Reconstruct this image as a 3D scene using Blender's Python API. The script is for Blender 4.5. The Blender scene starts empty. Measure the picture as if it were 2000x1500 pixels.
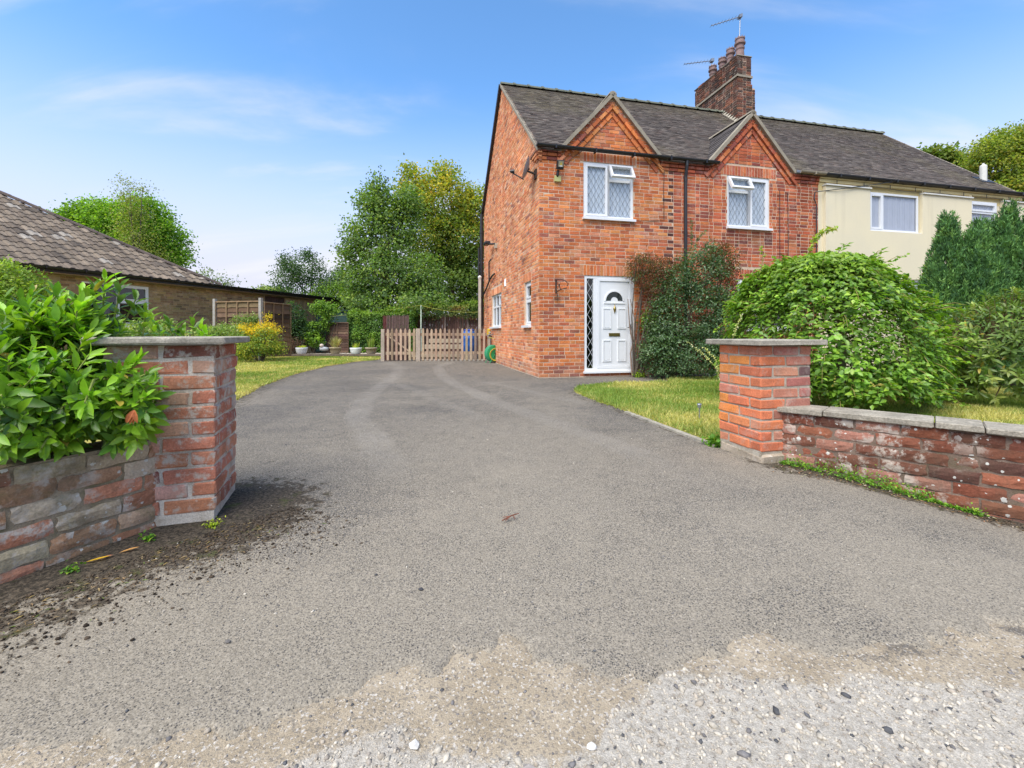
import bpy, math, random
import numpy as np
from mathutils import Vector, noise as mnoise

random.seed(7)
R = np.random.default_rng(7)
S = bpy.context.scene
COL = S.collection

# ------------------------------------------------------------------ camera
CAMZ = 0.96
FPX = 863.0
cam = bpy.data.cameras.new('camera')
cam.sensor_width = 36.0
cam.lens = FPX / 2000.0 * 36.0
cam.shift_y = -0.05
cam.clip_start = 0.05
cam.clip_end = 2000
camo = bpy.data.objects.new('camera', cam)
COL.objects.link(camo)
camo.location = (0, 0, CAMZ)
camo.rotation_euler = (math.radians(90), 0, 0)
S.camera = camo

# ------------------------------------------------------------------ light
SUN_DIR = Vector((-0.30, -0.46, 0.84)).normalized()
elev = math.asin(SUN_DIR.z)
sun = bpy.data.lights.new('sun', 'SUN')
sun.energy = 1.5
sun.angle = math.radians(55)
sun.color = (1.0, 0.93, 0.82)
suno = bpy.data.objects.new('sun', sun)
COL.objects.link(suno)
suno.rotation_euler = SUN_DIR.to_track_quat('Z', 'Y').to_euler()

world = bpy.data.worlds.new('World')
S.world = world
world.use_nodes = True
wt = world.node_tree
wt.nodes.clear()


def wn(t, **kw):
    n = wt.nodes.new(t)
    for k, v in kw.items():
        setattr(n, k, v)
    return n


w_out = wn('ShaderNodeOutputWorld')
w_bg = wn('ShaderNodeBackground')
w_bg.inputs['Strength'].default_value = 0.08
w_sky = wn('ShaderNodeTexSky', sky_type='NISHITA', sun_disc=False)
w_sky.sun_elevation = elev
w_sky.sun_rotation = math.atan2(SUN_DIR.x, SUN_DIR.y)
w_sky.altitude = 50
w_sky.air_density = 0.6
w_sky.dust_density = 0.0
w_sky.ozone_density = 1.0
w_tc = wn('ShaderNodeTexCoord')
w_sep = wn('ShaderNodeSeparateXYZ')
wt.links.new(w_tc.outputs['Generated'], w_sep.inputs[0])
# thin high cloud: noise on the direction projected to a plane overhead
w_add = wn('ShaderNodeMath', operation='ADD')
w_add.inputs[1].default_value = 0.22
wt.links.new(w_sep.outputs['Z'], w_add.inputs[0])
w_dx = wn('ShaderNodeMath', operation='DIVIDE')
w_dy = wn('ShaderNodeMath', operation='DIVIDE')
for d, c in ((w_dx, 'X'), (w_dy, 'Y')):
    wt.links.new(w_sep.outputs[c], d.inputs[0])
    wt.links.new(w_add.outputs[0], d.inputs[1])
w_comb = wn('ShaderNodeCombineXYZ')
wt.links.new(w_dx.outputs[0], w_comb.inputs['X'])
wt.links.new(w_dy.outputs[0], w_comb.inputs['Y'])
w_map = wn('ShaderNodeMapping')
w_map.inputs['Scale'].default_value = (0.50, 1.7, 1)
w_map.inputs['Rotation'].default_value = (0, 0, 0.35)
w_map.inputs['Location'].default_value = (1.1, 5.7, 0)
wt.links.new(w_comb.outputs[0], w_map.inputs[0])
w_noise = wn('ShaderNodeTexNoise')
w_noise.inputs['Scale'].default_value = 1.4
w_noise.inputs['Detail'].default_value = 9
w_noise.inputs['Roughness'].default_value = 0.52
w_noise.inputs['Distortion'].default_value = 0.5
wt.links.new(w_map.outputs[0], w_noise.inputs['Vector'])
w_ramp = wn('ShaderNodeMapRange', interpolation_type='SMOOTHERSTEP')
w_ramp.inputs['From Min'].default_value = 0.46
w_ramp.inputs['From Max'].default_value = 0.74
w_ramp.inputs['To Max'].default_value = 0.8
wt.links.new(w_noise.outputs['Fac'], w_ramp.inputs['Value'])
# pale veil towards the horizon
w_hor = wn('ShaderNodeMapRange', interpolation_type='SMOOTHSTEP')
w_hor.inputs['From Min'].default_value = 0.50
w_hor.inputs['From Max'].default_value = 0.08
w_hor.inputs['To Max'].default_value = 0.97
wt.links.new(w_sep.outputs['Z'], w_hor.inputs['Value'])
w_tint = wn('ShaderNodeMix', data_type='RGBA', blend_type='MULTIPLY')
w_tint.inputs['Factor'].default_value = 1.0
w_tint.inputs['B'].default_value = (0.82, 1.15, 1.26, 1)
wt.links.new(w_sky.outputs[0], w_tint.inputs['A'])
w_mix = wn('ShaderNodeMix', data_type='RGBA')
w_mix.inputs['B'].default_value = (2.45, 2.42, 2.88, 1)
wt.links.new(w_hor.outputs[0], w_mix.inputs['Factor'])
wt.links.new(w_tint.outputs['Result'], w_mix.inputs['A'])
w_cl = wn('ShaderNodeMix', data_type='RGBA')
w_cl.inputs['B'].default_value = (2.75, 2.78, 2.95, 1)
wt.links.new(w_ramp.outputs[0], w_cl.inputs['Factor'])
wt.links.new(w_mix.outputs['Result'], w_cl.inputs['A'])
wt.links.new(w_cl.outputs['Result'], w_bg.inputs['Color'])
wt.links.new(w_bg.outputs[0], w_out.inputs[0])

S.view_settings.view_transform = 'Standard'
S.view_settings.look = 'None'
S.view_settings.exposure = 2.10
S.view_settings.gamma = 1.0
S.view_settings.use_curve_mapping = False
S.render.engine = 'CYCLES'
S.cycles.max_bounces = 6
S.cycles.diffuse_bounces = 3
S.cycles.glossy_bounces = 3
S.cycles.transmission_bounces = 4
S.cycles.transparent_max_bounces = 8
S.cycles.use_denoising = True


# ------------------------------------------------------------------ helpers
def A3(*v):
    return np.array(v, dtype=float)


def at(px, py, Y):
    """a place in metres that stands at depth Y (planning coordinates of a 2000 px wide survey picture)"""
    return A3((px - 1000) / FPX * Y, Y, CAMZ + (650 - py) / FPX * Y)


def on_ground(px, py, z=0.0):
    return at(px, py, FPX * (CAMZ - z) / (py - 650))


def seen(p):
    """how far a piece is from where the picture is taken; pieces that fall outside the picture rank last"""
    y = max(p[1], 0.05)
    px = 1000 + FPX * p[0] / y
    py = 650 - FPX * (p[2] - CAMZ) / y
    d = math.sqrt(p[0] ** 2 + p[1] ** 2 + (p[2] - CAMZ) ** 2)
    if p[1] < 0.3 or px < -20 or px > 2020 or py < -20 or py > 1520:
        d += 1000
    return d, px, py


WL = {}


def wl(o):
    return WL.get(o.name, np.zeros(3)) if o else np.zeros(3)


def link(o, parent=None, loc=None):
    COL.objects.link(o)
    loc = np.zeros(3) if loc is None else np.asarray(loc, float)
    WL[o.name] = loc
    if parent is not None:
        o.parent = parent
        o.location = loc - wl(parent)
    else:
        o.location = loc
    return o


def tag(o, label=None, cat=None, group=None, kind=None):
    if label:
        o['label'] = label
    if cat:
        o['category'] = cat
    if group:
        o['group'] = group
    if kind:
        o['kind'] = kind
    return o


def thing(name, label, cat, loc, group=None):
    o = bpy.data.objects.new(name, None)
    o.empty_display_size = 0.1
    link(o, None, loc)
    return tag(o, label, cat, group)


def node(name, parent, loc):
    o = bpy.data.objects.new(name, None)
    o.empty_display_size = 0.1
    return link(o, parent, loc)


def set_tint(me, tint):
    n = len(me.vertices)
    at_ = me.color_attributes.new('tint', 'FLOAT_COLOR', 'POINT')
    t = np.ones((n, 4), dtype=np.float32)
    t[:, :3] = tint
    at_.data.foreach_set('color', t.ravel())


def mobj(name, V, F, mat, parent=None, tint=None, smooth=False, loc=None):
    """one mesh object from vertices in world metres and a list of faces"""
    V = np.asarray(V, float)
    if loc is None:
        lo, hi = V.min(0), V.max(0)
        loc = (lo + hi) / 2
        loc[2] = lo[2]
    me = bpy.data.meshes.new(name)
    me.from_pydata((V - loc).tolist(), [], [tuple(int(i) for i in f) for f in F])
    if tint is not None:
        set_tint(me, tint)
    if smooth:
        me.polygons.foreach_set('use_smooth', [True] * len(me.polygons))
    if mat:
        me.materials.append(mat)
    me.update()
    return link(bpy.data.objects.new(name, me), parent, loc)


def tmesh(name, V, T, mat, parent=None, tint=None, smooth=False, loc=None):
    """fast version for big triangle arrays"""
    V = np.asarray(V, np.float32)
    T = np.asarray(T, np.int32)
    if loc is None:
        lo, hi = V.min(0), V.max(0)
        loc = (lo + hi) / 2
        loc[2] = lo[2]
    loc = np.asarray(loc, float)
    me = bpy.data.meshes.new(name)
    k = T.shape[1]
    me.vertices.add(len(V))
    me.vertices.foreach_set('co', (V - loc).astype(np.float32).ravel())
    me.loops.add(T.size)
    me.loops.foreach_set('vertex_index', T.ravel())
    me.polygons.add(len(T))
    me.polygons.foreach_set('loop_start', np.arange(0, T.size, k, dtype=np.int32))
    me.polygons.foreach_set('loop_total', np.full(len(T), k, dtype=np.int32))
    if smooth:
        me.polygons.foreach_set('use_smooth', np.ones(len(T), dtype=bool))
    me.update(calc_edges=True)
    if tint is not None:
        set_tint(me, tint)
    if mat:
        me.materials.append(mat)
    return link(bpy.data.objects.new(name, me), parent, loc)


class MB:
    """collects shapes for ONE mesh"""

    def __init__(self):
        self.V, self.F, self.T, self.n = [], [], [], 0

    def add(self, V, F, tint=(1, 1, 1)):
        V = np.asarray(V, float)
        self.V.append(V)
        self.F += [tuple(i + self.n for i in f) for f in F]
        self.T.append(np.tile(np.asarray(tint, float), (len(V), 1)))
        self.n += len(V)
        return self

    def box(self, fr, a0, a1, z0, z1, n0, n1, tint=(1, 1, 1)):
        V, F = fbox(fr, a0, a1, z0, z1, n0, n1)
        return self.add(V, F, tint)

    def tube(self, pts, r, seg=8, tint=(1, 1, 1), cap=True):
        V, F = tube(pts, r, seg, cap)
        return self.add(V, F, tint)

    def lathe(self, c, prof, seg=16, tint=(1, 1, 1)):
        V, F = lathe(c, prof, seg)
        return self.add(V, F, tint)

    def build(self, name, mat, parent=None, smooth=False, loc=None):
        return mobj(name, np.vstack(self.V), self.F, mat, parent, np.vstack(self.T), smooth, loc)


class Frame:
    """a wall plane: a along U, z up, n outwards"""

    def __init__(self, O, U, N, Z=(0, 0, 1)):
        self.O, self.U, self.N, self.Z = (np.asarray(q, float) for q in (O, U, N, Z))

    def p(self, a, z, n=0.0):
        a, z, n = np.broadcast_arrays(np.asarray(a, float), np.asarray(z, float), np.asarray(n, float))
        return self.O + a[..., None] * self.U + z[..., None] * self.Z + n[..., None] * self.N


XY = Frame((0, 0, 0), (1, 0, 0), (0, -1, 0))


def fbox(fr, a0, a1, z0, z1, n0, n1):
    V = fr.p([a0, a1, a1, a0, a0, a1, a1, a0], [z0, z0, z1, z1, z0, z0, z1, z1], [n1, n1, n1, n1, n0, n0, n0, n0])
    F = [(0, 1, 2, 3), (5, 4, 7, 6), (4, 0, 3, 7), (1, 5, 6, 2), (3, 2, 6, 7), (4, 5, 1, 0)]
    return V, F


def tube(pts, r, seg=8, cap=True):
    pts = np.asarray(pts, float)
    n = len(pts)
    r = np.broadcast_to(np.asarray(r, float), (n,))
    d = np.gradient(pts, axis=0)
    d /= np.linalg.norm(d, axis=1)[:, None] + 1e-9
    up = A3(0, 0, 1) if abs(d[0][2]) < 0.9 else A3(1, 0, 0)
    V = []
    x = np.cross(up, d[0])
    for i in range(n):
        x = x - d[i] * np.dot(x, d[i])
        x /= np.linalg.norm(x) + 1e-9
        y = np.cross(d[i], x)
        for k in range(seg):
            t = 2 * math.pi * k / seg
            V.append(pts[i] + r[i] * (math.cos(t) * x + math.sin(t) * y))
    F = []
    for i in range(n - 1):
        for k in range(seg):
            k2 = (k + 1) % seg
            F.append((i * seg + k, i * seg + k2, (i + 1) * seg + k2, (i + 1) * seg + k))
    if cap:
        F.append(tuple(range(seg))[::-1])
        F.append(tuple((n - 1) * seg + k for k in range(seg)))
    return np.array(V), F


def lathe(c, prof, seg=16):
    V, F = [], []
    for r, z in prof:
        for k in range(seg):
            t = 2 * math.pi * k / seg
            V.append((c[0] + r * math.cos(t), c[1] + r * math.sin(t), c[2] + z))
    for i in range(len(prof) - 1):
        for k in range(seg):
            k2 = (k + 1) % seg
            F.append((i * seg + k, i * seg + k2, (i + 1) * seg + k2, (i + 1) * seg + k))
    F.append(tuple(range(seg))[::-1])
    F.append(tuple((len(prof) - 1) * seg + k for k in range(seg)))
    return np.array(V), F


class Pieces:
    """alike pieces: the ones that show largest become parts of their own, the rest one part of kind stuff"""

    def __init__(self):
        self.L = []

    def add(self, V, F, tint, key=None):
        V = np.asarray(V, float)
        self.L.append((V, F, tint, seen(V.mean(0))[0] if key is None else key))

    def emit(self, name, rest, mat, parent, limit=300, smooth=False):
        L = sorted(self.L, key=lambda q: q[3])
        nin = sum(1 for q in L if q[3] < 900)
        k = min(limit, nin)
        for V, F, t, _ in L[:k]:
            mobj(name, V, F, mat, parent, t, smooth, V.mean(0))
        if len(L) > k:
            mb = MB()
            for V, F, t, _ in L[k:]:
                mb.add(V, F, t)
            o = mb.build(rest, mat, parent, smooth)
            o['kind'] = 'stuff'


# ------------------------------------------------------------------ materials
def newmat(name):
    m = bpy.data.materials.new(name)
    m.use_nodes = True
    t = m.node_tree
    t.nodes.clear()
    out = t.nodes.new('ShaderNodeOutputMaterial')
    b = t.nodes.new('ShaderNodeBsdfPrincipled')
    t.links.new(b.outputs[0], out.inputs[0])
    return m, t, b, out


class NT:
    def __init__(self, t):
        self.t = t
        tc = t.nodes.new('ShaderNodeTexCoord')
        self.obj = tc.outputs['Object']
        g = t.nodes.new('ShaderNodeNewGeometry')
        self.pos = g.outputs['Position']
        self.normal = g.outputs['Normal']

    def link(self, a, b):
        self.t.links.new(a, b)

    def val(self, inp, v):
        if hasattr(v, 'is_linked'):
            self.link(v, inp)
        else:
            inp.default_value = v

    def noise(self, scale, detail=4, rough=0.55, vec=None, dist=0.0, out='Fac'):
        n = self.t.nodes.new('ShaderNodeTexNoise')
        n.inputs['Scale'].default_value = scale
        n.inputs['Detail'].default_value = detail
        n.inputs['Roughness'].default_value = rough
        n.inputs['Distortion'].default_value = dist
        self.link(vec or self.pos, n.inputs['Vector'])
        return n.outputs[out]

    def voro(self, scale, feature='F1', out='Distance', vec=None, rand=1.0):
        n = self.t.nodes.new('ShaderNodeTexVoronoi')
        n.feature = feature
        n.inputs['Scale'].default_value = scale
        n.inputs['Randomness'].default_value = rand
        self.link(vec or self.pos, n.inputs['Vector'])
        return n.outputs[out]

    def scale(self, vec, s):
        n = self.t.nodes.new('ShaderNodeMapping')
        n.inputs['Scale'].default_value = s
        self.link(vec, n.inputs[0])
        return n.outputs[0]

    def ramp(self, v, a, b, lo=0.0, hi=1.0, smooth=True):
        n = self.t.nodes.new('ShaderNodeMapRange')
        if smooth:
            n.interpolation_type = 'SMOOTHSTEP'
        n.inputs['From Min'].default_value = a
        n.inputs['From Max'].default_value = b
        n.inputs['To Min'].default_value = lo
        n.inputs['To Max'].default_value = hi
        self.link(v, n.inputs['Value'])
        return n.outputs[0]

    def math(self, op, a, b=0.0):
        n = self.t.nodes.new('ShaderNodeMath')
        n.operation = op
        self.val(n.inputs[0], a)
        self.val(n.inputs[1], b)
        return n.outputs[0]

    def mix(self, f, a, b, blend='MIX'):
        n = self.t.nodes.new('ShaderNodeMix')
        n.data_type = 'RGBA'
        n.blend_type = blend
        self.val(n.inputs['Factor'], f)
        for s, v in (('A', a), ('B', b)):
            if not hasattr(v, 'is_linked') and len(v) == 3:
                v = (*v, 1)
            self.val(n.inputs[s], v)
        return n.outputs['Result']

    def grey(self, v):
        n = self.t.nodes.new('ShaderNodeCombineColor')
        for i in range(3):
            self.link(v, n.inputs[i])
        return n.outputs[0]

    def attr(self, name, out='Color'):
        n = self.t.nodes.new('ShaderNodeAttribute')
        n.attribute_name = name
        return n.outputs[out]

    def sep(self, v):
        n = self.t.nodes.new('ShaderNodeSeparateXYZ')
        self.link(v, n.inputs[0])
        return n.outputs

    def bump(self, h, strength, dist, prev=None):
        n = self.t.nodes.new('ShaderNodeBump')
        n.inputs['Strength'].default_value = strength
        n.inputs['Distance'].default_value = dist
        self.link(h, n.inputs['Height'])
        if prev:
            self.link(prev, n.inputs['Normal'])
        return n.outputs[0]


def pm(name, base='tint', rough=0.75, var=(6, 0.3), fine=(60, 0.25), bump=(80, 0.3, 0.003), spec=0.3, metal=0.0):
    m, t, b, out = newmat(name)
    n = NT(t)
    c = n.attr('tint') if base == 'tint' else n.mix(0.0, base, base)
    if var:
        f = n.ramp(n.noise(var[0], 5), 0.25, 0.75, 1 - var[1], 1 + var[1], False)
        c = n.mix(1.0, c, n.grey(f), 'MULTIPLY')
    if fine:
        f = n.ramp(n.noise(fine[0], 3), 0.25, 0.75, 1 - fine[1], 1 + fine[1], False)
        c = n.mix(1.0, c, n.grey(f), 'MULTIPLY')
    n.link(c, b.inputs['Base Color'])
    b.inputs['Roughness'].default_value = rough
    b.inputs['Specular IOR Level'].default_value = spec
    b.inputs['Metallic'].default_value = metal
    if bump:
        n.link(n.bump(n.noise(bump[0], 4), bump[1], bump[2]), b.inputs['Normal'])
    return m


def brick_mat(name, white=0.0, grime=0.0, lichen=0.0, fine=70, mossy=0.0, cover=0.40):
    m, t, b, out = newmat(name)
    n = NT(t)
    c = n.attr('tint')
    f = n.ramp(n.noise(9, 5), 0.25, 0.75, 0.82, 1.18, False)
    c = n.mix(1.0, c, n.grey(f), 'MULTIPLY')
    # weathering in broad patches and rain streaks
    f = n.math('MULTIPLY', n.ramp(n.noise(0.8, 4), 0.3, 0.7, 0.86, 1.14, False), n.ramp(n.noise(1.0, 5, 0.6, n.scale(n.pos, (2.6, 2.6, 0.22))), 0.3, 0.7, 0.88, 1.12, False))
    c = n.mix(1.0, c, n.grey(f), 'MULTIPLY')
    f = n.ramp(n.noise(fine, 3), 0.25, 0.75, 0.76, 1.24, False)
    c = n.mix(1.0, c, n.grey(f), 'MULTIPLY')
    # darker fire marks and pits
    c = n.mix(n.ramp(n.noise(24, 4, 0.6), 0.60, 0.72, 0, 0.35), c, (0.09, 0.045, 0.035))
    if white:
        w = n.math('MULTIPLY', n.ramp(n.noise(8.5, 7, 0.75), 0.49, 0.60), n.ramp(n.noise(2.3, 2), cover, cover + 0.18))
        c = n.mix(n.math('MULTIPLY', w, white), c, (0.51, 0.45, 0.375))
    if grime:
        g = n.ramp(n.noise(4.0, 6, 0.68), 0.42, 0.66)
        c = n.mix(n.math('MULTIPLY', g, grime), c, (0.115, 0.092, 0.062))
    if mossy:
        g = n.ramp(n.noise(6.0, 6, 0.7), 0.52, 0.68)
        c = n.mix(n.math('MULTIPLY', g, mossy), c, (0.10, 0.105, 0.03))
    if lichen:
        for sc_, lo_ in ((22, 0.80), (48, 0.74)):
            d = n.voro(sc_)
            cell = n.sep(n.voro(sc_, out='Color'))[0]
            lim = n.ramp(cell, lo_, 1.0, 0.0, 0.40, False)
            edge = n.math('ADD', d, n.ramp(n.noise(150, 3), 0, 1, -0.2, 0.2, False))
            s = n.math('MULTIPLY', n.math('LESS_THAN', edge, lim), n.ramp(n.noise(3.1, 3), 0.42, 0.55))
            c = n.mix(n.math('MULTIPLY', s, lichen), c, (0.56, 0.55, 0.49))
    n.link(c, b.inputs['Base Color'])
    b.inputs['Roughness'].default_value = 0.92
    b.inputs['Specular IOR Level'].default_value = 0.15
    h = n.math('ADD', n.noise(45, 5, 0.6), n.math('MULTIPLY', n.noise(190, 3), 0.5))
    n.link(n.bump(h, 0.55, 0.006), b.inputs['Normal'])
    return m


def leaf_mat(name, gloss=0.45, trans=0.35, spec=0.35, boost=1.55):
    m, t, b, out = newmat(name)
    n = NT(t)
    c = n.mix(1.0, n.attr('tint'), (boost, boost, boost), 'MULTIPLY')
    f = n.ramp(n.noise(25, 2), 0.25, 0.75, 0.82, 1.18, False)
    c = n.mix(1.0, c, n.grey(f), 'MULTIPLY')
    n.link(c, b.inputs['Base Color'])
    b.inputs['Roughness'].default_value = gloss
    b.inputs['Specular IOR Level'].default_value = spec
    tr = t.nodes.new('ShaderNodeBsdfTranslucent')
    ct = n.mix(1.0, c, (1.5, 1.65, 0.55), 'MULTIPLY')
    n.link(ct, tr.inputs['Color'])
    ms = t.nodes.new('ShaderNodeMixShader')
    ms.inputs[0].default_value = trans
    n.link(b.outputs[0], ms.inputs[1])
    n.link(tr.outputs[0], ms.inputs[2])
    n.link(ms.outputs[0], out.inputs[0])
    return m


def glass_mat(name, tint=(0.95, 0.97, 0.98), refl=1.5):
    m, t, b, out = newmat(name)
    t.nodes.remove(b)
    g = t.nodes.new('ShaderNodeBsdfGlossy')
    g.inputs['Roughness'].default_value = 0.01
    tr = t.nodes.new('ShaderNodeBsdfTransparent')
    tr.inputs['Color'].default_value = (*tint, 1)
    lw = t.nodes.new('ShaderNodeLayerWeight')
    lw.inputs['Blend'].default_value = 0.5
    pw = t.nodes.new('ShaderNodeMath')
    pw.operation = 'POWER'
    pw.inputs[1].default_value = 4.0
    t.links.new(lw.outputs['Facing'], pw.inputs[0])
    fr = t.nodes.new('ShaderNodeMath')
    fr.operation = 'MULTIPLY_ADD'
    fr.inputs[1].default_value = 0.85
    fr.inputs[2].default_value = 0.05 * refl
    t.links.new(pw.outputs[0], fr.inputs[0])
    ms = t.nodes.new('ShaderNodeMixShader')
    t.links.new(fr.outputs[0], ms.inputs[0])
    t.links.new(tr.outputs[0], ms.inputs[1])
    t.links.new(g.outputs[0], ms.inputs[2])
    t.links.new(ms.outputs[0], out.inputs[0])
    return m


def mortar_mat(name, col, dirt, scale=5, amt=0.6, moss=0.0):
    m, t, b, out = newmat(name)
    n = NT(t)
    c = n.mix(n.ramp(n.noise(scale, 6, 0.65), 0.4, 0.65, 0, amt), col, dirt)
    f = n.ramp(n.noise(160, 3), 0.25, 0.75, 0.72, 1.28, False)
    c = n.mix(1.0, c, n.grey(f), 'MULTIPLY')
    if moss:
        c = n.mix(n.math('MULTIPLY', n.ramp(n.noise(5, 6, 0.7), 0.5, 0.66), moss), c, (0.09, 0.10, 0.025))
    n.link(c, b.inputs['Base Color'])
    b.inputs['Roughness'].default_value = 0.95
    b.inputs['Specular IOR Level'].default_value = 0.1
    n.link(n.bump(n.noise(120, 5, 0.65), 0.7, 0.006), b.inputs['Normal'])
    return m


M = {}
M['brick'] = brick_mat('brick_house', white=0.28, fine=55, cover=0.46)
M['brick_pillar'] = brick_mat('brick_pillar', white=0.35, grime=0.12, fine=110)
M['brick_left'] = brick_mat('brick_weathered', white=0.9, grime=0.3, fine=110, lichen=0.4, cover=0.06)
M['brick_lowwall'] = brick_mat('brick_grimy', white=0.9, grime=0.6, fine=110, lichen=0.8, mossy=0.4)
M['brick_rightwall'] = brick_mat('brick_lichen', white=0.75, grime=0.30, fine=110, lichen=0.9)
M['mortar'] = mortar_mat('mortar_sand', (0.62, 0.47, 0.34), (0.50, 0.36, 0.26))
M['mortar_grey'] = mortar_mat('mortar_grey', (0.46, 0.405, 0.32), (0.26, 0.21, 0.15), 9, 0.8)
M['mortar_left'] = mortar_mat('mortar_smeared', (0.56, 0.50, 0.42), (0.33, 0.27, 0.20), 7, 0.8)
M['mortar_dark'] = mortar_mat('mortar_dark', (0.31, 0.25, 0.17), (0.19, 0.145, 0.09), moss=0.4)
M['mortar_rw'] = mortar_mat('mortar_brown', (0.20, 0.145, 0.11), (0.125, 0.085, 0.063), moss=0.2)
M['mortar_buff'] = mortar_mat('mortar_buff', (0.36, 0.28, 0.18), (0.27, 0.22, 0.11))
M['tile'] = pm('clay_tile', rough=0.9, var=(3, 0.22), fine=(45, 0.35), bump=(70, 0.5, 0.004), spec=0.15)
M['wood'] = pm('weathered_wood', rough=0.85, var=(7, 0.2), fine=(40, 0.22), bump=(60, 0.4, 0.004), spec=0.2)
M['upvc'] = pm('white_upvc', (0.73, 0.74, 0.745), rough=0.32, var=(2, 0.03), fine=None, bump=None, spec=0.45)
M['render'] = pm('cream_render', (0.70, 0.615, 0.40), rough=0.95, var=(1.2, 0.06), fine=(140, 0.09), bump=(260, 0.5, 0.004), spec=0.1)
def render_wall():
    m, t, b, out = newmat('cream_render_stained')
    n = NT(t)
    c = n.mix(n.ramp(n.noise(0.7, 5), 0.35, 0.65), (0.72, 0.64, 0.45), (0.68, 0.61, 0.445))
    st = n.noise(1.0, 6, 0.62, n.scale(n.pos, (3.2, 3.2, 0.28)))
    c = n.mix(n.ramp(st, 0.54, 0.74, 0, 0.22), c, (0.48, 0.42, 0.30))
    c = n.mix(1.0, c, n.grey(n.ramp(n.noise(150, 3), 0.25, 0.75, 0.91, 1.09, False)), 'MULTIPLY')
    n.link(c, b.inputs['Base Color'])
    b.inputs['Roughness'].default_value = 0.95
    b.inputs['Specular IOR Level'].default_value = 0.1
    n.link(n.bump(n.noise(260, 4), 0.5, 0.004), b.inputs['Normal'])
    return m


M['render'] = render_wall()
M['render_old'] = pm('yellow_paint', (0.62, 0.50, 0.25), rough=0.9, var=(3, 0.12), fine=(60, 0.1), bump=(120, 0.3, 0.003), spec=0.1)
M['white_trim'] = pm('white_trim', (0.62, 0.61, 0.56), rough=0.5, var=(4, 0.06), fine=None, bump=None)
M['glass'] = glass_mat('glass', (0.96, 0.975, 0.985), 1.6)
M['glass_dark'] = glass_mat('glass_side', (0.62, 0.66, 0.66), 1.55)
M['lead'] = pm('lead', (0.15, 0.17, 0.19), rough=0.5, var=None, fine=None, bump=None)
M['lead_white'] = pm('bright_lead', (0.55, 0.57, 0.58), rough=0.45, var=None, fine=None, bump=None)
M['curtain'] = pm('net_curtain', (0.56, 0.61, 0.66), rough=0.9, var=(5, 0.05), fine=None, bump=(30, 0.2, 0.02))
M['blind'] = pm('grey_blind', (0.42, 0.44, 0.50), rough=0.9, var=(5, 0.05), fine=None, bump=None)
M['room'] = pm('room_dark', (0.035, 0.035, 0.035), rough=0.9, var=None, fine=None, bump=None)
M['black'] = pm('black_plastic', (0.018, 0.019, 0.021), rough=0.42, var=(5, 0.2), fine=None, bump=None, spec=0.45)
M['concrete'] = pm('concrete', (0.33, 0.30, 0.24), rough=0.92, var=(12, 0.34), fine=(120, 0.35), bump=(160, 0.6, 0.004), spec=0.15)
M['coping'] = pm('coping', (0.30, 0.27, 0.215), rough=0.95, var=(11, 0.35), fine=(90, 0.4), bump=(120, 0.7, 0.005), spec=0.1)
M['cement'] = pm('cement', (0.29, 0.255, 0.195), rough=0.92, var=(5, 0.2), fine=(60, 0.2), bump=(80, 0.4, 0.005), spec=0.15)
M['brass'] = pm('old_brass', (0.32, 0.24, 0.08), rough=0.35, var=(20, 0.2), fine=None, bump=None, metal=0.85)
M['steel'] = pm('steel', (0.30, 0.31, 0.32), rough=0.4, var=(9, 0.15), fine=None, bump=None, metal=0.7)
M['rust'] = pm('rusty_iron', (0.05, 0.035, 0.028), rough=0.8, var=(30, 0.3), fine=None, bump=None)
M['paint'] = pm('coloured_plastic', 'tint', rough=0.4, var=(8, 0.1), fine=None, bump=None, spec=0.45)
M['matte'] = pm('matte_surface', 'tint', rough=0.85, var=(10, 0.2), fine=(50, 0.15), bump=(60, 0.3, 0.003), spec=0.2)
M['bark'] = pm('bark', (0.105, 0.085, 0.065), rough=0.95, var=(8, 0.3), fine=(40, 0.3), bump=(40, 0.8, 0.01), spec=0.1)
M['twig'] = pm('twig', 'tint', rough=0.85, var=(12, 0.2), fine=None, bump=None, spec=0.15)
M['leaf'] = leaf_mat('leaf_soft', 0.55, 0.35, 0.25)
M['leaf_gloss'] = leaf_mat('leaf_glossy', 0.36, 0.30, 0.42)
M['leaf_far'] = leaf_mat('leaf_tree', 0.6, 0.42, 0.2, 1.75)
M['needle'] = leaf_mat('needle', 0.65, 0.18, 0.2)
M['stone'] = pm('stone', 'tint', rough=0.85, var=(30, 0.15), fine=(200, 0.2), bump=(140, 0.4, 0.002), spec=0.2)
M['soil'] = pm('soil', (0.085, 0.062, 0.042), rough=0.95, var=(5, 0.35), fine=(60, 0.4), bump=(50, 0.9, 0.02), spec=0.05)


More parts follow.
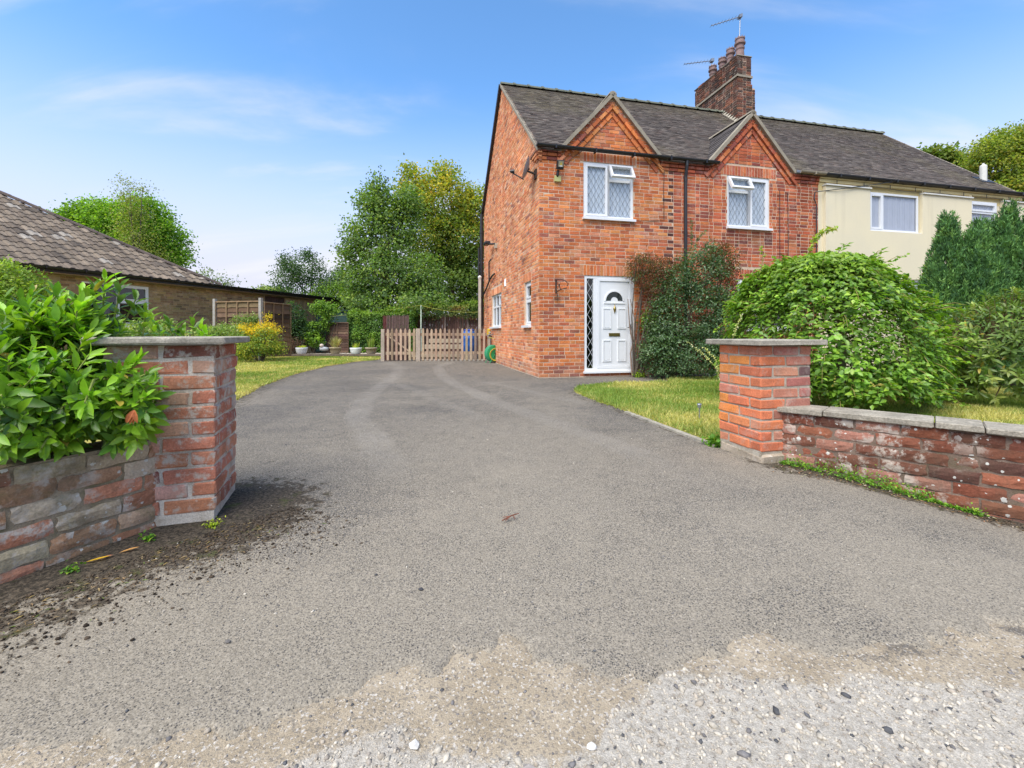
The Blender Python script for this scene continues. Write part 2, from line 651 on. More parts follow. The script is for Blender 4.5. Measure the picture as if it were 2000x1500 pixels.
# ------------------------------------------------------------------ brickwork
def rough_block(fr, a0, a1, z0, z1, proud, depth, nx=5, nz=3, rnd=0.006, jit=0.004, rr=None):
    """one worn brick: uneven front with rounded arrises, sides running back into the mortar"""
    rr = rr or R
    ga = np.linspace(a0, a1, nx)
    gz = np.linspace(z0, z1, nz)
    AA, ZZ = np.meshgrid(ga, gz)
    ea = np.minimum(AA - a0, a1 - AA)
    ez = np.minimum(ZZ - z0, z1 - ZZ)
    edge = (ea < 1e-6).astype(float) + (ez < 1e-6).astype(float)
    N_ = proud - rnd * np.minimum(edge, 2) + rr.normal(0, jit * 0.45, AA.shape)
    inner_a = np.where(ea < 1e-6, rr.normal(0, jit, AA.shape), 0)
    inner_z = np.where(ez < 1e-6, rr.normal(0, jit * 0.8, AA.shape), 0)
    Pf = fr.p(AA + inner_a, ZZ + inner_z, N_).reshape(-1, 3)
    F = []
    for j in range(nz - 1):
        for i in range(nx - 1):
            k = j * nx + i
            F.append((k, k + 1, k + nx + 1, k + nx))
    ring = [i for i in range(nx)] + [nx * j + nx - 1 for j in range(1, nz)] + \
           [nx * (nz - 1) + i for i in range(nx - 2, -1, -1)] + [nx * j for j in range(nz - 2, 0, -1)]
    base = len(Pf)
    back = Pf[ring] - fr.N * (depth)
    V = np.vstack([Pf, back])
    m_ = len(ring)
    for i in range(m_):
        j = (i + 1) % m_
        F.append((ring[j], ring[i], base + i, base + j))
    return V, F


def house_brick(fr, a0, a1, z0, z1, proud, depth=0.03, ch=0.004):
    V = fr.p([a0, a1, a1, a0, a0, a1, a1, a0, a0 + ch, a1 - ch, a1 - ch, a0 + ch],
             [z0, z0, z1, z1, z0, z0, z1, z1, z0 + ch, z0 + ch, z1 - ch, z1 - ch],
             [-depth] * 4 + [proud - ch] * 4 + [proud] * 4)
    V[8:] += fr.N * R.normal(0, 0.0012, (4, 1))
    F = []
    for i in range(4):
        j = (i + 1) % 4
        F.append((i, j, 4 + j, 4 + i))
        F.append((4 + i, 4 + j, 8 + j, 8 + i))
    F.append((8, 9, 10, 11))
    return V, F


def subtract(iv, cut):
    out = []
    for a, b in iv:
        if cut[1] <= a or cut[0] >= b:
            out.append((a, b))
            continue
        if cut[0] > a:
            out.append((a, cut[0]))
        if cut[1] < b:
            out.append((cut[1], b))
    return out


def lay(a_lo, a_hi, z_lo, z_hi, ch=0.078, j=0.011, bl=0.224, bond='stretcher', holes=(), spans=None, jit=0.004):
    """brick rectangles (a0, a1, z0, z1, row) of a bonded wall with openings"""
    out = []
    rows = int(round((z_hi - z_lo) / ch))
    for r in range(rows):
        z0 = z_lo + r * ch
        z1 = z0 + ch - j
        zm = (z0 + z1) / 2
        iv = spans(zm) if spans else [(a_lo, a_hi)]
        for h in holes:
            if h[2] < z1 and h[3] > z0:
                iv = subtract(iv, (h[0], h[1]))
        a = a_lo - (0 if r % 2 == 0 else (bl + j) / 2) - 0.02
        k = 0
        while a < a_hi:
            if bond == 'flemish':
                L = bl if (k + r) % 2 == 0 else 0.105
            else:
                L = bl * (0.5 if R.random() < 0.05 else 1.0)
            L += R.normal(0, 0.004)
            b = a + L
            for s0, s1 in iv:
                c0, c1 = max(a, s0 + 0.001), min(b, s1 - 0.001)
                if c1 - c0 > 0.035:
                    out.append((c0, c1, z0 + R.normal(0, jit * 0.35), z1 + R.normal(0, jit * 0.35), r))
            a = b + j
            k += 1
    return out


def pick(pal, sd=0.075):
    cols, w = pal
    w = np.array(w, float)
    c = np.array(cols[R.choice(len(cols), p=w / w.sum())], float)
    return np.clip(c * (1 + R.normal(0, sd)) * (1 + R.normal(0, 0.03, 3)), 0.01, 0.9)


PAL_EXT = ([(0.55, 0.175, 0.058), (0.49, 0.14, 0.054), (0.58, 0.22, 0.078), (0.54, 0.215, 0.11), (0.29, 0.10, 0.065), (0.41, 0.122, 0.06)],
           [5, 5, 2.4, 2.6, 1.0, 2.2])
PAL_OLD = ([(0.44, 0.115, 0.055), (0.50, 0.15, 0.06), (0.36, 0.095, 0.052), (0.25, 0.075, 0.055), (0.54, 0.19, 0.09)], [5, 4, 4, 2, 1.5])
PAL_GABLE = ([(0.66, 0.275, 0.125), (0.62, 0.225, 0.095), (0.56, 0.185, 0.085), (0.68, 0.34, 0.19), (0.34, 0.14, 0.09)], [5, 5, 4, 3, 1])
PAL_CHIM = ([(0.095, 0.05, 0.036), (0.062, 0.042, 0.034), (0.145, 0.06, 0.04), (0.23, 0.095, 0.055)], [4, 3, 3, 1.2])
PAL_RP_LIT = ([(0.60, 0.20, 0.085), (0.54, 0.165, 0.08), (0.66, 0.23, 0.065), (0.48, 0.18, 0.115)], [4, 4, 2, 2])  # right pillar, drive face: its stronger light is put into the brick colour
PAL_RP_SHADE = ([(0.42, 0.165, 0.115), (0.48, 0.21, 0.14), (0.36, 0.135, 0.105), (0.16, 0.10, 0.09), (0.50, 0.22, 0.12)], [4, 4, 3, 1, 2])  # right pillar, other faces: pinker, and dulled for the weaker light there
PAL_LP = ([(0.46, 0.17, 0.105), (0.52, 0.21, 0.12), (0.36, 0.12, 0.08), (0.24, 0.09, 0.065), (0.54, 0.30, 0.21), (0.50, 0.38, 0.31)], [4, 4, 3, 1.6, 2.2, 1.6])
PAL_LW = ([(0.36, 0.205, 0.115), (0.44, 0.20, 0.11), (0.40, 0.30, 0.19), (0.30, 0.135, 0.08), (0.46, 0.36, 0.24)], [4, 3, 3, 2, 2])
PAL_RW = ([(0.20, 0.070, 0.042), (0.235, 0.084, 0.048), (0.155, 0.060, 0.038), (0.30, 0.14, 0.10), (0.115, 0.054, 0.042)], [5, 4, 4, 2, 2])
PAL_BUFF = ([(0.36, 0.235, 0.12), (0.31, 0.20, 0.105), (0.40, 0.27, 0.14), (0.22, 0.145, 0.085), (0.36, 0.26, 0.11)], [5, 4, 3, 1.3, 2])


def wall_core(name, fr, a0, a1, z0, z1, holes, mat, parent, n=-0.0035, reveal=0.14, top=None, tint=None, back=None):
    """the solid wall behind the bricks with real openings; top = extra outline points above z1 (gable)"""
    As = sorted({a0, a1, *[h[0] for h in holes], *[h[1] for h in holes]})
    Zs = sorted({z0, z1, *[h[2] for h in holes], *[h[3] for h in holes]})
    As = [a for a in As if a0 <= a <= a1]
    Zs = [z for z in Zs if z0 <= z <= z1]
    mb = MB()
    for i in range(len(As) - 1):
        for k in range(len(Zs) - 1):
            am, zm = (As[i] + As[i + 1]) / 2, (Zs[k] + Zs[k + 1]) / 2
            if any(h[0] < am < h[1] and h[2] < zm < h[3] for h in holes):
                continue
            mb.add(fr.p([As[i], As[i + 1], As[i + 1], As[i]], [Zs[k], Zs[k], Zs[k + 1], Zs[k + 1]], n), [(0, 1, 2, 3)])
    for h in holes:
        q = [(h[0], h[2]), (h[1], h[2]), (h[1], h[3]), (h[0], h[3])]
        for i in range(4):
            p0, p1 = q[i], q[(i + 1) % 4]
            mb.add(fr.p([p0[0], p1[0], p1[0], p0[0]], [p0[1], p1[1], p1[1], p0[1]], [n, n, n - reveal, n - reveal]), [(0, 1, 2, 3)])
    if top:
        pts = [(a0, z1), (a1, z1)] + top
        mb.add(fr.p([p[0] for p in pts], [p[1] for p in pts], n), [tuple(range(len(pts)))])
    if back:
        mb.add(fr.p([a0, a1, a1, a0], [z0, z0, z1, z1], n - back), [(3, 2, 1, 0)])
        mb.add(fr.p([a0, a0, a0, a0], [z0, z0, z1, z1], [n, n - back, n - back, n]), [(0, 1, 2, 3)])
        mb.add(fr.p([a1, a1, a1, a1], [z0, z0, z1, z1], [n, n - back, n - back, n]), [(3, 2, 1, 0)])
        mb.add(fr.p([a0, a1, a1, a0], [z1] * 4, [n, n, n - back, n - back]), [(0, 1, 2, 3)])
    return mb.build(name, mat, parent)


# ------------------------------------------------------------------ windows and doors
def bars_lattice(mb, fr, a0, a1, z0, z1, n, w, dw, dh, phase=0.0):
    """diamond leading clipped to a pane"""
    sl = dh / dw
    H = z1 - z0
    for sgn in (1, -1):
        lim = int((a1 - a0 + H / sl) / dw) + 3
        for i in range(-lim, lim):
            c = a0 + phase + i * dw
            # a = c + sgn*(z-z0)/sl
            ts = []
            zz = [z0, z1]
            aa = [c, c + sgn * H / sl]
            lo, hi = 0.0, 1.0
            da = aa[1] - aa[0]
            if abs(da) > 1e-9:
                t0, t1 = (a0 - aa[0]) / da, (a1 - aa[0]) / da
                lo, hi = max(lo, min(t0, t1)), min(hi, max(t0, t1))
            if hi - lo < 0.02:
                continue
            p0 = (aa[0] + da * lo, z0 + H * lo)
            p1 = (aa[0] + da * hi, z0 + H * hi)
            L = math.hypot(p1[0] - p0[0], p1[1] - p0[1])
            ox, oz = -(p1[1] - p0[1]) / L * w / 2, (p1[0] - p0[0]) / L * w / 2
            mb.add(fr.p([p0[0] - ox, p1[0] - ox, p1[0] + ox, p0[0] + ox], [p0[1] - oz, p1[1] - oz, p1[1] + oz, p0[1] + oz], n + 0.001 * sgn), [(0, 1, 2, 3)])


def ring(mb, fr, a0, a1, z0, z1, w, n0, n1):
    mb.box(fr, a0, a0 + w, z0, z1, n0, n1)
    mb.box(fr, a1 - w, a1, z0, z1, n0, n1)
    mb.box(fr, a0 + w, a1 - w, z0, z0 + w, n0, n1)
    mb.box(fr, a0 + w, a1 - w, z1 - w, z1, n0, n1)


def window(parent, fr, a0, a1, z0, z1, cells, n=-0.035, lattice=None, sill=0.05, curtain='curtain', depth=0.07, over=0.03, glass='glass', sash=0.045, room=0.35):
    """cells: list of (a0, a1, z0, z1, opening) in fractions of the opening; opening: 0 fixed, 1 casement, 2 top vent ajar"""
    w = node('window', parent, fr.p((a0 + a1) / 2, z0, 0))
    W, H = a1 - a0, z1 - z0
    fw = 0.05
    mb = MB()
    ring(mb, fr, a0 + 0.002, a1 - 0.002, z0 + 0.002, z1 - 0.002, fw, n - depth, n)
    done = set()
    for c in cells:
        for e in (c[0], c[1]):
            if 0.01 < e < 0.99 and ('a', e, c[2], c[3]) not in done:
                x = a0 + e * W
                mb.box(fr, x - fw * 0.55, x + fw * 0.55, z0 + max(c[2] * H, fw), z0 + min(c[3] * H, H - fw), n - depth + 0.003, n - 0.002 - 0.001 * e)
                done.add(('a', e, c[2], c[3]))
        for e in (c[2], c[3]):
            if 0.01 < e < 0.99 and ('z', e, c[0], c[1]) not in done:
                y = z0 + e * H
                mb.box(fr, a0 + max(c[0] * W, fw) + 0.02, a0 + min(c[1] * W, W - fw) - 0.02, y - fw * 0.55, y + fw * 0.55, n - depth + 0.004, n - 0.004 - 0.001 * e)
                done.add(('z', e, c[0], c[1]))
    mb.build('frame', M['upvc'], w)
    lat = MB()
    for c in cells:
        x0 = a0 + (c[0] * W + (fw if c[0] < 0.01 else fw * 0.55))
        x1 = a0 + (c[1] * W - (fw if c[1] > 0.99 else fw * 0.55))
        y0 = z0 + (c[2] * H + (fw if c[2] < 0.01 else fw * 0.55))
        y1 = z0 + (c[3] * H - (fw if c[3] > 0.99 else fw * 0.55))
        f2, nn = fr, n
        e = 0.0
        if c[4] == 2:
            th = math.radians(27)
            hp = fr.p(0, y1 + 0.02, n + 0.02)
            Z2 = fr.Z * math.cos(th) - fr.N * math.sin(th)
            N2 = fr.N * math.cos(th) + fr.Z * math.sin(th)
            f2 = Frame(hp - Z2 * (y1 + 0.02), fr.U, N2, Z2)
            nn = 0.0
            e = 0.022
        if c[4] >= 1:
            ms = MB()
            ring(ms, f2, x0 - e, x1 + e, y0 - e, y1 + (e if c[4] == 2 else 0), sash, nn - 0.05, nn + 0.012)
            ms.build('sash', M['upvc'], w)
            x0, x1, y0, y1 = x0 - e + sash, x1 + e - sash, y0 - e + sash, y1 - sash + (e if c[4] == 2 else 0)
        gp = MB().add(f2.p([x0, x1, x1, x0], [y0, y0, y1, y1], nn - 0.026), [(0, 1, 2, 3)])
        gp.build('pane', M[glass], w)
        if lattice:
            bars_lattice(lat, f2, x0, x1, y0, y1, nn - 0.019, lattice[2], lattice[0], lattice[1], phase=R.uniform(0, 0.05))
    if lattice:
        lat.build('lead_lattice', M[lattice[3]], w)
    if sill:
        mb = MB().box(fr, a0 - over, a1 + over, z0 - sill, z0 + 0.001, n - 0.05, 0.075)
        mb.build('sill', M['upvc'], w)
    if curtain:
        k = 60
        a = np.linspace(a0 + 0.02, a1 - 0.02, k)
        nn = n - 0.054 + 0.007 * np.sin(a * 75) + 0.004 * np.sin(a * 31 + 1)
        V = np.vstack([fr.p(a, z0 + 0.01, nn), fr.p(a, z1 - 0.01, nn)])
        F = [(i, i + 1, k + i + 1, k + i) for i in range(k - 1)]
        mobj('curtain', V, F, M[curtain], w, smooth=True)
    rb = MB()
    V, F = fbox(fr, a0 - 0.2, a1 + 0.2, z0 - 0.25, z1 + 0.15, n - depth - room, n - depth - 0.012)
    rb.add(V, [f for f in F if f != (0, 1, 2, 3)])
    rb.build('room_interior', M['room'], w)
    return w


# ------------------------------------------------------------------ terrain
def smooth(x, a, b):
    t = np.clip((np.asarray(x, float) - a) / (b - a), 0, 1)
    return t * t * (3 - 2 * t)


def vnoise(x, y, s, seed=0.0, octv=3):
    x, y = np.asarray(x, float) * s, np.asarray(y, float) * s
    out = np.zeros_like(x)
    amp = 1.0
    rr = np.random.default_rng(int(seed * 100) + 5)
    tab = rr.random((256, 256))
    for o in range(octv):
        xi, yi = np.floor(x).astype(int), np.floor(y).astype(int)
        xf, yf = x - xi, y - yi
        xf, yf = xf * xf * (3 - 2 * xf), yf * yf * (3 - 2 * yf)
        g = lambda a, b: tab[(xi + a) & 255, (yi + b) & 255]
        v = g(0, 0) * (1 - xf) * (1 - yf) + g(1, 0) * xf * (1 - yf) + g(0, 1) * (1 - xf) * yf + g(1, 1) * xf * yf
        out += amp * (v - 0.5)
        amp *= 0.5
        x, y = x * 2.03 + 17, y * 2.03 + 31
    return out


def gz(x, y):
    """height of the drive: level, with the road falling a little to the right in front"""
    x, y = np.asarray(x, float), np.asarray(y, float)
    return -0.12 * smooth(x, 1.9, 3.1) * (1 - smooth(y, 2.7, 3.6)) - 0.03 * (1 - smooth(y, 1.2, 2.6)) + 0.012 * vnoise(x, y, 0.8, 1, 2)


# broken edge of the tarmac: y of the edge against x
EDGE_X = [-3.0, -1.45, -0.95, -0.82, -0.66, -0.53, -0.45, -0.22, -0.185, -0.03, 0.0, 0.075, 0.29, 0.465, 0.53, 0.70, 0.80, 0.95, 1.35, 1.75, 2.4, 3.4]
EDGE_Y = [1.05, 1.06, 1.05, 1.06, 1.12, 1.18, 1.20, 1.25, 1.33, 1.37, 1.365, 1.27, 1.235, 1.255, 1.305, 1.39, 1.40, 1.36, 1.42, 1.50, 1.56, 1.6]


def edge_y(x):
    return np.interp(x, EDGE_X, EDGE_Y) + 0.10 * vnoise(x, np.zeros_like(x), 6, 3, 6) + 0.02 * vnoise(x, np.zeros_like(x), 45, 13, 3) + 0.02


def seg_dist(x, y, pts):
    d = np.full(np.shape(x), 1e9)
    for (x0, y0), (x1, y1) in zip(pts[:-1], pts[1:]):
        vx, vy = x1 - x0, y1 - y0
        t = np.clip(((x - x0) * vx + (y - y0) * vy) / (vx * vx + vy * vy), 0, 1)
        d = np.minimum(d, np.hypot(x - x0 - t * vx, y - y0 - t * vy))
    return d


def grid_sheet(xs, ys, zf):
    X, Y = np.meshgrid(xs, ys)
    Z = zf(X, Y)
    V = np.stack([X, Y, Z], -1).reshape(-1, 3)
    nx, ny = len(xs), len(ys)
    i = np.arange(nx - 1)
    j = np.arange(ny - 1)
    I, J = np.meshgrid(i, j)
    k = (J * nx + I).ravel()
    Q = np.stack([k, k + 1, k + nx + 1, k + nx], -1)
    return V, Q, X, Y


def add_attr(o, name, arr):
    a = o.data.attributes.new(name, 'FLOAT', 'POINT')
    a.data.foreach_set('value', np.asarray(arr, np.float32).ravel())


# tarmac ------------------------------------------------------------
def tarmac_mat():
    m, t, b, out = newmat('tarmac')
    n = NT(t)
    cell = n.sep(n.voro(190, out='Color'))
    c = n.mix(n.ramp(cell[0], 0.0, 1.0, 0, 1, False), (0.040, 0.037, 0.034), (0.120, 0.111, 0.101))
    c = n.mix(n.math('GREATER_THAN', cell[1], 0.965), c, (0.34, 0.30, 0.25))
    big = n.noise(1.1, 5, 0.6)
    c = n.mix(1.0, c, n.grey(n.ramp(big, 0.3, 0.7, 0.82, 1.18, False)), 'MULTIPLY')
    c = n.mix(1.0, c, n.grey(n.ramp(n.noise(240, 4, 0.75), 0.28, 0.72, 0.5, 1.55, False)), 'MULTIPLY')
    dust = n.attr('dust', 'Fac')
    gap = n.ramp(n.voro(150), 0.15, 0.62, -0.5, 0.5, False)
    mid = n.noise(7, 5, 0.65)
    grain = n.noise(70, 4, 0.75)
    dm = n.math('ADD', n.math('MULTIPLY', dust, 0.62), n.math('ADD', gap, n.math('ADD', n.ramp(grain, 0.2, 0.8, -0.6, 0.6, False), n.ramp(mid, 0.2, 0.8, -0.22, 0.22, False))))
    dcol = n.mix(n.ramp(n.noise(120, 4, 0.75), 0.35, 0.65), (0.20, 0.172, 0.130), (0.345, 0.30, 0.23))
    c = n.mix(n.ramp(dm, 0.18, 0.85, 0, 0.85), c, dcol)
    pit = n.ramp(n.noise(150, 3, 0.6), 0.62, 0.70, 0, 0.7)
    c = n.mix(pit, c, (0.045, 0.042, 0.04))
    trk = n.attr('track', 'Fac')
    tm = n.math('MULTIPLY', trk, n.ramp(n.noise(60, 4, 0.7), 0.3, 0.65, 0.25, 1.0))
    c = n.mix(n.math('MULTIPLY', tm, 0.62), c, (0.29, 0.265, 0.225))
    dirt = n.attr('dirt', 'Fac')
    strk = n.noise(16, 6, 0.7, dist=0.8)
    dd = n.math('ADD', dirt, n.ramp(strk, 0.2, 0.8, -0.95, 0.95, False))
    c = n.mix(n.ramp(dd, 0.38, 0.78, 0, 0.92), c, n.mix(n.ramp(n.noise(70, 5, 0.75), 0.42, 0.62), (0.024, 0.019, 0.013), (0.115, 0.088, 0.060)))
    gm = n.math('MULTIPLY', n.ramp(dd, 0.55, 0.9), n.ramp(n.noise(8, 5, 0.7), 0.56, 0.68, 0, 0.6))
    c = n.mix(gm, c, (0.055, 0.07, 0.014))
    n.link(c, b.inputs['Base Color'])
    b.inputs['Roughness'].default_value = 0.93
    b.inputs['Specular IOR Level'].default_value = 0.2
    d2 = n.voro(190)
    h = n.math('ADD', n.math('MULTIPLY', d2, -1.0), n.math('MULTIPLY', n.noise(160, 4, 0.7), 0.8))
    n.link(n.bump(h, 0.45, 0.003), b.inputs['Normal'])
    return m


def gravel_mat():
    m, t, b, out = newmat('road_sand')
    n = NT(t)
    chip = n.attr('chip', 'Fac')
    c = n.mix(n.ramp(n.noise(9, 6, 0.6), 0.3, 0.7), (0.30, 0.243, 0.168), (0.385, 0.32, 0.232))
    v = n.sep(n.voro(170, out='Color'))
    c = n.mix(n.ramp(v[0], 0.72, 0.9, 0, 0.55), c, (0.13, 0.12, 0.11))
    c = n.mix(n.ramp(v[1], 0.86, 0.95, 0, 0.7), c, (0.55, 0.51, 0.45))
    cm = n.math('ADD', chip, n.ramp(n.noise(26, 5, 0.7), 0.2, 0.8, -0.35, 0.35, False))
    white = n.mix(n.ramp(n.noise(60, 5, 0.7), 0.3, 0.68), (0.29, 0.26, 0.215), (0.47, 0.43, 0.365))
    c = n.mix(n.ramp(cm, 0.35, 0.75), c, white)
    # blackened crumbs of tar lying along the broken edge
    tar = n.attr('tar', 'Fac')
    tmk = n.math('ADD', tar, n.ramp(n.noise(110, 5, 0.8), 0.25, 0.75, -0.55, 0.55, False))
    c = n.mix(n.ramp(tmk, 0.48, 0.85, 0, 0.75), c, (0.085, 0.08, 0.075))
    c = n.mix(1.0, c, n.grey(n.ramp(n.noise(300, 3), 0.25, 0.75, 0.72, 1.28, False)), 'MULTIPLY')
    n.link(c, b.inputs['Base Color'])
    b.inputs['Roughness'].default_value = 0.95
    b.inputs['Specular IOR Level'].default_value = 0.1
    h = n.math('ADD', n.noise(60, 6, 0.7), n.math('MULTIPLY', n.noise(240, 3), 0.6))
    n.link(n.bump(h, 0.7, 0.007), b.inputs['Normal'])
    return m


def lawn_mat():
    m, t, b, out = newmat('lawn')
    n = NT(t)
    f = n.ramp(n.noise(1.6, 6, 0.65), 0.36, 0.64)
    c = n.mix(f, (0.17, 0.21, 0.03), (0.40, 0.34, 0.095))
    c = n.mix(1.0, c, n.grey(n.ramp(n.noise(70, 4, 0.7), 0.25, 0.75, 0.5, 1.45, False)), 'MULTIPLY')
    n.link(c, b.inputs['Base Color'])
    b.inputs['Roughness'].default_value = 0.95
    b.inputs['Specular IOR Level'].default_value = 0.05
    n.link(n.bump(n.noise(90, 4), 0.9, 0.02), b.inputs['Normal'])
    return m


M['lawn'] = lawn_mat()

# earth under everything
gv = []
gf = []
gxs = np.array([-300, -120, -50, -25, -14, -8, -4, 0, 4, 8, 14, 25, 50, 120, 300.])
gys = np.array([-60, -20, -6, -1, 1.5, 4, 8, 12, 16, 20, 26, 40, 80, 160, 400.])
V, Q, _, _ = grid_sheet(gxs, gys, lambda x, y: np.where((y < 4.5), -0.30, -0.055) + 0 * x)
ground = tmesh('ground', V, Q, M['soil'])
tag(ground, kind='structure')

ys = np.concatenate([np.linspace(0.75, 1.75, 120), 1.75 * (16.2 / 1.75) ** np.linspace(0.008, 1, 190)])
xs = np.concatenate([np.linspace(-6.6, -2.2, 50), np.linspace(-2.17, 3.2, 330), np.linspace(3.24, 9.0, 40)])


def drive_z(x, y):
    e = edge_y(x)
    return gz(x, y) - 0.035 * smooth(e - y + 0.05 * vnoise(x, y, 30, 14, 3), -0.03, 0.05) + 0.003 * vnoise(x, y, 14, 2, 2)


LEFT_LAWN = [(-3.2, 4.4), (-3.86, 6.23), (-4.43, 7.89), (-4.80, 9.41), (-5.12, 11.3), (-5.30, 12.75), (-5.15, 14.6), (-4.75, 15.35)]
RIGHT_LAWN = [(1.78, 3.72), (1.62, 4.25), (1.45, 5.02), (1.23, 5.92), (1.04, 6.75), (1.0, 7.2), (1.16, 7.75), (1.63, 8.22), (2.4, 8.42), (3.0, 8.55)]
LWALL = [(-1.70, 2.36), (-1.99, 1.72), (-2.55, 0.5)]
RWALL = [(2.0, 3.28), (2.87, 2.47), (3.7, 1.67)]
V, Q, X, Y = grid_sheet(xs, ys, drive_z)
drive = tmesh('driveway', V, Q, tarmac_mat(), smooth=True)
tag(drive, kind='structure')
e = edge_y(X)
dust = 0.62 * (1 - smooth(Y, 1.2, 2.6)) + 0.34 * (1 - smooth(Y, 2.0, 6.5)) + 0.20
dust += 0.30 * np.exp(-((X - 0.1) / 1.1) ** 2) * np.exp(-((Y - 3.8) / 1.6) ** 2)
dust += 0.60 * (1 - smooth(Y - e, 0.0, 0.30)) * smooth(vnoise(X, Y, 3.5, 4, 4), -0.25, 0.30)
dust += 0.35 * smooth(vnoise(X, Y, 1.3, 5, 4), 0.05, 0.5) * (1 - smooth(Y, 4, 9) * 0.5)
dust += 0.35 * (1 - smooth(seg_dist(X, Y, [(1.75, 3.2), (1.9, 3.0), (2.6, 2.2), (3.4, 1.4)]), 0.1, 0.6))
dust -= 0.30 * smooth(vnoise(X, Y, 0.9, 6, 4), 0.0, 0.5)
add_attr(drive, 'dust', np.clip(dust, 0, 1.2))
TR = [[(-4.1, 14.6), (-3.2, 12.6), (-2.55, 9.6), (-2.33, 7.6), (-2.1, 6.3), (-1.75, 5.0), (-1.35, 4.2), (-0.9, 3.2), (-0.5, 2.4)],
      [(-2.0, 14.4), (-2.1, 12.5), (-1.65, 10.2), (-1.05, 8.2), (-0.4, 6.6), (0.15, 5.4), (0.62, 4.4), (1.0, 3.5), (1.3, 2.6)],
      [(-2.15, 8.2), (-1.5, 7.2), (-0.9, 6.0), (-0.35, 5.0)],
      [(-0.5, 8.6), (0.3, 7.2), (1.0, 6.0)]]
trk = np.zeros_like(X)
for k, tr in enumerate(TR):
    dd = seg_dist(X + 0.04 * vnoise(X, Y, 3, 9 + k, 2), Y, tr)
    w = 0.17 if k < 2 else 0.14
    core = 1 - smooth(dd, w * 0.6, w)
    rib = 0.62 + 0.38 * np.sin(dd * 150)
    fade = (1 - smooth(12.4 - Y, 8.3, 9.8)) if k < 2 else 0.55
    trk = np.maximum(trk, core * rib * fade * (0.62 + 0.38 * smooth(vnoise(X, Y, 2.2, 12 + k, 2), -0.2, 0.2)))
add_attr(drive, 'track', trk)
dl = seg_dist(X, Y, LWALL)
dr = seg_dist(X, Y, RWALL)
dp = np.minimum(np.hypot(X + 1.6, Y - 2.4), 9)
dirt = 0.98 * (1 - smooth(dl, 0.08, 0.85)) * (1 - smooth(Y, 2.4, 3.2)) + 0.72 * (1 - smooth(dp, 0.15, 0.85))
dirt = np.maximum(dirt, 1.0 * (1 - smooth(dr, 0.10, 0.36)))
dirt = np.maximum(dirt, 0.55 * (1 - smooth(seg_dist(X, Y, LEFT_LAWN), 0.05, 0.35)))
dirt = np.maximum(dirt, 0.50 * (1 - smooth(seg_dist(X, Y, RIGHT_LAWN), 0.03, 0.25)))
add_attr(drive, 'dirt', dirt)

xs2 = np.linspace(-2.6, 4.2, 330)
ys2 = np.linspace(0.6, 1.95, 90)


def road_z(x, y):
    return gz(x, y) - 0.007 + 0.013 * vnoise(x, y, 5, 21, 3) - 0.05 * smooth(y - edge_y(x), 0.02, 0.12)


V, Q, X, Y = grid_sheet(xs2, ys2, road_z)
road = tmesh('road', V, Q, gravel_mat(), smooth=True)
tag(road, kind='structure')
CHIP_TOP = ([-3, -0.62, -0.45, -0.3, -0.12, 0.10, 0.20, 0.245, 0.40, 0.50, 0.66, 0.85, 1.5, 2.3, 4], [0.9, 0.98, 1.04, 1.07, 1.02, 0.98, 1.02, 1.13, 1.23, 1.28, 1.30, 1.26, 1.22, 1.20, 1.2])


def chip_amt(x, y):
    top = np.interp(x, *CHIP_TOP) + 0.08 * vnoise(x, y, 7, 22, 5)
    return smooth(top - y, -0.09, 0.07)


add_attr(road, 'chip', chip_amt(X, Y))
add_attr(road, 'tar', 0.62 * (1 - smooth(np.abs(edge_y(X) - 0.02 - Y + 0.05 * vnoise(X, Y, 18, 27, 3)), 0.0, 0.07)) * smooth(vnoise(X, Y, 5, 23, 3), -0.18, 0.25) + 0.45 * smooth(X, 0.9, 1.4) * smooth(Y, 1.2, 1.4) * smooth(vnoise(X, Y, 6, 25, 3), -0.05, 0.3))

# loose stone
ICO_V = None


def ico():
    t = (1 + 5 ** 0.5) / 2
    v = np.array([(-1, t, 0), (1, t, 0), (-1, -t, 0), (1, -t, 0), (0, -1, t), (0, 1, t), (0, -1, -t), (0, 1, -t), (t, 0, -1), (t, 0, 1), (-t, 0, -1), (-t, 0, 1)], float)
    v /= np.linalg.norm(v[0])
    f = np.array([(0, 11, 5), (0, 5, 1), (0, 1, 7), (0, 7, 10), (0, 10, 11), (1, 5, 9), (5, 11, 4), (11, 10, 2), (10, 7, 6), (7, 1, 8), (3, 9, 4), (3, 4, 2), (3, 2, 6), (3, 6, 8), (3, 8, 9), (4, 9, 5), (2, 4, 11), (6, 2, 10), (8, 6, 7), (9, 8, 1)])
    return v, f


IV, IF = ico()


def stones(name, P, size, tint, mat, label=None, kind='stuff', flat=0.6):
    n = len(P)
    sc = size[:, None] * np.stack([R.uniform(0.7, 1.35, n), R.uniform(0.6, 1.1, n), R.uniform(0.45, 0.8, n) * flat / 0.6], -1)
    ang = R.uniform(0, 2 * np.pi, n)
    V = IV[None] * (1 + R.normal(0, 0.24, (n, 12, 1)))
    V = V * sc[:, None, :]
    ca, sa = np.cos(ang)[:, None], np.sin(ang)[:, None]
    x = V[..., 0] * ca - V[..., 1] * sa
    y = V[..., 0] * sa + V[..., 1] * ca
    tl = R.normal(0, 0.25, (n, 1))
    V = np.stack([x, y, V[..., 2] + x * tl], -1) + P[:, None, :]
    T = (IF[None] + 12 * np.arange(n)[:, None, None]).reshape(-1, 3)
    o = tmesh(name, V.reshape(-1, 3), T, mat, None, np.repeat(tint, 12, 0))
    return tag(o, label, None, None, kind)


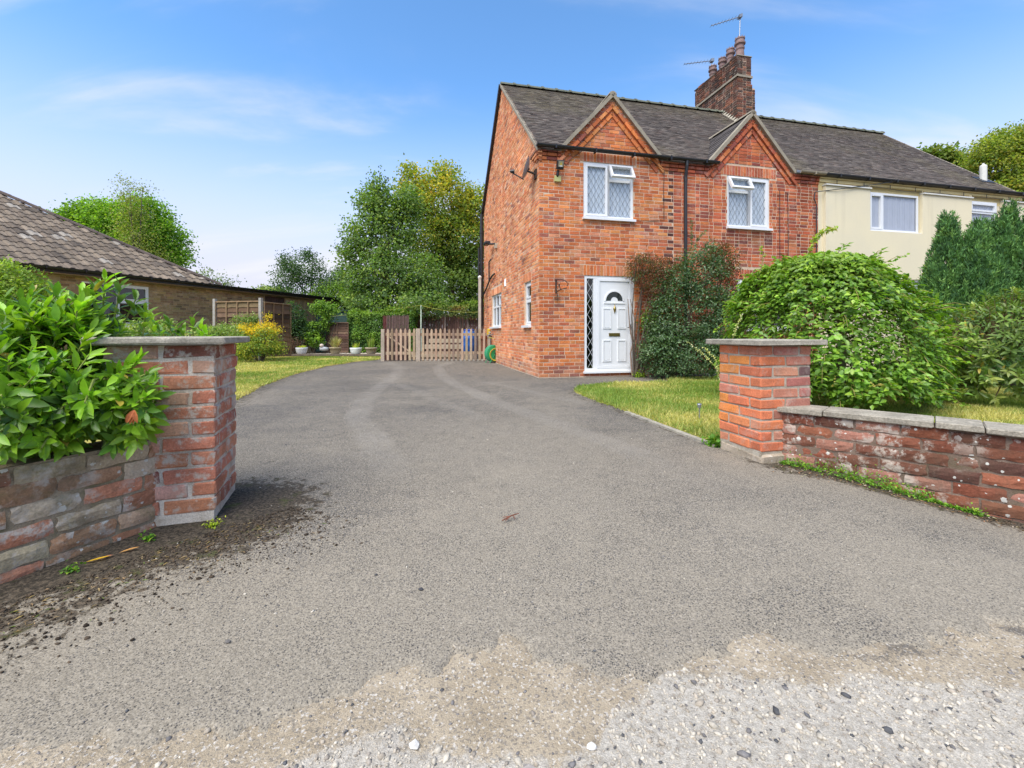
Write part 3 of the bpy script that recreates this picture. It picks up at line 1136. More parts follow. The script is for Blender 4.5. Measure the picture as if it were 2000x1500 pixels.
n = 60000
gx, gy = R.uniform(-2.0, 2.6, n), R.uniform(0.78, 1.62, n) ** 1.0
e = edge_y(gx)
chip = chip_amt(gx, gy)
keep = (gy < e + 0.01) & (R.random(n) < np.where(chip > 0.5, 0.75, 0.17)) & (np.abs(gx) < 1.25 * gy)
gx, gy, chip = gx[keep], gy[keep], chip[keep]
n = len(gx)
sz = np.clip(R.lognormal(math.log(0.0020), 0.58, n), 0.0009, 0.0105) * np.where(chip > 0.5, 1.25, 1.0)
pal = np.array([(0.45, 0.405, 0.33), (0.36, 0.31, 0.245), (0.27, 0.235, 0.195), (0.16, 0.15, 0.145), (0.09, 0.09, 0.092)])
ci = np.where(chip > 0.5, R.choice(5, n, p=[0.62, 0.22, 0.09, 0.04, 0.03]), R.choice(5, n, p=[0.16, 0.30, 0.34, 0.14, 0.06]))
tint = pal[ci] * R.uniform(0.8, 1.15, (n, 1))
stones('gravel', np.stack([gx, gy, road_z(gx, gy) + sz * 0.12], -1), sz, tint, M['stone'])
# grit lying on the tarmac
n = 2600
gy = 1.1 * (7.0 / 1.1) ** R.random(n)
gx = R.uniform(-1.1, 1.1, n) * np.minimum(gy, 3.4) * 0.95
keep = (gy > edge_y(gx) + 0.02) & (gx > -1.2 - 0.2 * gy) & (gx < 1.2 + 0.4 * np.minimum(gy, 2))
gx, gy = gx[keep], gy[keep]
n = len(gx)
sz = np.clip(R.lognormal(math.log(0.0022), 0.5, n), 0.001, 0.009)
tint = pal[R.choice(5, n, p=[0.18, 0.22, 0.2, 0.2, 0.2])] * R.uniform(0.8, 1.15, (n, 1))
stones('grit', np.stack([gx, gy, drive_z(gx, gy) + sz * 0.25], -1), sz, tint, M['stone'])


# ------------------------------------------------------------------ lawns
def left_in(x, y):
    bx = np.interp(y, [p[1] for p in LEFT_LAWN], [p[0] for p in LEFT_LAWN])
    d = bx - x + 0.05 * vnoise(x, y, 3, 41, 2)
    d = np.minimum(d, (17.45 - y))
    return np.minimum(d, y - 3.6)


def right_in(x, y):
    bx = np.interp(y, [p[1] for p in RIGHT_LAWN[:6]], [p[0] for p in RIGHT_LAWN[:6]])
    top = np.interp(x, [0.9, 1.0, 1.16, 1.63, 2.4, 3.0, 3.3, 12], [7.1, 7.2, 7.75, 8.22, 8.42, 8.52, 9.2, 11.4])
    d = np.minimum(x - bx, top - y) + 0.04 * vnoise(x, y, 3, 42, 2)
    wl_ = (x - 2.0) * 0.69 + (y - 3.28) * 0.722 - 0.16
    return np.minimum(d, wl_)


def lawn_z(f):
    def z(x, y):
        d = f(x, y)
        return -0.30 + 0.325 * smooth(d, -0.05, 0.03) + 0.02 * vnoise(x, y, 1.5, 43, 2) * smooth(d, 0, 0.4)
    return z


def grass(name, f, x0, x1, y0, y1, n, dry):
    x = R.uniform(x0, x1, n)
    y = y0 * (y1 / y0) ** R.random(n)
    k = (f(x, y) > -0.01) & (np.abs(x) < 1.25 * y + 0.3)
    x, y = x[k], y[k]
    n = len(x)
    z = lawn_z(f)(x, y) - 0.004
    h = R.uniform(0.022, 0.05, n) * (0.8 + 0.5 * smooth(vnoise(x, y, 2, 45, 2), -0.2, 0.3))
    edge = 1 - smooth(f(x, y), 0.0, 0.10)
    h *= 1 + 0.35 * edge
    w = 0.0022 + 0.0007 * y
    ang = R.uniform(0, 2 * np.pi, n)
    lean = R.normal(0, 0.5, (n, 2)) * h[:, None]
    B = np.stack([x, y, z], -1)
    s = np.stack([np.cos(ang) * w, np.sin(ang) * w, np.zeros(n)], -1)
    tip = B + np.stack([lean[:, 0], lean[:, 1], h], -1)
    V = np.stack([B - s, B + s, tip], 1).reshape(-1, 3)
    dryf = np.clip(smooth(vnoise(x, y, 0.9, 44, 3) + R.normal(0, 0.16, n), -0.25, 0.42) + dry + 0.25 * edge, 0, 1)[:, None]
    c = (1 - dryf) * np.array([0.125, 0.185, 0.034]) + dryf * np.array([0.38, 0.33, 0.12])
    c = c * R.uniform(0.7, 1.3, (n, 1))
    o = tmesh(name, V, np.arange(3 * n).reshape(-1, 3), M['leaf'], None, np.repeat(c, 3, 0))
    return tag(o, None, None, None, 'stuff')


V, Q, _, _ = grid_sheet(np.linspace(-14, -3.2, 150), np.linspace(3.5, 17.6, 150), lawn_z(left_in))
tag(tmesh('lawn', V, Q, M['lawn'], smooth=True), kind='structure')
V, Q, _, _ = grid_sheet(np.linspace(0.85, 12, 190), np.linspace(1.4, 11, 190), lawn_z(right_in))
tag(tmesh('lawn', V, Q, M['lawn'], smooth=True), kind='structure')
kp = np.array([A3(x - 0.03, y, 0) for x, y in [(1.74, 3.70), (1.66, 4.05), (1.56, 4.5), (1.47, 4.95), (1.40, 5.3)]])
mbk = MB()
for p_, q_ in zip(kp[:-1], kp[1:]):
    d_ = (q_ - p_) / np.linalg.norm(q_ - p_)
    mbk.add(*fbox(Frame(p_, d_, A3(-d_[1], d_[0], 0)), 0.004, np.linalg.norm(q_ - p_) - 0.004, -0.05, 0.022, -0.03, 0.025))
tag(mbk.build('kerb', M['concrete']), kind='structure')
grass('grass', left_in, -11, -3.0, 4.2, 17.4, 70000, -0.02)
grass('grass', right_in, 0.9, 9.0, 3.3, 9.3, 130000, -0.10)


# ------------------------------------------------------------------ gate pillars and low walls
def chamfer_box(fr, a0, a1, z0, z1, n0, n1, ch=0.007, jit=0.0024):
    """a worn block: all edges and corners taken off, 24 vertices"""
    a, z, n = (a0, a1), (z0, z1), (n0, n1)
    P, idx = [], {}
    for i in (0, 1):
        for j in (0, 1):
            for k in (0, 1):
                for ax in range(3):
                    q = [a[i], z[j], n[k]]
                    s = [ch if v == 0 else -ch for v in (i, j, k)]
                    for b in range(3):
                        if b != ax:
                            q[b] += s[b] * R.uniform(0.6, 1.5)
                    idx[(i, j, k, ax)] = len(P)
                    P.append(q)
    P = np.array(P)
    P += R.normal(0, jit, P.shape) * np.array([1, 0.8, 0.8])
    V = fr.p(P[:, 0], P[:, 1], P[:, 2])
    g = lambda i, j, k, ax: idx[(i, j, k, ax)]
    F = []
    for s in (0, 1):
        F.append([g(s, 0, 0, 0), g(s, 1, 0, 0), g(s, 1, 1, 0), g(s, 0, 1, 0)])
        F.append([g(0, s, 0, 1), g(1, s, 0, 1), g(1, s, 1, 1), g(0, s, 1, 1)])
        F.append([g(0, 0, s, 2), g(1, 0, s, 2), g(1, 1, s, 2), g(0, 1, s, 2)])
    for s in (0, 1):
        for t in (0, 1):
            F.append([g(s, t, 0, 0), g(s, t, 0, 1), g(s, t, 1, 1), g(s, t, 1, 0)])
            F.append([g(s, 0, t, 0), g(s, 0, t, 2), g(s, 1, t, 2), g(s, 1, t, 0)])
            F.append([g(0, s, t, 1), g(0, s, t, 2), g(1, s, t, 2), g(1, s, t, 1)])
    for i in (0, 1):
        for j in (0, 1):
            for k in (0, 1):
                F.append([g(i, j, k, 0), g(i, j, k, 1), g(i, j, k, 2)])
    return V, F


def pillar(label, O, u, v, z0, rows, ch, cap_t, over, mat, mortar, palf, s=0.45, plinth=0.07, wedge=0.0):
    O = A3(*O, 0)
    u, v = A3(*u, 0), A3(*v, 0)
    root = thing('gate_pillar', label, 'gate pillar', O + (u + v) * s / 2, 'brick gate pillars either side of the drive')
    fr = Frame(O, u, -v)
    j = 0.011
    mb = MB()
    e = 0.0065
    mb.box(fr, e, s - e, -0.15, z0 + rows * ch - 0.004, -s + e, -e)
    mb.build('mortar', M[mortar], root)
    zt = z0 + rows * ch
    d = 0.105
    m_ = (s - j) / 2
    for r in range(rows):
        a, b = z0 + r * ch + j * 0.5, z0 + (r + 1) * ch - j * 0.5
        if r % 2 == 0:
            bl = [(0, m_, -d, 0), (m_ + j, s, -d, 0), (0, m_, -s, -s + d), (m_ + j, s, -s, -s + d),
                  (0, d, -s + d + j, -d - j), (s - d, s, -s + d + j, -d - j)]
        else:
            bl = [(0, d, -m_, 0), (0, d, -s, -m_ - j), (s - d, s, -m_, 0), (s - d, s, -s, -m_ - j),
                  (d + j, s - d - j, -d, 0), (d + j, s - d - j, -s, -s + d)]
        for q in bl:
            o = R.normal(0, 0.0018, 2)
            V, F = chamfer_box(fr, q[0] + o[0], q[1] + o[0], a, b, q[2] + o[1], q[3] + o[1])
            c = V.mean(0)
            mobj('brick', V, F, M[mat], root, pick(palf(c - O, r)), loc=c)
    if plinth:
        V, F = chamfer_box(fr, -0.004, s + 0.006, -0.16, z0 - 0.003, -s - 0.006, 0.008, 0.022, 0.007)
        mobj('plinth', V, F, M['brick_lowwall'], root, (0.40, 0.33, 0.25))
    V, F = chamfer_box(fr, -over, s + over, zt, zt + cap_t, -s - over, over, 0.006, 0.0015)
    mobj('cap_stone', V, F, M['concrete'], root)
    return root


UH = np.array([0.974, 0.2265])
VH = np.array([-0.2265, 0.974])
pillar('square red brick gate pillar with flat stone cap, beside the lichen spotted low wall', (1.83, 3.25), UH, VH, 0.075, 10, 0.0791, 0.043, 0.075,
       'brick_pillar', 'mortar_grey', lambda c, r: PAL_RP_LIT if np.dot(c[:2], UH) < 0.115 and np.dot(c[:2], VH) > 0.05 or np.dot(c[:2], UH) < 0.06 else PAL_RP_SHADE)  # drive face gets brighter bricks, light painted in by palette
UL = np.array([0.939, 0.345])
VL = np.array([-0.345, 0.939])
PL = np.array([-1.532, 2.28])
pillar('patchy paint-flecked brick gate pillar with flat stone cap, beside the glossy laurel', PL - UL * 0.46, UL, VL, 0.042, 11, 0.0782, 0.036, 0.06,
       'brick_left', 'mortar_left', lambda c, r: PAL_LP, s=0.46, plinth=0)


def low_wall(label, O, U, N, L, z0, rows, ch, mat, mortar, pal, coping=None, top=None, jit=0.004, rnd=0.0042):
    O = A3(*O, 0)
    fr = Frame(O, A3(*U, 0), A3(*N, 0))
    root = thing('garden_wall', label, 'garden wall', fr.p(L / 2, 0, -0.1), 'low brick walls beside the entrance')
    zt = z0 + rows * ch
    mb = MB()
    k = 70
    a = np.linspace(-0.02, L, k)
    zz = np.linspace(z0 - 0.12, zt, 24)
    AA, ZZ = np.meshgrid(a, zz)
    nn = -0.0065 + R.normal(0, 0.0018, AA.shape)
    V = fr.p(AA, ZZ, nn).reshape(-1, 3)
    F = [(jj * k + i, jj * k + i + 1, (jj + 1) * k + i + 1, (jj + 1) * k + i) for jj in range(23) for i in range(k - 1)]
    mb.add(V, F)
    V, F = fbox(fr, -0.02, L, z0 - 0.12, zt - 0.001, -0.22, -0.02)
    mb.add(V, [f for f in F if f != (0, 1, 2, 3)])
    mb.build('mortar', M[mortar], root, smooth=True)
    pcs = Pieces()
    for (a0, a1, b0, b1, r) in lay(0.0, L, z0, zt, ch, 0.010, 0.220, jit=jit):
        sag = 0.006 * math.sin(a0 * 4 + r)
        V, F = rough_block(fr, a0, a1, b0 + sag, b1 + sag, 0.002 + R.normal(0, 0.0025), 0.04, 7, 4, rnd, 0.0032)
        pcs.add(V, F, pick(pal, 0.14))
    pcs.emit('brick', 'brick_courses', M[mat], root, 300, smooth=False)
    if coping:
        cuts = coping
        for c0, c1 in zip(cuts[:-1], cuts[1:]):
            dz = R.normal(0, 0.002)
            V, F = chamfer_box(fr, c0 + 0.003, c1 - 0.003, zt + dz, top + dz, -0.25, 0.035 + R.normal(0, 0.003), 0.005, 0.0012)
            mobj('coping_stone', V, F, M['coping'], root)
    return root


low_wall('low wall of flaking pinkish bricks under the laurel at the left edge', (-2.397, 0.825), (0.414, 0.910), (0.910, -0.414), 1.53, -0.045, 6, 0.079, 'brick_lowwall', 'mortar_dark', PAL_LW, jit=0.008)
low_wall('low dark red brick wall with pale coping stones and white lichen spots', (2.015, 3.293), (0.722, -0.69), (-0.69, -0.722), 2.3, -0.16, 7, 0.0765, 'brick_rightwall', 'mortar_rw', PAL_RW,
         coping=[-0.16, 0.2525, 0.82, 1.034, 1.6, 2.3], top=0.413)

# ------------------------------------------------------------------ the brick house
HC = A3(0.572, 9.32, 0)
U3, V3 = A3(*UH, 0), A3(*VH, 0)
FH = Frame(HC, U3, -V3)                      # street front: a runs to the right
GH = Frame(HC, V3, -U3)                      # gable end: a runs to the back
EAVE, RIDGE, SR = 4.88, 8.31, 3.87
SLOPE = (RIDGE - EAVE) / SR
BACK = 7.1
TW = 7.2                                     # width of the brick half
TE = 14.25
house = thing('brick_house', 'red brick half of the semi detached house with white front door and two gablets', 'house', HC)

DOOR = (1.02, 2.20, 0.12, 2.20)
W1 = (1.00, 2.18, 3.46, 4.67)
W2 = (4.595, 5.77, 3.45, 4.66)
W3 = (4.87, 6.45, 1.05, 2.23)
fholes = [DOOR, W1, W2, W3]
fw = wall_core('wall', FH, 0.0, TW, -0.1, EAVE, fholes, M['mortar'], house)
G1, G2, GHW, GTOP = 1.66, 5.26, 1.20, 6.14


def gable_w(zm, g):
    return max(0.0, GHW * (GTOP - zm) / (GTOP - 4.86))


for g in (G1, G2):
    mb = MB()
    mb.add(FH.p([g - GHW, g + GHW, g], [4.86, 4.86, GTOP], -0.009), [(0, 1, 2)])
    mb.build('gablet_wall', M['mortar'], house)


def fspans(zm):
    if zm < 4.62:
        return [(0.0, TW)]
    iv = []
    for g in (G1, G2):
        w = min(gable_w(zm, g), GHW + 0.15) - 0.02
        if w > 0.05:
            iv.append((g - w, g + w))
    return iv


pcs = Pieces()
LINT1, LINT2, LINT3 = (0.92, 2.30, 2.20, 2.435), (4.42, 5.95, 4.66, 4.90), (4.75, 6.55, 2.23, 2.46)
AR1 = (0.92, 2.26, 4.67, 4.88)
ext_end = 3.18
soldiers = [LINT1, LINT2, LINT3, AR1]
hid = [(1232, 500, 1445, 745), (1400, 660, 1580, 900), (1440, 520, 1900, 830)]


def house_key(c):
    d, px, py = seen(c)
    for h in hid:
        if h[0] < px < h[2] and h[1] < py < h[3]:
            d += 500
    return d


for rng_, bond, pal in (((0.0, ext_end), 'stretcher', PAL_EXT), ((ext_end + 0.006, TW), 'flemish', PAL_OLD)):
    def sp(zm, rr=rng_):
        out = []
        for a, b in fspans(zm):
            a, b = max(a, rr[0]), min(b, rr[1])
            if b - a > 0.04:
                out.append((a, b))
        return out
    for (a0, a1, b0, b1, r) in lay(rng_[0], rng_[1], 0.02, 6.10, 0.0782, 0.011, 0.224, bond, fholes + soldiers, sp):
        t = pick(pal)
        am, zm = (a0 + a1) / 2, (b0 + b1) / 2
        if pal is PAL_EXT and am > ext_end - 0.24 and r % 2 == 0:
            t = np.array([0.10, 0.042, 0.035]) * R.uniform(0.8, 1.3)
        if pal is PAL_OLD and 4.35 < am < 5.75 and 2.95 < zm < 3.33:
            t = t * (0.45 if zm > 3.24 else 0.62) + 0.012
        if pal is PAL_OLD and 5.9 < am and R.random() < 0.35:
            t = t * 0.72
        if zm < 0.25:
            t = t * 0.75 + np.array([0.05, 0.035, 0.03])
        V, F = house_brick(FH, a0, a1, b0, b1, R.normal(0.001, 0.0012))
        pcs.add(V, F, t, house_key(V.mean(0)))
for (a0, a1, b0, b1) in soldiers:
    a = a0
    while a < a1 - 0.03:
        V, F = house_brick(FH, a, min(a + 0.067, a1), b0 + 0.006, b1 - 0.008, R.normal(0.002, 0.001))
        pcs.add(V, F, pick(PAL_EXT if b0 < 2.22 or a0 < 1 else PAL_OLD), house_key(V.mean(0)))
        a += 0.078
# oversailing eaves courses between the gablets
for (c0, c1) in ((-0.05, G1 - GHW + 0.02), (G1 + GHW - 0.02, G2 - GHW + 0.02), (G2 + GHW - 0.02, TW)):
    for k in range(3):
        a = c0
        while a < c1 - 0.03:
            b = min(a + 0.213, c1)
            z = 4.625 + 0.078 * k
            V, F = house_brick(FH, a, b, z, z + 0.067, 0.022 * (k + 1), 0.06)
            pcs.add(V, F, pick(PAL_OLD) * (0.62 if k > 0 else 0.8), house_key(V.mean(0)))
            a = b + 0.011
# raked string courses in the gablets
for g in (G1, G2):
    for sgn in (-1, 1):
        for inset, pr in ((0.12, 0.045), (0.24, 0.026)):
            top = GTOP - inset * 1.45
            zl = 4.60
            n_ = int((top - zl) / 0.152)
            for i in range(n_):
                za, zb = zl + (top - zl) * i / n_, zl + (top - zl) * (i + 1) / n_ - 0.01
                f = GHW / (GTOP - 4.86)
                xa, xb = g + sgn * (top - za) * f, g + sgn * (top - zb) * f
                ox = -sgn * 0.068 * 0.73
                oz = -0.068 * 0.68
                q = [(xa, za), (xb, zb), (xb + ox, zb + oz), (xa + ox, za + oz)]
                V = np.vstack([FH.p([p[0] for p in q], [p[1] for p in q], pr), FH.p([p[0] for p in q], [p[1] for p in q], -0.01)])
                F = [(0, 1, 2, 3), (4, 5, 1, 0), (5, 6, 2, 1), (6, 7, 3, 2), (7, 4, 0, 3)]
                pcs.add(V, F, pick(PAL_EXT if g == G1 else PAL_OLD), house_key(V.mean(0)))
pcs.emit('brick', 'brick_courses', M['brick'], fw, 230)

# gable end
WN = (0.64, 1.22, 1.13, 2.14)
WF = (3.94, 5.48, 1.15, 2.17)
gholes = [WN, WF]
gw = wall_core('gable_wall', GH, 0.0, BACK, -0.1, EAVE, gholes, M['mortar'], house,
               top=[(BACK, RIDGE - SLOPE * (BACK - SR)), (SR, RIDGE)])


def gspans(zm):
    if zm < EAVE - 0.05:
        return [(0.0, BACK)]
    lo = (zm - EAVE) / SLOPE
    hi = min(BACK, SR + (RIDGE - zm) / SLOPE)
    return [(lo + 0.02, hi - 0.02)] if hi - lo > 0.1 else []


pcs = Pieces()
gsold = [(0.56, 1.30, 2.14, 2.36), (3.86, 5.56, 2.17, 2.39)]
vent_hole = (3.28, 3.44, 2.30, 2.48)
for (a0, a1, b0, b1, r) in lay(0.0, BACK, 0.02, RIDGE - 0.1, 0.0782, 0.011, 0.224, 'stretcher', gholes + gsold + [vent_hole], gspans):
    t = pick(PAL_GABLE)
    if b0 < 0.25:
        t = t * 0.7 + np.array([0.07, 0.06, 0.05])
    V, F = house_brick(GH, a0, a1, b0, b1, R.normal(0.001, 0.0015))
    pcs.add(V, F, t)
for (a0, a1, b0, b1) in gsold:
    a = a0
    while a < a1 - 0.03:
        V, F = house_brick(GH, a, min(a + 0.067, a1), b0 + 0.006, b1 - 0.008, 0.002)
        pcs.add(V, F, pick(PAL_GABLE))
        a += 0.078
# corbelled foot of the verge
for k in range(4):
    a1 = 0.18 + 0.13 * k
    V, F = house_brick(GH, -0.02 - 0.02 * k, a1, 4.59 + 0.078 * k, 4.657 + 0.078 * k, 0.012 + 0.012 * k, 0.05)
    pcs.add(V, F, pick(PAL_GABLE))
pcs.emit('brick', 'brick_courses', M['brick'], gw, 70)
MB().box(GH, 3.27, 3.45, 2.29, 2.49, -0.02, 0.012).build('air_brick', M['matte'], gw)
# rest of the shell, out of view
mb = MB()
mb.add(np.vstack([GH.p([BACK, BACK], [0, 5.4], -0.009), GH.p([BACK, BACK], [5.4, 0], -TW)]), [(0, 1, 2, 3)])
mb.build('rear_wall', M['mortar'], house)

LEADS = (0.118, 0.205, 0.0085, 'lead')
window(house, FH, *W1, [(0, 0.5, 0, 1, 1), (0.5, 1, 0.70, 1, 2), (0.5, 1, 0, 0.70, 0)], n=-0.02, lattice=LEADS, sill=0.05)
window(house, FH, *W2, [(0, 0.53, 0, 0.70, 0), (0, 0.53, 0.70, 1, 2), (0.53, 1, 0, 1, 1)], n=-0.02, lattice=LEADS, sill=0.05)
window(house, FH, *W3, [(0, 0.33, 0.66, 1, 1), (0, 0.33, 0, 0.66, 0), (0.33, 1, 0, 1, 0)], n=-0.02, sill=0.05, curtain=None)
window(house, GH, *WN, [(0, 1, 0.60, 1, 1), (0, 1, 0, 0.60, 1)], n=-0.045, sill=0.05, curtain=None, glass='glass_dark')
window(house, GH, *WF, [(0, 0.34, 0.62, 1, 1), (0.34, 0.67, 0.62, 1, 0), (0.67, 1, 0.62, 1, 0), (0, 0.34, 0, 0.62, 0), (0.34, 0.67, 0, 0.62, 0), (0.67, 1, 0, 0.62, 0)],
       n=-0.045, sill=0.05, curtain='curtain', glass='glass_dark')

# front door
door = node('front_door', house, FH.p(1.6, 0.12, 0))
d0, d1, dz0, dz1 = DOOR
n0 = -0.015
mb = MB()
ring(mb, FH, d0 + 0.003, d1 - 0.003, dz0 + 0.01, dz1 - 0.003, 0.055, n0 - 0.08, n0)
mb.box(FH, 1.235, 1.325, dz0 + 0.06, dz1 - 0.055, n0 - 0.078, n0 - 0.002)
ring(mb, FH, 1.327, d1 - 0.058, dz0 + 0.066, dz1 - 0.058, 0.05, n0 - 0.07, n0 + 0.008)
mb.build('frame', M['upvc'], door)
MB().box(FH, d0 - 0.03, d1 + 0.06, dz0 - 0.035, dz0 + 0.009, -0.08, 0.06).build('threshold', M['upvc'], door)
MB().add(FH.p([d0 + 0.05, 1.24, 1.24, d0 + 0.05], [dz0 + 0.06, dz0 + 0.06, dz1 - 0.055, dz1 - 0.055], n0 - 0.034), [(0, 1, 2, 3)]).build('side_pane', M['glass_dark'], door)
mb = MB()
bars_lattice(mb, FH, d0 + 0.058, 1.234, dz0 + 0.065, dz1 - 0.058, n0 - 0.027, 0.007, 0.138, 0.235, phase=0.03)
mb.build('lead_lattice', M['lead_white'], door)
l0, l1, lz0, lz1 = 1.379, 2.088, 0.238, 2.088
mb = MB()
mb.box(FH, l0, l1, lz0, lz1, n0 - 0.06, n0 - 0.012)


def moulding(a0, a1, z0, z1, w=0.022):
    ring(mb, FH, a0, a1, z0, z1, w, n0 - 0.012, n0 + 0.004)
    mb.box(FH, a0 + w + 0.012, a1 - w - 0.012, z0 + w + 0.012, z1 - w - 0.012, n0 - 0.012, n0 - 0.004)


mx = (l0 + l1) / 2
for s in (-1, 1):
    cx = mx + s * 0.175
    moulding(cx - 0.10, cx + 0.10, 1.05, 1.50)
    moulding(cx - 0.10, cx + 0.10, 0.33, 0.80)
# raised arch round the fanlight
th = np.linspace(0, math.pi, 17)
for (r0, r1, nn) in ((0.205, 0.235, n0 + 0.004),):
    Va = np.vstack([FH.p(mx + r0 * np.cos(th), 1.66 + r0 * np.sin(th), nn), FH.p(mx + r1 * np.cos(th), 1.66 + r1 * np.sin(th), nn), FH.p(mx + r1 * np.cos(th), 1.66 + r1 * np.sin(th), n0 - 0.013), FH.p(mx + r0 * np.cos(th), 1.66 + r0 * np.sin(th), n0 - 0.013)])
    k = 17
    F = []
    for i in range(k - 1):
        for q in ((0, 1), (1, 2), (3, 0)):
            F.append((q[0] * k + i, q[0] * k + i + 1, q[1] * k + i + 1, q[1] * k + i))
    mb.add(Va, F)
mb.box(FH, mx - 0.25, mx + 0.25, 1.60, 1.625, n0 - 0.013, n0 + 0.004)
mb.build('door_leaf', M['upvc'], door)
ri, ro = 0.085, 0.198
Va = np.vstack([FH.p(mx + ri * np.cos(th), 1.665 + ri * np.sin(th), n0 - 0.008), FH.p(mx + ro * np.cos(th), 1.665 + ro * np.sin(th), n0 - 0.008)])
mobj('fanlight', Va, [(i, i + 1, 17 + i + 1, 17 + i) for i in range(16)], pm('dark_glass', (0.012, 0.02, 0.016), rough=0.05, var=None, fine=None, bump=None, spec=0.6), door)
mb = MB()
mb.box(FH, mx - 0.13, mx + 0.13, 0.885, 0.955, n0 - 0.012, n0 + 0.004)
mb.box(FH, mx - 0.115, mx + 0.115, 0.90, 0.942, n0 + 0.004, n0 + 0.010)
mb.build('letterbox', M['brass'], door)
mb = MB()
kc = FH.p(mx + 0.005, 1.49, n0)
mb.lathe(kc - A3(0, 0, 0.055), [(0.004, -0.05), (0.018, 0.0), (0.034, 0.045), (0.030, 0.075), (0.012, 0.095), (0.005, 0.15)], 10)
mb.build('knocker', M['brass'], door, smooth=True)
mb = MB()
mb.box(FH, 2.098, 2.125, 0.93, 1.15, n0 + 0.008, n0 + 0.016)
mb.box(FH, 2.02, 2.118, 1.07, 1.088, n0 + 0.04, n0 + 0.054)
mb.box(FH, 2.103, 2.12, 1.068, 1.09, n0 + 0.016, n0 + 0.04)
mb.build('handle', M['steel'], door)
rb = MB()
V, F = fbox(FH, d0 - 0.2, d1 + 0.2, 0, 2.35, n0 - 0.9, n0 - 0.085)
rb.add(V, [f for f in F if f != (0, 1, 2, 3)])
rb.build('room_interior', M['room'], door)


# ------------------------------------------------------------------ plain tiled roofs
def roof_pal():
    c = np.array([(0.105, 0.088, 0.077), (0.125, 0.106, 0.092), (0.085, 0.072, 0.065), (0.145, 0.124, 0.106), (0.115, 0.090, 0.077)][R.choice(5, p=[.3, .25, .2, .1, .15])])
    return c * R.uniform(0.84, 1.16)


def tile_roof(O, U, D, N, L, H, gauge=0.1, width=0.166, inside=None, t=0.017, pal=roof_pal, lap=0.03):
    """plain tiles: O eave start, U along the eave, D up the slope, N out of the slope"""
    pcs = Pieces()
    rows = int(H / gauge) + 1
    fr = Frame(O, U, N, D)
    for r in range(rows):
        d0 = r * gauge
        off = -(r % 2) * width / 2
        for i in range(int(L / width) + 2):
            a0 = off + i * width + 0.002
            a1 = a0 + width - 0.004
            a0, a1 = max(a0, 0), min(a1, L)
            if a1 - a0 < 0.03:
                continue
            am = (a0 + a1) / 2
            if inside and not inside(am, d0 + gauge / 2):
                continue
            lift = R.normal(0, 0.0025)
            d1 = min(d0 + gauge + lap, H)
            sk = R.normal(0, 0.0025)
            V = fr.p([a0, a1, a1, a0, a0, a1], [d0 + sk, d0 - sk, d1, d1, d0 + sk, d0 - sk], [t + lift, t + lift, 0.003, 0.003, lift - 0.004, lift - 0.004])
            pcs.add(V, [(0, 1, 2, 3), (4, 5, 1, 0), (0, 3, 4), (1, 5, 2)], pal())
    return pcs


def slope_frame(z_e=EAVE):
    D = V3 * SR + A3(0, 0, RIDGE - EAVE)
    Ls = np.linalg.norm(D)
    D /= Ls
    Nn = np.cross(U3, D)
    return D, Nn, Ls


D_, N_, LS = slope_frame()
OV = 0.10                                   # eaves overhang


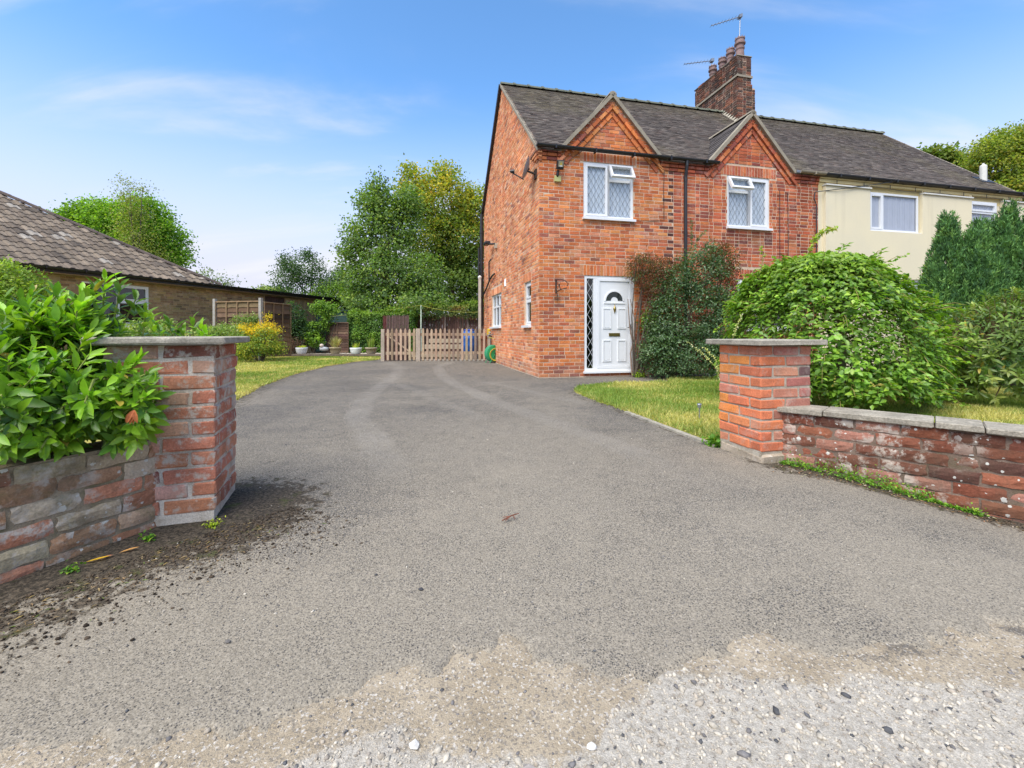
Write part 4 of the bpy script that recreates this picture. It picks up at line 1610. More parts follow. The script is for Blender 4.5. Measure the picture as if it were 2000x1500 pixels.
def half_roof(parent, t0, t1, limit, verge_left, verge_right):
    base = HC + A3(0, 0, EAVE) - D_ * OV
    root = node('roof', parent, HC + U3 * (t0 + t1) / 2 + A3(0, 0, EAVE))
    # boarding under the tiles and the back slope
    Db = V3 * SR - A3(0, 0, RIDGE - EAVE)
    Db /= np.linalg.norm(Db)
    apex = HC + V3 * SR + A3(0, 0, RIDGE)
    Lb = (BACK - SR + 0.12) / (SR / LS)
    e0 = base + D_ * (OV + 0.01) + U3 * t0 - N_ * 0.004
    e1 = base + D_ * (OV + 0.01) + U3 * t1 - N_ * 0.004
    r0, r1 = apex + U3 * t0 - N_ * 0.004, apex + U3 * t1 - N_ * 0.004
    b0, b1 = r0 + Db * Lb, r1 + Db * Lb
    dn = A3(0, 0, -0.05)
    V = np.array([e0, e1, r1, r0, b1, b0, e0 + dn, e1 + dn, b1 + dn, b0 + dn, r1 + dn, r0 + dn])
    F = [(0, 1, 2, 3), (3, 2, 4, 5), (6, 7, 1, 0), (5, 4, 8, 9), (7, 6, 11, 10), (10, 11, 9, 8), (0, 3, 11, 6), (3, 5, 9, 11), (1, 7, 10, 2), (2, 10, 8, 4)]
    mobj('boarding', V, F, M['tile'], root, (0.09, 0.068, 0.06))

    def patchy(pcs_):
        for i, (V, F, tt, k) in enumerate(pcs_.L):
            c = V.mean(0)
            h = (c[2] - EAVE) / (RIDGE - EAVE)
            a = float(np.dot(c - HC, U3))
            l = float(smooth(vnoise(np.array([a]), np.array([h * 4]), 0.7, 61, 3), -0.05, 0.35)[0])
            l = max(l * 0.8, float(smooth(h, 0.65, 1.0)) * 0.8, float(smooth(-abs(a - 7.1 + (1 - h) * 0.4), -0.5, 0.0)) * 0.8)
            green = np.array([0.155, 0.135, 0.075]) * R.uniform(0.8, 1.3)
            m = l * R.uniform(0.15, 0.55)
            pcs_.L[i] = (V, F, tt * (1 - m) + green * m, k)
        return pcs_
    patchy(tile_roof(base + U3 * t0, U3, D_, N_, t1 - t0, LS + OV - 0.03, inside=lambda a, d: not (d < OV + 0.12 and any(abs(a + t0 - g) < GHW - 0.03 for g in (G1, G2))))).emit('roof_tile', 'roof_tiles', M['tile'], root, limit)
    # ridge tiles
    a = t0
    while a < t1 - 0.1:
        b = min(a + 0.44, t1)
        k = 7
        V = []
        for (aa, rr) in ((a, 0.115), (b - 0.07, 0.115), (b - 0.07, 0.135), (b - 0.003, 0.135)):
            for j in range(k):
                th_ = math.pi * (0.04 + 0.92 * j / (k - 1))
                V.append(apex + U3 * aa + V3 * (rr * 1.1 * math.cos(th_)) + A3(0, 0, rr * math.sin(th_) - 0.045))
        F = [(q * k + j, q * k + j + 1, (q + 1) * k + j + 1, (q + 1) * k + j) for q in range(3) for j in range(k - 1)]
        F.append(tuple(range(k)))
        F.append(tuple(range(3 * k, 4 * k))[::-1])
        mobj('ridge_tile', np.array(V), F, M['tile'], root, np.array([0.13, 0.14, 0.105]) * R.uniform(0.85, 1.2))
        a = b
    return root, base, apex, Db, Lb


roof, base, apex, Db, Lb = half_roof(house, -0.04, 7.30, 300, True, False)
# verge of mortar along the gable, dark undercloak on the back slope
mb = MB()
mb.add(*fbox(Frame(base, U3, N_, D_), -0.055, 0.012, 0.0, LS + OV, -0.05, 0.010))
mb.build('verge', M['cement'], roof)
Nb = np.cross(Db, U3)
Nb = Nb if Nb[2] > 0 else -Nb
mb = MB()
mb.add(*fbox(Frame(apex, U3, Nb, Db), -0.09, 0.03, 0.0, Lb, -0.10, 0.012))
mb.build('bargeboard', M['black'], roof)

# gablet roofs
for g, white in ((G1, False), (G2, True)):
    gr = node('gablet_roof', house, FH.p(g, 4.86, 0))
    hw = GHW + 0.05
    gz0, gz1 = 4.84, GTOP + 0.05
    sb = (gz1 - EAVE) / SLOPE
    for s in (-1, 1):
        Ug = V3
        Dg = -U3 * s * hw + A3(0, 0, gz1 - gz0)
        Lg = np.linalg.norm(Dg)
        Dg = Dg / Lg
        Ng = np.cross(Ug, Dg)
        if Ng[2] < 0:
            Ng = -Ng
        O = FH.p(g + s * hw, gz0, 0.03)
        inside = lambda a, d, Lg=Lg: a < 0.06 + sb * d / Lg + 0.05
        pal = (lambda: np.array([0.075, 0.066, 0.062]) * R.uniform(0.7, 1.3))
        tile_roof(O, Ug, Dg, Ng, sb + 0.1, Lg, 0.145, 0.25, inside, 0.014, pal).emit('roof_tile', 'roof_tiles', M['tile'], gr, 24)
        # raking verge of stone
        fv = Frame(FH.p(g + s * hw, gz0, 0.0), V3, Ng, Dg)
        mb = MB()
        mb.add(*fbox(fv, -0.07, 0.05, 0.0, Lg - 0.004 + 0.03, -0.055, 0.022))
        mb.build('verge', M['cement'], gr)
    k = 6
    V = []
    for sa in (0.07, -sb + 0.05):
        for j in range(k):
            th_ = math.pi * j / (k - 1)
            V.append(FH.p(g + 0.09 * math.cos(th_), gz1 - 0.03 + 0.075 * math.sin(th_), sa))
    mobj('ridge_tile', np.array(V), [(j, j + 1, k + j + 1, k + j) for j in range(k - 1)] + [tuple(range(k))], M['cement'], gr)
    # lead at the foot of the valley
    mb = MB()
    for s in (-1, 1):
        mb.add(*fbox(FH, g + s * (hw + 0.01) - 0.05, g + s * (hw + 0.01) + 0.05, 4.84, 4.90, -0.1, 0.10))
    mb.build('lead_flashing', M['steel'], gr)


# chimney
def chimney():
    ch = node('chimney', house, HC + U3 * 7.9 + V3 * 4.2 + A3(0, 0, 7.6))
    t0, t1, s0, s1 = 7.56, 8.23, 3.19, 5.35
    CF = Frame(HC + V3 * s0, U3, -V3)
    CL = Frame(HC + U3 * t0 + V3 * s0, V3, -U3)
    mb = MB()
    e = 0.008
    mb.box(CF, t0 + e, t1 - e, 6.9, 8.86, -(s1 - s0) + e, -e)
    mb.box(CF, t0 + e, t1 - 0.15 - e, 8.86, 9.80, -(s1 - s0) + e, -e)
    mb.build('mortar', M['mortar'], ch)
    pcs = Pieces()

    def face(fr, a0, a1, z0, z1, n=0.0, pal=PAL_CHIM, bond='flemish'):
        for (x0, x1, b0, b1, r) in lay(a0, a1, z0, z1, 0.078, 0.012, 0.224, bond):
            V, F = house_brick(fr, x0, x1, b0, b1, n + R.normal(0.001, 0.002))
            pcs.add(V, F, pick(pal))
    face(CF, t0, t1, 7.5, 8.83)
    face(CF, t0, t1 - 0.075, 8.83, 8.99)
    face(CF, t0, t1 - 0.15, 8.99, 9.84)
    face(CL, 0, s1 - s0, 7.5, 9.84)
    # pilasters and the oversailing string
    for a in (0.0, 0.72, 1.62):
        face(CL, a, a + 0.30, 9.25, 9.84, 0.045, bond='stretcher')
    pcs.emit('brick', 'brick_courses', M['brick'], ch, 40)
    mb = MB()
    mb.box(CL, -0.045, s1 - s0 + 0.03, 9.16, 9.225, -0.02, 0.045)
    mb.box(CF, t0 - 0.03, t1 - 0.12, 9.16, 9.225, -0.02, 0.035)
    mb.build('string_course', M['cement'], ch)
    V, F = chamfer_box(CF, t0 - 0.02, t1 - 0.13, 9.835, 9.87, -(s1 - s0) - 0.02, 0.02, 0.008, 0.006)
    mobj('flaunching', V, F, M['cement'], ch)
    # mortar fillet where the stack meets the tiles
    mb = MB()
    q0, q1 = 0.05, SR - s0 + 0.05
    for i in range(9):
        a = q0 - 0.2 + (q1 - q0 + 0.2) * i / 9
        b = q0 - 0.2 + (q1 - q0 + 0.2) * (i + 1) / 9
        zz = EAVE + SLOPE * (s0 + a)
        V = CL.p([a, b, b, a, a, b], [zz - 0.05, zz - 0.05 + SLOPE * (b - a), zz + 0.17, zz + 0.15, zz, zz + SLOPE * (b - a)], [0.006, 0.006, 0.012, 0.012, 0.13, 0.13])
        mb.add(V, [(4, 5, 2, 3), (0, 1, 5, 4)])
    mb.build('mortar_fillet', M['concrete'], ch)
    pots = [(3.40, 0.78, 1.15), (3.83, 0.70, 1.0), (4.22, 0.62, 1.0), (4.72, 0.64, 1.0)]
    for s, h, k in pots:
        c = HC + U3 * 7.83 + V3 * (s + 0.0) + A3(0, 0, 9.80)
        mb = MB()
        w = 0.145 * k
        prof = [(w * 1.05, 0), (w * 1.02, h * .08), (w * 0.82, h * .18), (w * 0.72, h * .45), (w * 0.85, h * .5), (w * 0.86, h * .56), (w * 0.72, h * .58),
                (w * 0.72, h * .66), (w * 1.0, h * .70), (w * 1.02, h * .76), (w * 0.85, h * .79), (w * 0.82, h * .88), (w * 0.92, h * .9), (w * 0.92, h * .95), (w * 0.6, h * .95)]
        mb.lathe(c, prof, 14)
        for i in range(8):
            th_ = i * math.pi / 4
            p = c + A3(w * 0.85 * math.cos(th_), w * 0.85 * math.sin(th_), h * 0.94)
            mb.add(np.array([p + A3(-.02, 0, 0), p + A3(.02, 0, 0), p + A3(0, .02, 0), p + A3(0, 0, h * 0.1)]), [(0, 1, 3), (1, 2, 3), (2, 0, 3)])
        pot = mobj('chimney_pot', np.vstack(mb.V), mb.F, M['matte'], ch, np.array([0.24, 0.165, 0.15]) * R.uniform(0.8, 1.2), loc=c)
    return ch


chimney()

# gutters and pipes of the brick house
def gutter(parent, fr, a0, a1, z, n=0.11, r=0.06, mat='black'):
    k = 9
    V = []
    for a in (a0, a1):
        for j in range(k):
            t = math.pi * (1 + j / (k - 1))
            V.append(fr.p(a, z + r * math.sin(t) + 0.0, n + r * math.cos(t)))
        for j in range(k):
            t = math.pi * (2 - j / (k - 1))
            V.append(fr.p(a, z + (r - .006) * math.sin(t), n + (r - .006) * math.cos(t)))
    m_ = 2 * k
    F = [(j, (j + 1) % m_, m_ + (j + 1) % m_, m_ + j) for j in range(m_)] + [tuple(range(m_)), tuple(range(m_, 2 * m_))[::-1]]
    mb = MB().add(np.array(V), F)
    a = a0 + 0.4
    while a < a1:
        mb.box(fr, a, a + 0.03, z - 0.075, z + 0.006, n - r - 0.01, n + r + 0.006)
        a += 0.9
    return mb.build('gutter', M[mat], parent)


gutter(house, FH, -0.09, 4.28, 4.90)
gutter(house, FH, 6.55, 7.30, 4.89, mat='cement')
mb = MB()
mb.tube([FH.p(3.45, z, n) for z, n in ((4.86, 0.11), (4.74, 0.11), (4.62, 0.085), (4.5, 0.06), (2.5, 0.06), (0.2, 0.06))], 0.036, 10)
for z in (4.4, 3.2, 2.0):
    mb.tube([FH.p(3.45, z, 0.06), FH.p(3.45, z + 0.05, 0.06)], 0.043, 10)
mb.build('downpipe', M['black'], house, smooth=False)
mb = MB()
mb.tube([GH.p(7.06, z, 0.09) for z in (5.3, 3.2, 2.2, 1.2)], 0.062, 12)
for z in (4.6, 3.0, 2.2, 1.9):
    mb.tube([GH.p(7.06, z, 0.09), GH.p(7.06, z + 0.09, 0.09)], 0.074, 12)
mb.tube([GH.p(7.0, 4.05, 0.20), GH.p(7.0, 2.3, 0.20), GH.p(7.0, 0.2, 0.20)], 0.035, 8)
mb.tube([GH.p(6.95, 2.25, 0.09), GH.p(6.2, 2.5, 0.06), GH.p(5.55, 2.72, 0.06), GH.p(5.1, 2.80, 0.06), GH.p(4.75, 2.82, 0.05)], 0.028, 8)
mb.tube([GH.p(5.72, 2.72, 0.05), GH.p(5.72, 3.35, 0.05), GH.p(5.55, 3.40, 0.02)], 0.024, 8)
mb.build('soil_pipe', M['black'], house)
mb = MB()
mb.tube([GH.p(5.26, 0.0, 0.07), GH.p(5.26, 0.70, 0.07), GH.p(5.3, 0.86, 0.05)], 0.022, 8)
mb.build('standpipe', M['rust'], house)
mb = MB()
tp = GH.p(5.26, 0.90, 0.02)
mb.tube([tp, tp + GH.N * 0.13, tp + GH.N * 0.15 - A3(0, 0, 0.08)], 0.018, 8)
mb.tube([tp + GH.N * 0.09, tp + GH.N * 0.09 + A3(0, 0, 0.07)], 0.012, 8)
mb.tube([tp + GH.N * 0.09 + A3(-0.04, 0.0, 0.075), tp + GH.N * 0.09 + A3(0.04, 0, 0.075)], 0.014, 8)
mb.build('garden_tap', M['steel'], house)
# telephone cables clipped to the front, each a part of its own
for pts_, r_ in (([(0.35, 4.61, .072), (0.6, 4.6, .072), (1.0, 4.9, .072)], 0.006),
                 ([(2.55, 4.80, .076), (2.9, 4.60, .076), (2.92, 4.2, .016), (2.93, 3.50, .016), (2.5, 3.46, .016), (2.25, 3.45, .016)], 0.006),
                 ([(6.05, 4.4, .016), (6.05, 3.4, .016), (6.06, 2.3, .016), (6.06, 1.0, .016)], 0.006),
                 ([(6.28, 4.35, .016), (6.3, 3.2, .016), (6.3, 1.0, .016)], 0.006),
                 ([(7.05, 4.42, .05), (7.03, 4.25, .05), (7.1, 4.1, .05), (7.1, 3.0, .05), (7.1, 1.5, .05)], 0.012)):
    MB().tube([FH.p(*q) for q in pts_], r_, 6).build('cable', M['black'], house)

# ------------------------------------------------------------------ the cream half
cream = thing('rendered_house', 'cream rendered half of the semi detached house with plain white windows', 'house', HC + U3 * TW)
CW1 = (8.74, 10.40, 3.57, 4.56)
CW2 = (12.23, 13.25, 3.62, 4.57)
CW3 = (9.6, 10.6, 1.3, 2.35)
wall_core('upper_wall', FH, TW + 0.003, TE, 4.5, EAVE - 0.01, [], M['render_old'], cream, n=0.0)
R1 = (8.73, 10.47, 3.56, 4.70)
R2 = (12.22, 13.42, 3.60, 4.70)
cw = wall_core('wall', FH, 7.34, TE, -0.1, 4.60, [R1, R2, CW3], M['render'], cream, n=0.085, reveal=0.085, back=None)
mb = MB()
V = FH.p([7.34, 7.34, 7.34, 7.34], [-0.1, 4.6, 4.6, -0.1], [0.085, 0.085, -0.02, -0.02])
mb.add(V, [(0, 1, 2, 3)])
mb.add(FH.p([TW + 0.003, 7.34, 7.34, TW + 0.003], [-0.1, -0.1, 4.5, 4.5], [-0.003] * 4), [(0, 1, 2, 3)])
for h in (R1, R2):
    w_ = CW1 if h is R1 else CW2
    mb.add(FH.p([w_[1], h[1], h[1], w_[1]], [h[2], h[2], 4.6, 4.6], [-0.004] * 4), [(0, 1, 2, 3)])
    mb.add(FH.p([w_[0], w_[1], w_[1], w_[0]], [w_[3], w_[3], 4.6, 4.6], [-0.004] * 4), [(0, 1, 2, 3)])
V = np.vstack([FH.p([TE, TE], [-0.1, EAVE], 0.0), FH.p([TE, TE], [EAVE, -0.1], -BACK), FH.p([TE], [RIDGE], -SR)])
mb.add(V, [(0, 2, 3, 1), (1, 2, 4)] if False else [(0, 3, 2, 1), (1, 2, 4)])
mb.build('return_wall', M['render'], cream)
mb = MB()
for a0, a1 in ((7.32, 8.74), (10.46, 12.23), (13.41, TE + 0.03)):
    mb.box(FH, a0, a1, 4.602, 4.635, 0.0, 0.125)
mb.build('ledge', M['white_trim'], cream)
# corbelled brick dentils of the old eaves, painted yellow
mb = MB()
for k in range(2):
    mb.box(FH, TW + 0.01, TE, 4.70 + 0.085 * k, 4.775 + 0.085 * k, 0.0, 0.03 * (k + 1))
mb.build('eaves_band', M['render_old'], cream)
# holes: put the windows in the recess, backed by dark rooms
window(cream, FH, *CW1, [(0, 0.28, 0, 1, 1), (0.28, 1, 0, 1, 0)], n=0.03, sill=0.05, curtain='blind', over=0.06, depth=0.03)
window(cream, FH, *CW2, [(0, 1, 0.68, 1, 1), (0, 1, 0, 0.68, 0)], n=0.03, sill=0.05, curtain='blind', over=0.05, depth=0.03)
window(cream, FH, *CW3, [(0, 0.5, 0, 1, 1), (0.5, 1, 0, 1, 0)], n=0.03, sill=0.05, curtain='curtain', depth=0.03)
for (a0, a1, z0, z1) in ((9.9, 10.2, 3.62, 4.5), (8.8, 9.0, 3.62, 4.5), (12.3, 13.15, 3.7, 4.1)):
    a = np.linspace(a0, a1, 20)
    nn = -0.05 + 0.012 * np.sin(a * 60)
    V = np.vstack([FH.p(a, z0, nn), FH.p(a, z1, nn)])
    mobj('curtain', V, [(i, i + 1, 21 + i, 20 + i) for i in range(19)], M['curtain'], cream)
for (a0, a1, z0, z1) in ((CW1[0], CW1[1], CW1[2], CW1[3]), (CW2[0], CW2[1], CW2[2], CW2[3])):
    pass
rt, _, _, _, _ = half_roof(cream, 7.305, TE + 0.08, 300, False, True)
gutter(cream, FH, 7.30, TE + 0.08, 4.885)
mb = MB()
mb.add(*fbox(Frame(base, U3, N_, D_), TE + 0.05, TE + 0.12, 0.0, LS + OV, -0.07, 0.012))
mb.build('verge', M['cement'], rt)
mb = MB()
pc = HC + U3 * 14.0 + V3 * 0.70 + A3(0, 0, EAVE + SLOPE * 0.70)
mb.tube([pc - A3(0, 0, 0.1), pc + A3(0, 0, 0.42)], 0.085, 12)
mb.lathe(pc + A3(0, 0, 0.42), [(0.085, 0), (0.07, 0.03), (0.03, 0.05), (0.03, 0.09)], 12)
mb.build('vent_pipe', M['white_trim'], rt)
mb = MB().add(*fbox(Frame(base, U3, N_, D_), 13.72, 14.24, 0.85, 1.22, 0.012, 0.03))
mb.build('lead_flashing', M['black'], rt)
a = np.linspace(7.3, TE, 30)
MB().tube([FH.p(x, 4.66 + 0.02 * math.sin(x * 3), 0.07) for x in a], 0.007, 5).build('cable', M['black'], cream)
MB().tube([FH.p(7.05, 4.42, 0.06), FH.p(7.7, 4.52, 0.13), FH.p(8.6, 4.68, 0.13), FH.p(9.4, 4.83, 0.13)], 0.010, 5).build('cable', M['black'], cream)
for x in np.arange(7.7, TE, 0.85):
    MB().tube([FH.p(x, 4.66, 0.07), FH.p(x, 4.76, 0.07)], 0.008, 5).build('cable_clip', M['black'], cream)

# ------------------------------------------------------------------ fittings that hang on the house
dish = thing('satellite_dish', 'grey satellite dish on a bracket near the eaves of the gable end', 'satellite dish', GH.p(0.35, 4.42, 0.15))
dc = GH.p(0.28, 4.52, 0.20)
ax = A3(-0.95, 0.05, 0.30)
ax = ax / np.linalg.norm(ax)
sx = np.cross(A3(0, 0, 1), ax)
sx /= np.linalg.norm(sx)
sz_ = np.cross(ax, sx)
V, F = [dc - ax * 0.05], []
for i in range(1, 5):
    for k in range(20):
        th_ = 2 * math.pi * k / 20
        r = i / 4
        V.append(dc + sx * 0.22 * r * math.cos(th_) + sz_ * 0.26 * r * math.sin(th_) + ax * (0.07 * r * r - 0.05))
for k in range(20):
    F.append((0, 1 + k, 1 + (k + 1) % 20))
for i in range(3):
    for k in range(20):
        F.append((1 + i * 20 + k, 1 + (i + 1) * 20 + k, 1 + (i + 1) * 20 + (k + 1) % 20, 1 + i * 20 + (k + 1) % 20))
mobj('reflector', np.array(V), F, pm('dish_grey', (0.33, 0.34, 0.37), rough=0.5, var=None, fine=None, bump=None), dish, smooth=True)
mb = MB()
lo = dc - sz_ * 0.25 - ax * 0.01
hd = dc - sz_ * 0.17 + ax * 0.33
mb.tube([lo, hd], 0.014, 8)
mb.build('feed_arm', M['black'], dish)
mb = MB()
mb.tube([hd - ax * 0.02, hd + sz_ * 0.03 - ax * 0.10], [0.035, 0.045], 10)
mb.build('receiver', M['black'], dish)
mb = MB()
mb.tube([dc - ax * 0.06, GH.p(0.25, 4.45, 0.2), GH.p(0.22, 4.38, 0.01)], 0.024, 8)
mb.box(GH, 0.15, 0.30, 4.28, 4.48, 0.0, 0.03)
mb.build('bracket', M['rust'], dish)

fl = thing('floodlight', 'black security floodlight with yellow motion sensor below the gutter', 'security light', FH.p(0.40, 4.3, 0.02))
mb = MB()
th_ = math.radians(20)
ff = Frame(FH.p(0.42, 4.40, 0.10), U3, -V3 * math.cos(th_) - A3(0, 0, math.sin(th_)), A3(0, 0, math.cos(th_)) - V3 * math.sin(th_))
V, F = chamfer_box(ff, -0.075, 0.075, 0.0, 0.19, -0.04, 0.05, 0.012, 0.0)
mobj('lamp_body', V, F, M['black'], fl)
mb = MB().box(ff, -0.055, 0.055, 0.055, 0.17, 0.051, 0.056)
mb.build('lens', M['paint'], fl).data.color_attributes['tint'].data.foreach_set('color', [0.32, 0.30, 0.20, 1] * 8)
mb = MB()
mb.box(ff, -0.03, 0.03, 0.058, 0.09, 0.057, 0.062, (0.7, 0.7, 0.68))
mb.add(ff.p([-0.03, 0.03, 0.0], [0.09, 0.09, 0.155], 0.060), [(0, 1, 2)], (0.6, 0.45, 0.08))
mb.build('lamp_tube', M['paint'], fl)
mb = MB()
mb.tube([FH.p(0.40, 4.40, 0.07), FH.p(0.39, 4.30, 0.05), FH.p(0.39, 4.27, 0.02)], 0.03, 8)
mb.build('bracket', M['black'], fl)
mb = MB().box(FH, 0.33, 0.47, 4.17, 4.29, 0.0, 0.05, (0.45, 0.43, 0.16))
mb.build('sensor', M['paint'], fl)

fl2 = thing('floodlight', 'small dark security lamp high on the gable end wall', 'security light', GH.p(5.0, 3.8, 0.02))
mb = MB()
mb.box(GH, 4.55, 4.68, 3.60, 3.75, 0.0, 0.07, (0.40, 0.36, 0.28))
mb.build('sensor', M['paint'], fl2)
mb = MB()
mb.tube([GH.p(4.6, 3.74, 0.06), GH.p(5.0, 3.80, 0.16), GH.p(5.2, 3.85, 0.2)], 0.028, 8)
mb.build('bracket', M['black'], fl2)
V, F = chamfer_box(GH, 5.05, 5.45, 3.82, 3.92, 0.12, 0.30, 0.02, 0.0)
mobj('lamp_body', V, F, M['black'], fl2)

br = thing('basket_bracket', 'rusty iron scroll bracket with a small withered plant, left of the front door', 'bracket', FH.p(0.37, 1.75, 0.02))
mb = MB()
mb.box(FH, 0.355, 0.385, 1.80, 2.10, 0.004, 0.02)
mb.tube([FH.p(0.37, 2.08, 0.02), FH.p(0.42, 2.09, 0.12), FH.p(0.50, 2.05, 0.22), FH.p(0.55, 1.98, 0.27), FH.p(0.53, 1.93, 0.25)], 0.009, 6)
t_ = np.linspace(0, 4.5, 20)
mb.tube([FH.p(0.41 + 0.03 * math.cos(x) + 0.02 * x / 4, 1.94 + 0.05 * math.sin(x), 0.03 + 0.03 * x) for x in t_], 0.008, 6)
mb.tube([FH.p(0.37, 1.82, 0.02), FH.p(0.45, 1.88, 0.1), FH.p(0.55, 1.90, 0.2)], 0.009, 6)
mb.build('ironwork', M['rust'], br)
mb = MB()
for i in range(26):
    p = FH.p(0.38 + R.normal(0, 0.04), 1.72 + R.normal(0, 0.035), 0.05 + R.normal(0, 0.02))
    q = p + R.normal(0, 0.035, 3) + A3(0, 0, -0.02)
    mb.tube([p, q], [0.007, 0.003], 4, pick(([(0.16, 0.10, 0.06), (0.30, 0.25, 0.17), (0.10, 0.06, 0.05)], [1, 1, 1])))
mb.build('dried_plant', M['twig'], br)


def aerial(label, foot, top, tip, els, n_el):
    r = thing('television_aerial', label, 'aerial', foot)
    MB().tube([foot, top], 0.014, 6).build('mast', M['steel'], r)
    MB().tube([top, tip], 0.013, 6).build('boom', M['steel'], r)
    d = (tip - top) / np.linalg.norm(tip - top)
    side = np.cross(d, A3(0, 0, 1))
    side /= np.linalg.norm(side)
    mb = MB()
    for i in range(n_el):
        p = top + (tip - top) * (0.08 + 0.92 * i / (n_el - 1))
        L = els * (1 - 0.45 * i / n_el)
        mb.tube([p - side * L, p + side * L], 0.005, 5)
    p = top + A3(0, 0, 0.0)
    mb.box(Frame(p, d, side), -0.05, 0.06, -0.05, 0.05, -0.07, 0.07)
    mb.build('elements', M['steel'], r)
    return r


ap = HC + U3 * 7.80 + V3 * 3.35
t1_ = ap + A3(0, 0, 11.23)
aerial('tall television aerial strapped to the nearest chimney pot', ap + A3(-0.04, 0, 9.95), t1_, t1_ - U3 * 0.93 - A3(0, 0, 0.31) + V3 * 0.2, 0.14, 9)
ap = HC + U3 * 7.80 + V3 * 4.72
t1_ = ap + A3(0, 0, 10.62)
aerial('low television aerial above the rearmost chimney pot', ap + A3(0, 0, 10.35), t1_, t1_ - U3 * 0.98 - A3(0, 0, 0.14) + V3 * 0.2, 0.13, 9)

# ------------------------------------------------------------------ bungalow next door
BW = A3(0.294, 0.956, 0)          # along its wall, away from the street
BN = A3(0.956, -0.294, 0)         # out of the wall, towards the drive
BC = A3(-11.4, 17.3, 0)           # end of the hip at the gutter
BE = 2.77
bung = thing('bungalow', 'buff brick bungalow with brown interlocking tiled hip roof over the laurel', 'bungalow', BC - BW * 3 - BN)
FB = Frame(BC - BN * 0.28, -BW, BN)        # a runs back towards the street
WB = (2.42, 4.30, 1.20, 2.52)
bw = wall_core('wall', FB, -6.8, 11.0, -0.1, BE + 0.02, [WB], M['mortar_buff'], bung)
pcs = Pieces()
for (a0, a1, b0, b1, r) in lay(-2.3, 4.8, 0.45, 2.62, 0.075, 0.010, 0.215, 'stretcher', [WB]):
    t = pick(PAL_BUFF)
    V, F = house_brick(FB, a0, a1, b0, b1, R.normal(0.001, 0.001))
    d, px, py = seen(V.mean(0))
    if px < 215 or px > 425:
        d += 300
    pcs.add(V, F, t, d)
pcs.emit('brick', 'brick_courses', M['brick'], bw, 200)
window(bung, FB, *WB, [(0, 0.5, 0.60, 1, 1), (0, 0.5, 0, 0.60, 1), (0.5, 1, 0, 1, 0)], n=-0.02, sill=0.05, curtain=None, glass='glass_dark')
mb = MB()
mb.box(FB, -6.8, 11.0, BE - 0.13, BE - 0.005, 0.0, 0.26)
mb.build('soffit', M['wood'], bung).data.color_attributes['tint'].data.foreach_set('color', [0.25, 0.17, 0.10, 1] * 8)
FG = Frame(BC, -BW, BN)
gutter(bung, FG, -6.8, 11.0, BE + 0.045, n=0.07, r=0.078)
MB().box(FG, -6.8, 11.0, BE - 0.10, BE + 0.03, -0.03, -0.005).build('fascia', M['black'], bung)
TANB = 0.634
Db_ = -BN + A3(0, 0, TANB)
lenB = np.linalg.norm(Db_)
Db_ /= lenB
Nb_ = np.cross(-BW, Db_)
Nb_ = Nb_ if Nb_[2] > 0 else -Nb_
rroot = node('roof', bung, BC - BW * 3 + A3(0, 0, BE))
Ob = BC + A3(0, 0, BE + 0.03)
fr = Frame(Ob, -BW, Nb_, Db_)
hd_ = 6.2
mb = MB()
mb.add(fr.p([-0.02, 11, 11, hd_], [-0.03, -0.03, hd_ * lenB, hd_ * lenB], -0.012), [(0, 1, 2, 3)], (0.06, 0.05, 0.042))
top_ = fr.p(hd_, hd_ * lenB, -0.012)
mb.add(np.array([fr.p(-0.02, -0.03, -0.012), top_, top_ - BN * 0.0 + BN * -0.0 + A3(0, 0, 0), BC - BN * 12.4 + A3(0, 0, BE)]), [(0, 1, 3)], (0.06, 0.05, 0.042))
mb.build('boarding', M['tile'], rroot)
pcs = Pieces()
gw_, gg = 0.30, 0.33
prof = [(0.0, 0.010), (0.10, 0.0), (0.30, 0.0), (0.42, 0.034), (0.58, 0.042), (0.72, 0.034), (0.84, 0.0), (1.0, 0.004)]
for r in range(20):
    for i in range(38):
        a0 = i * gw_
        d0_ = r * gg
        dc_ = (d0_ + gg / 2) / lenB
        if a0 + gw_ * 0.5 < dc_ + 0.02 or a0 > 11:
            continue
        lift = 0.010 + R.normal(0, 0.002)
        k = len(prof)
        aa = np.array([a0 + p[0] * gw_ for p in prof])
        # cut against the hip
        hh = np.array([p[1] for p in prof])
        lo_ = np.minimum(d0_ + 0 * aa, d0_)
        hi_ = np.minimum(d0_ + gg + 0.05, np.maximum(aa * lenB, d0_ + 0.02))
        V = np.vstack([fr.p(aa, lo_, hh + lift + 0.018), fr.p(aa, hi_, hh + lift - 0.006), fr.p(aa, lo_, hh + lift - 0.006)])
        F = []
        for j in range(k - 1):
            F.append((j, j + 1, k + j + 1, k + j))
            F.append((2 * k + j, 2 * k + j + 1, j + 1, j))
        c = np.array([(0.175, 0.14, 0.105), (0.145, 0.115, 0.088), (0.215, 0.172, 0.128), (0.11, 0.09, 0.072)][R.choice(4, p=[.4, .3, .2, .1])]) * R.uniform(0.85, 1.15)
        if R.random() < 0.03:
            c = np.array([0.28, 0.25, 0.21])
        pcs.add(V, F, c)
pcs.emit('roof_tile', 'roof_tiles', M['tile'], rroot, 300)
hdir = fr.p(1.0, 1.0 * lenB, 0) - fr.p(0, 0, 0)
hl = np.linalg.norm(hdir)
hdir = hdir / hl
hs = np.cross(hdir, A3(0, 0, 1))
hs /= np.linalg.norm(hs)
hu = np.cross(hs, hdir)
a = 0.0
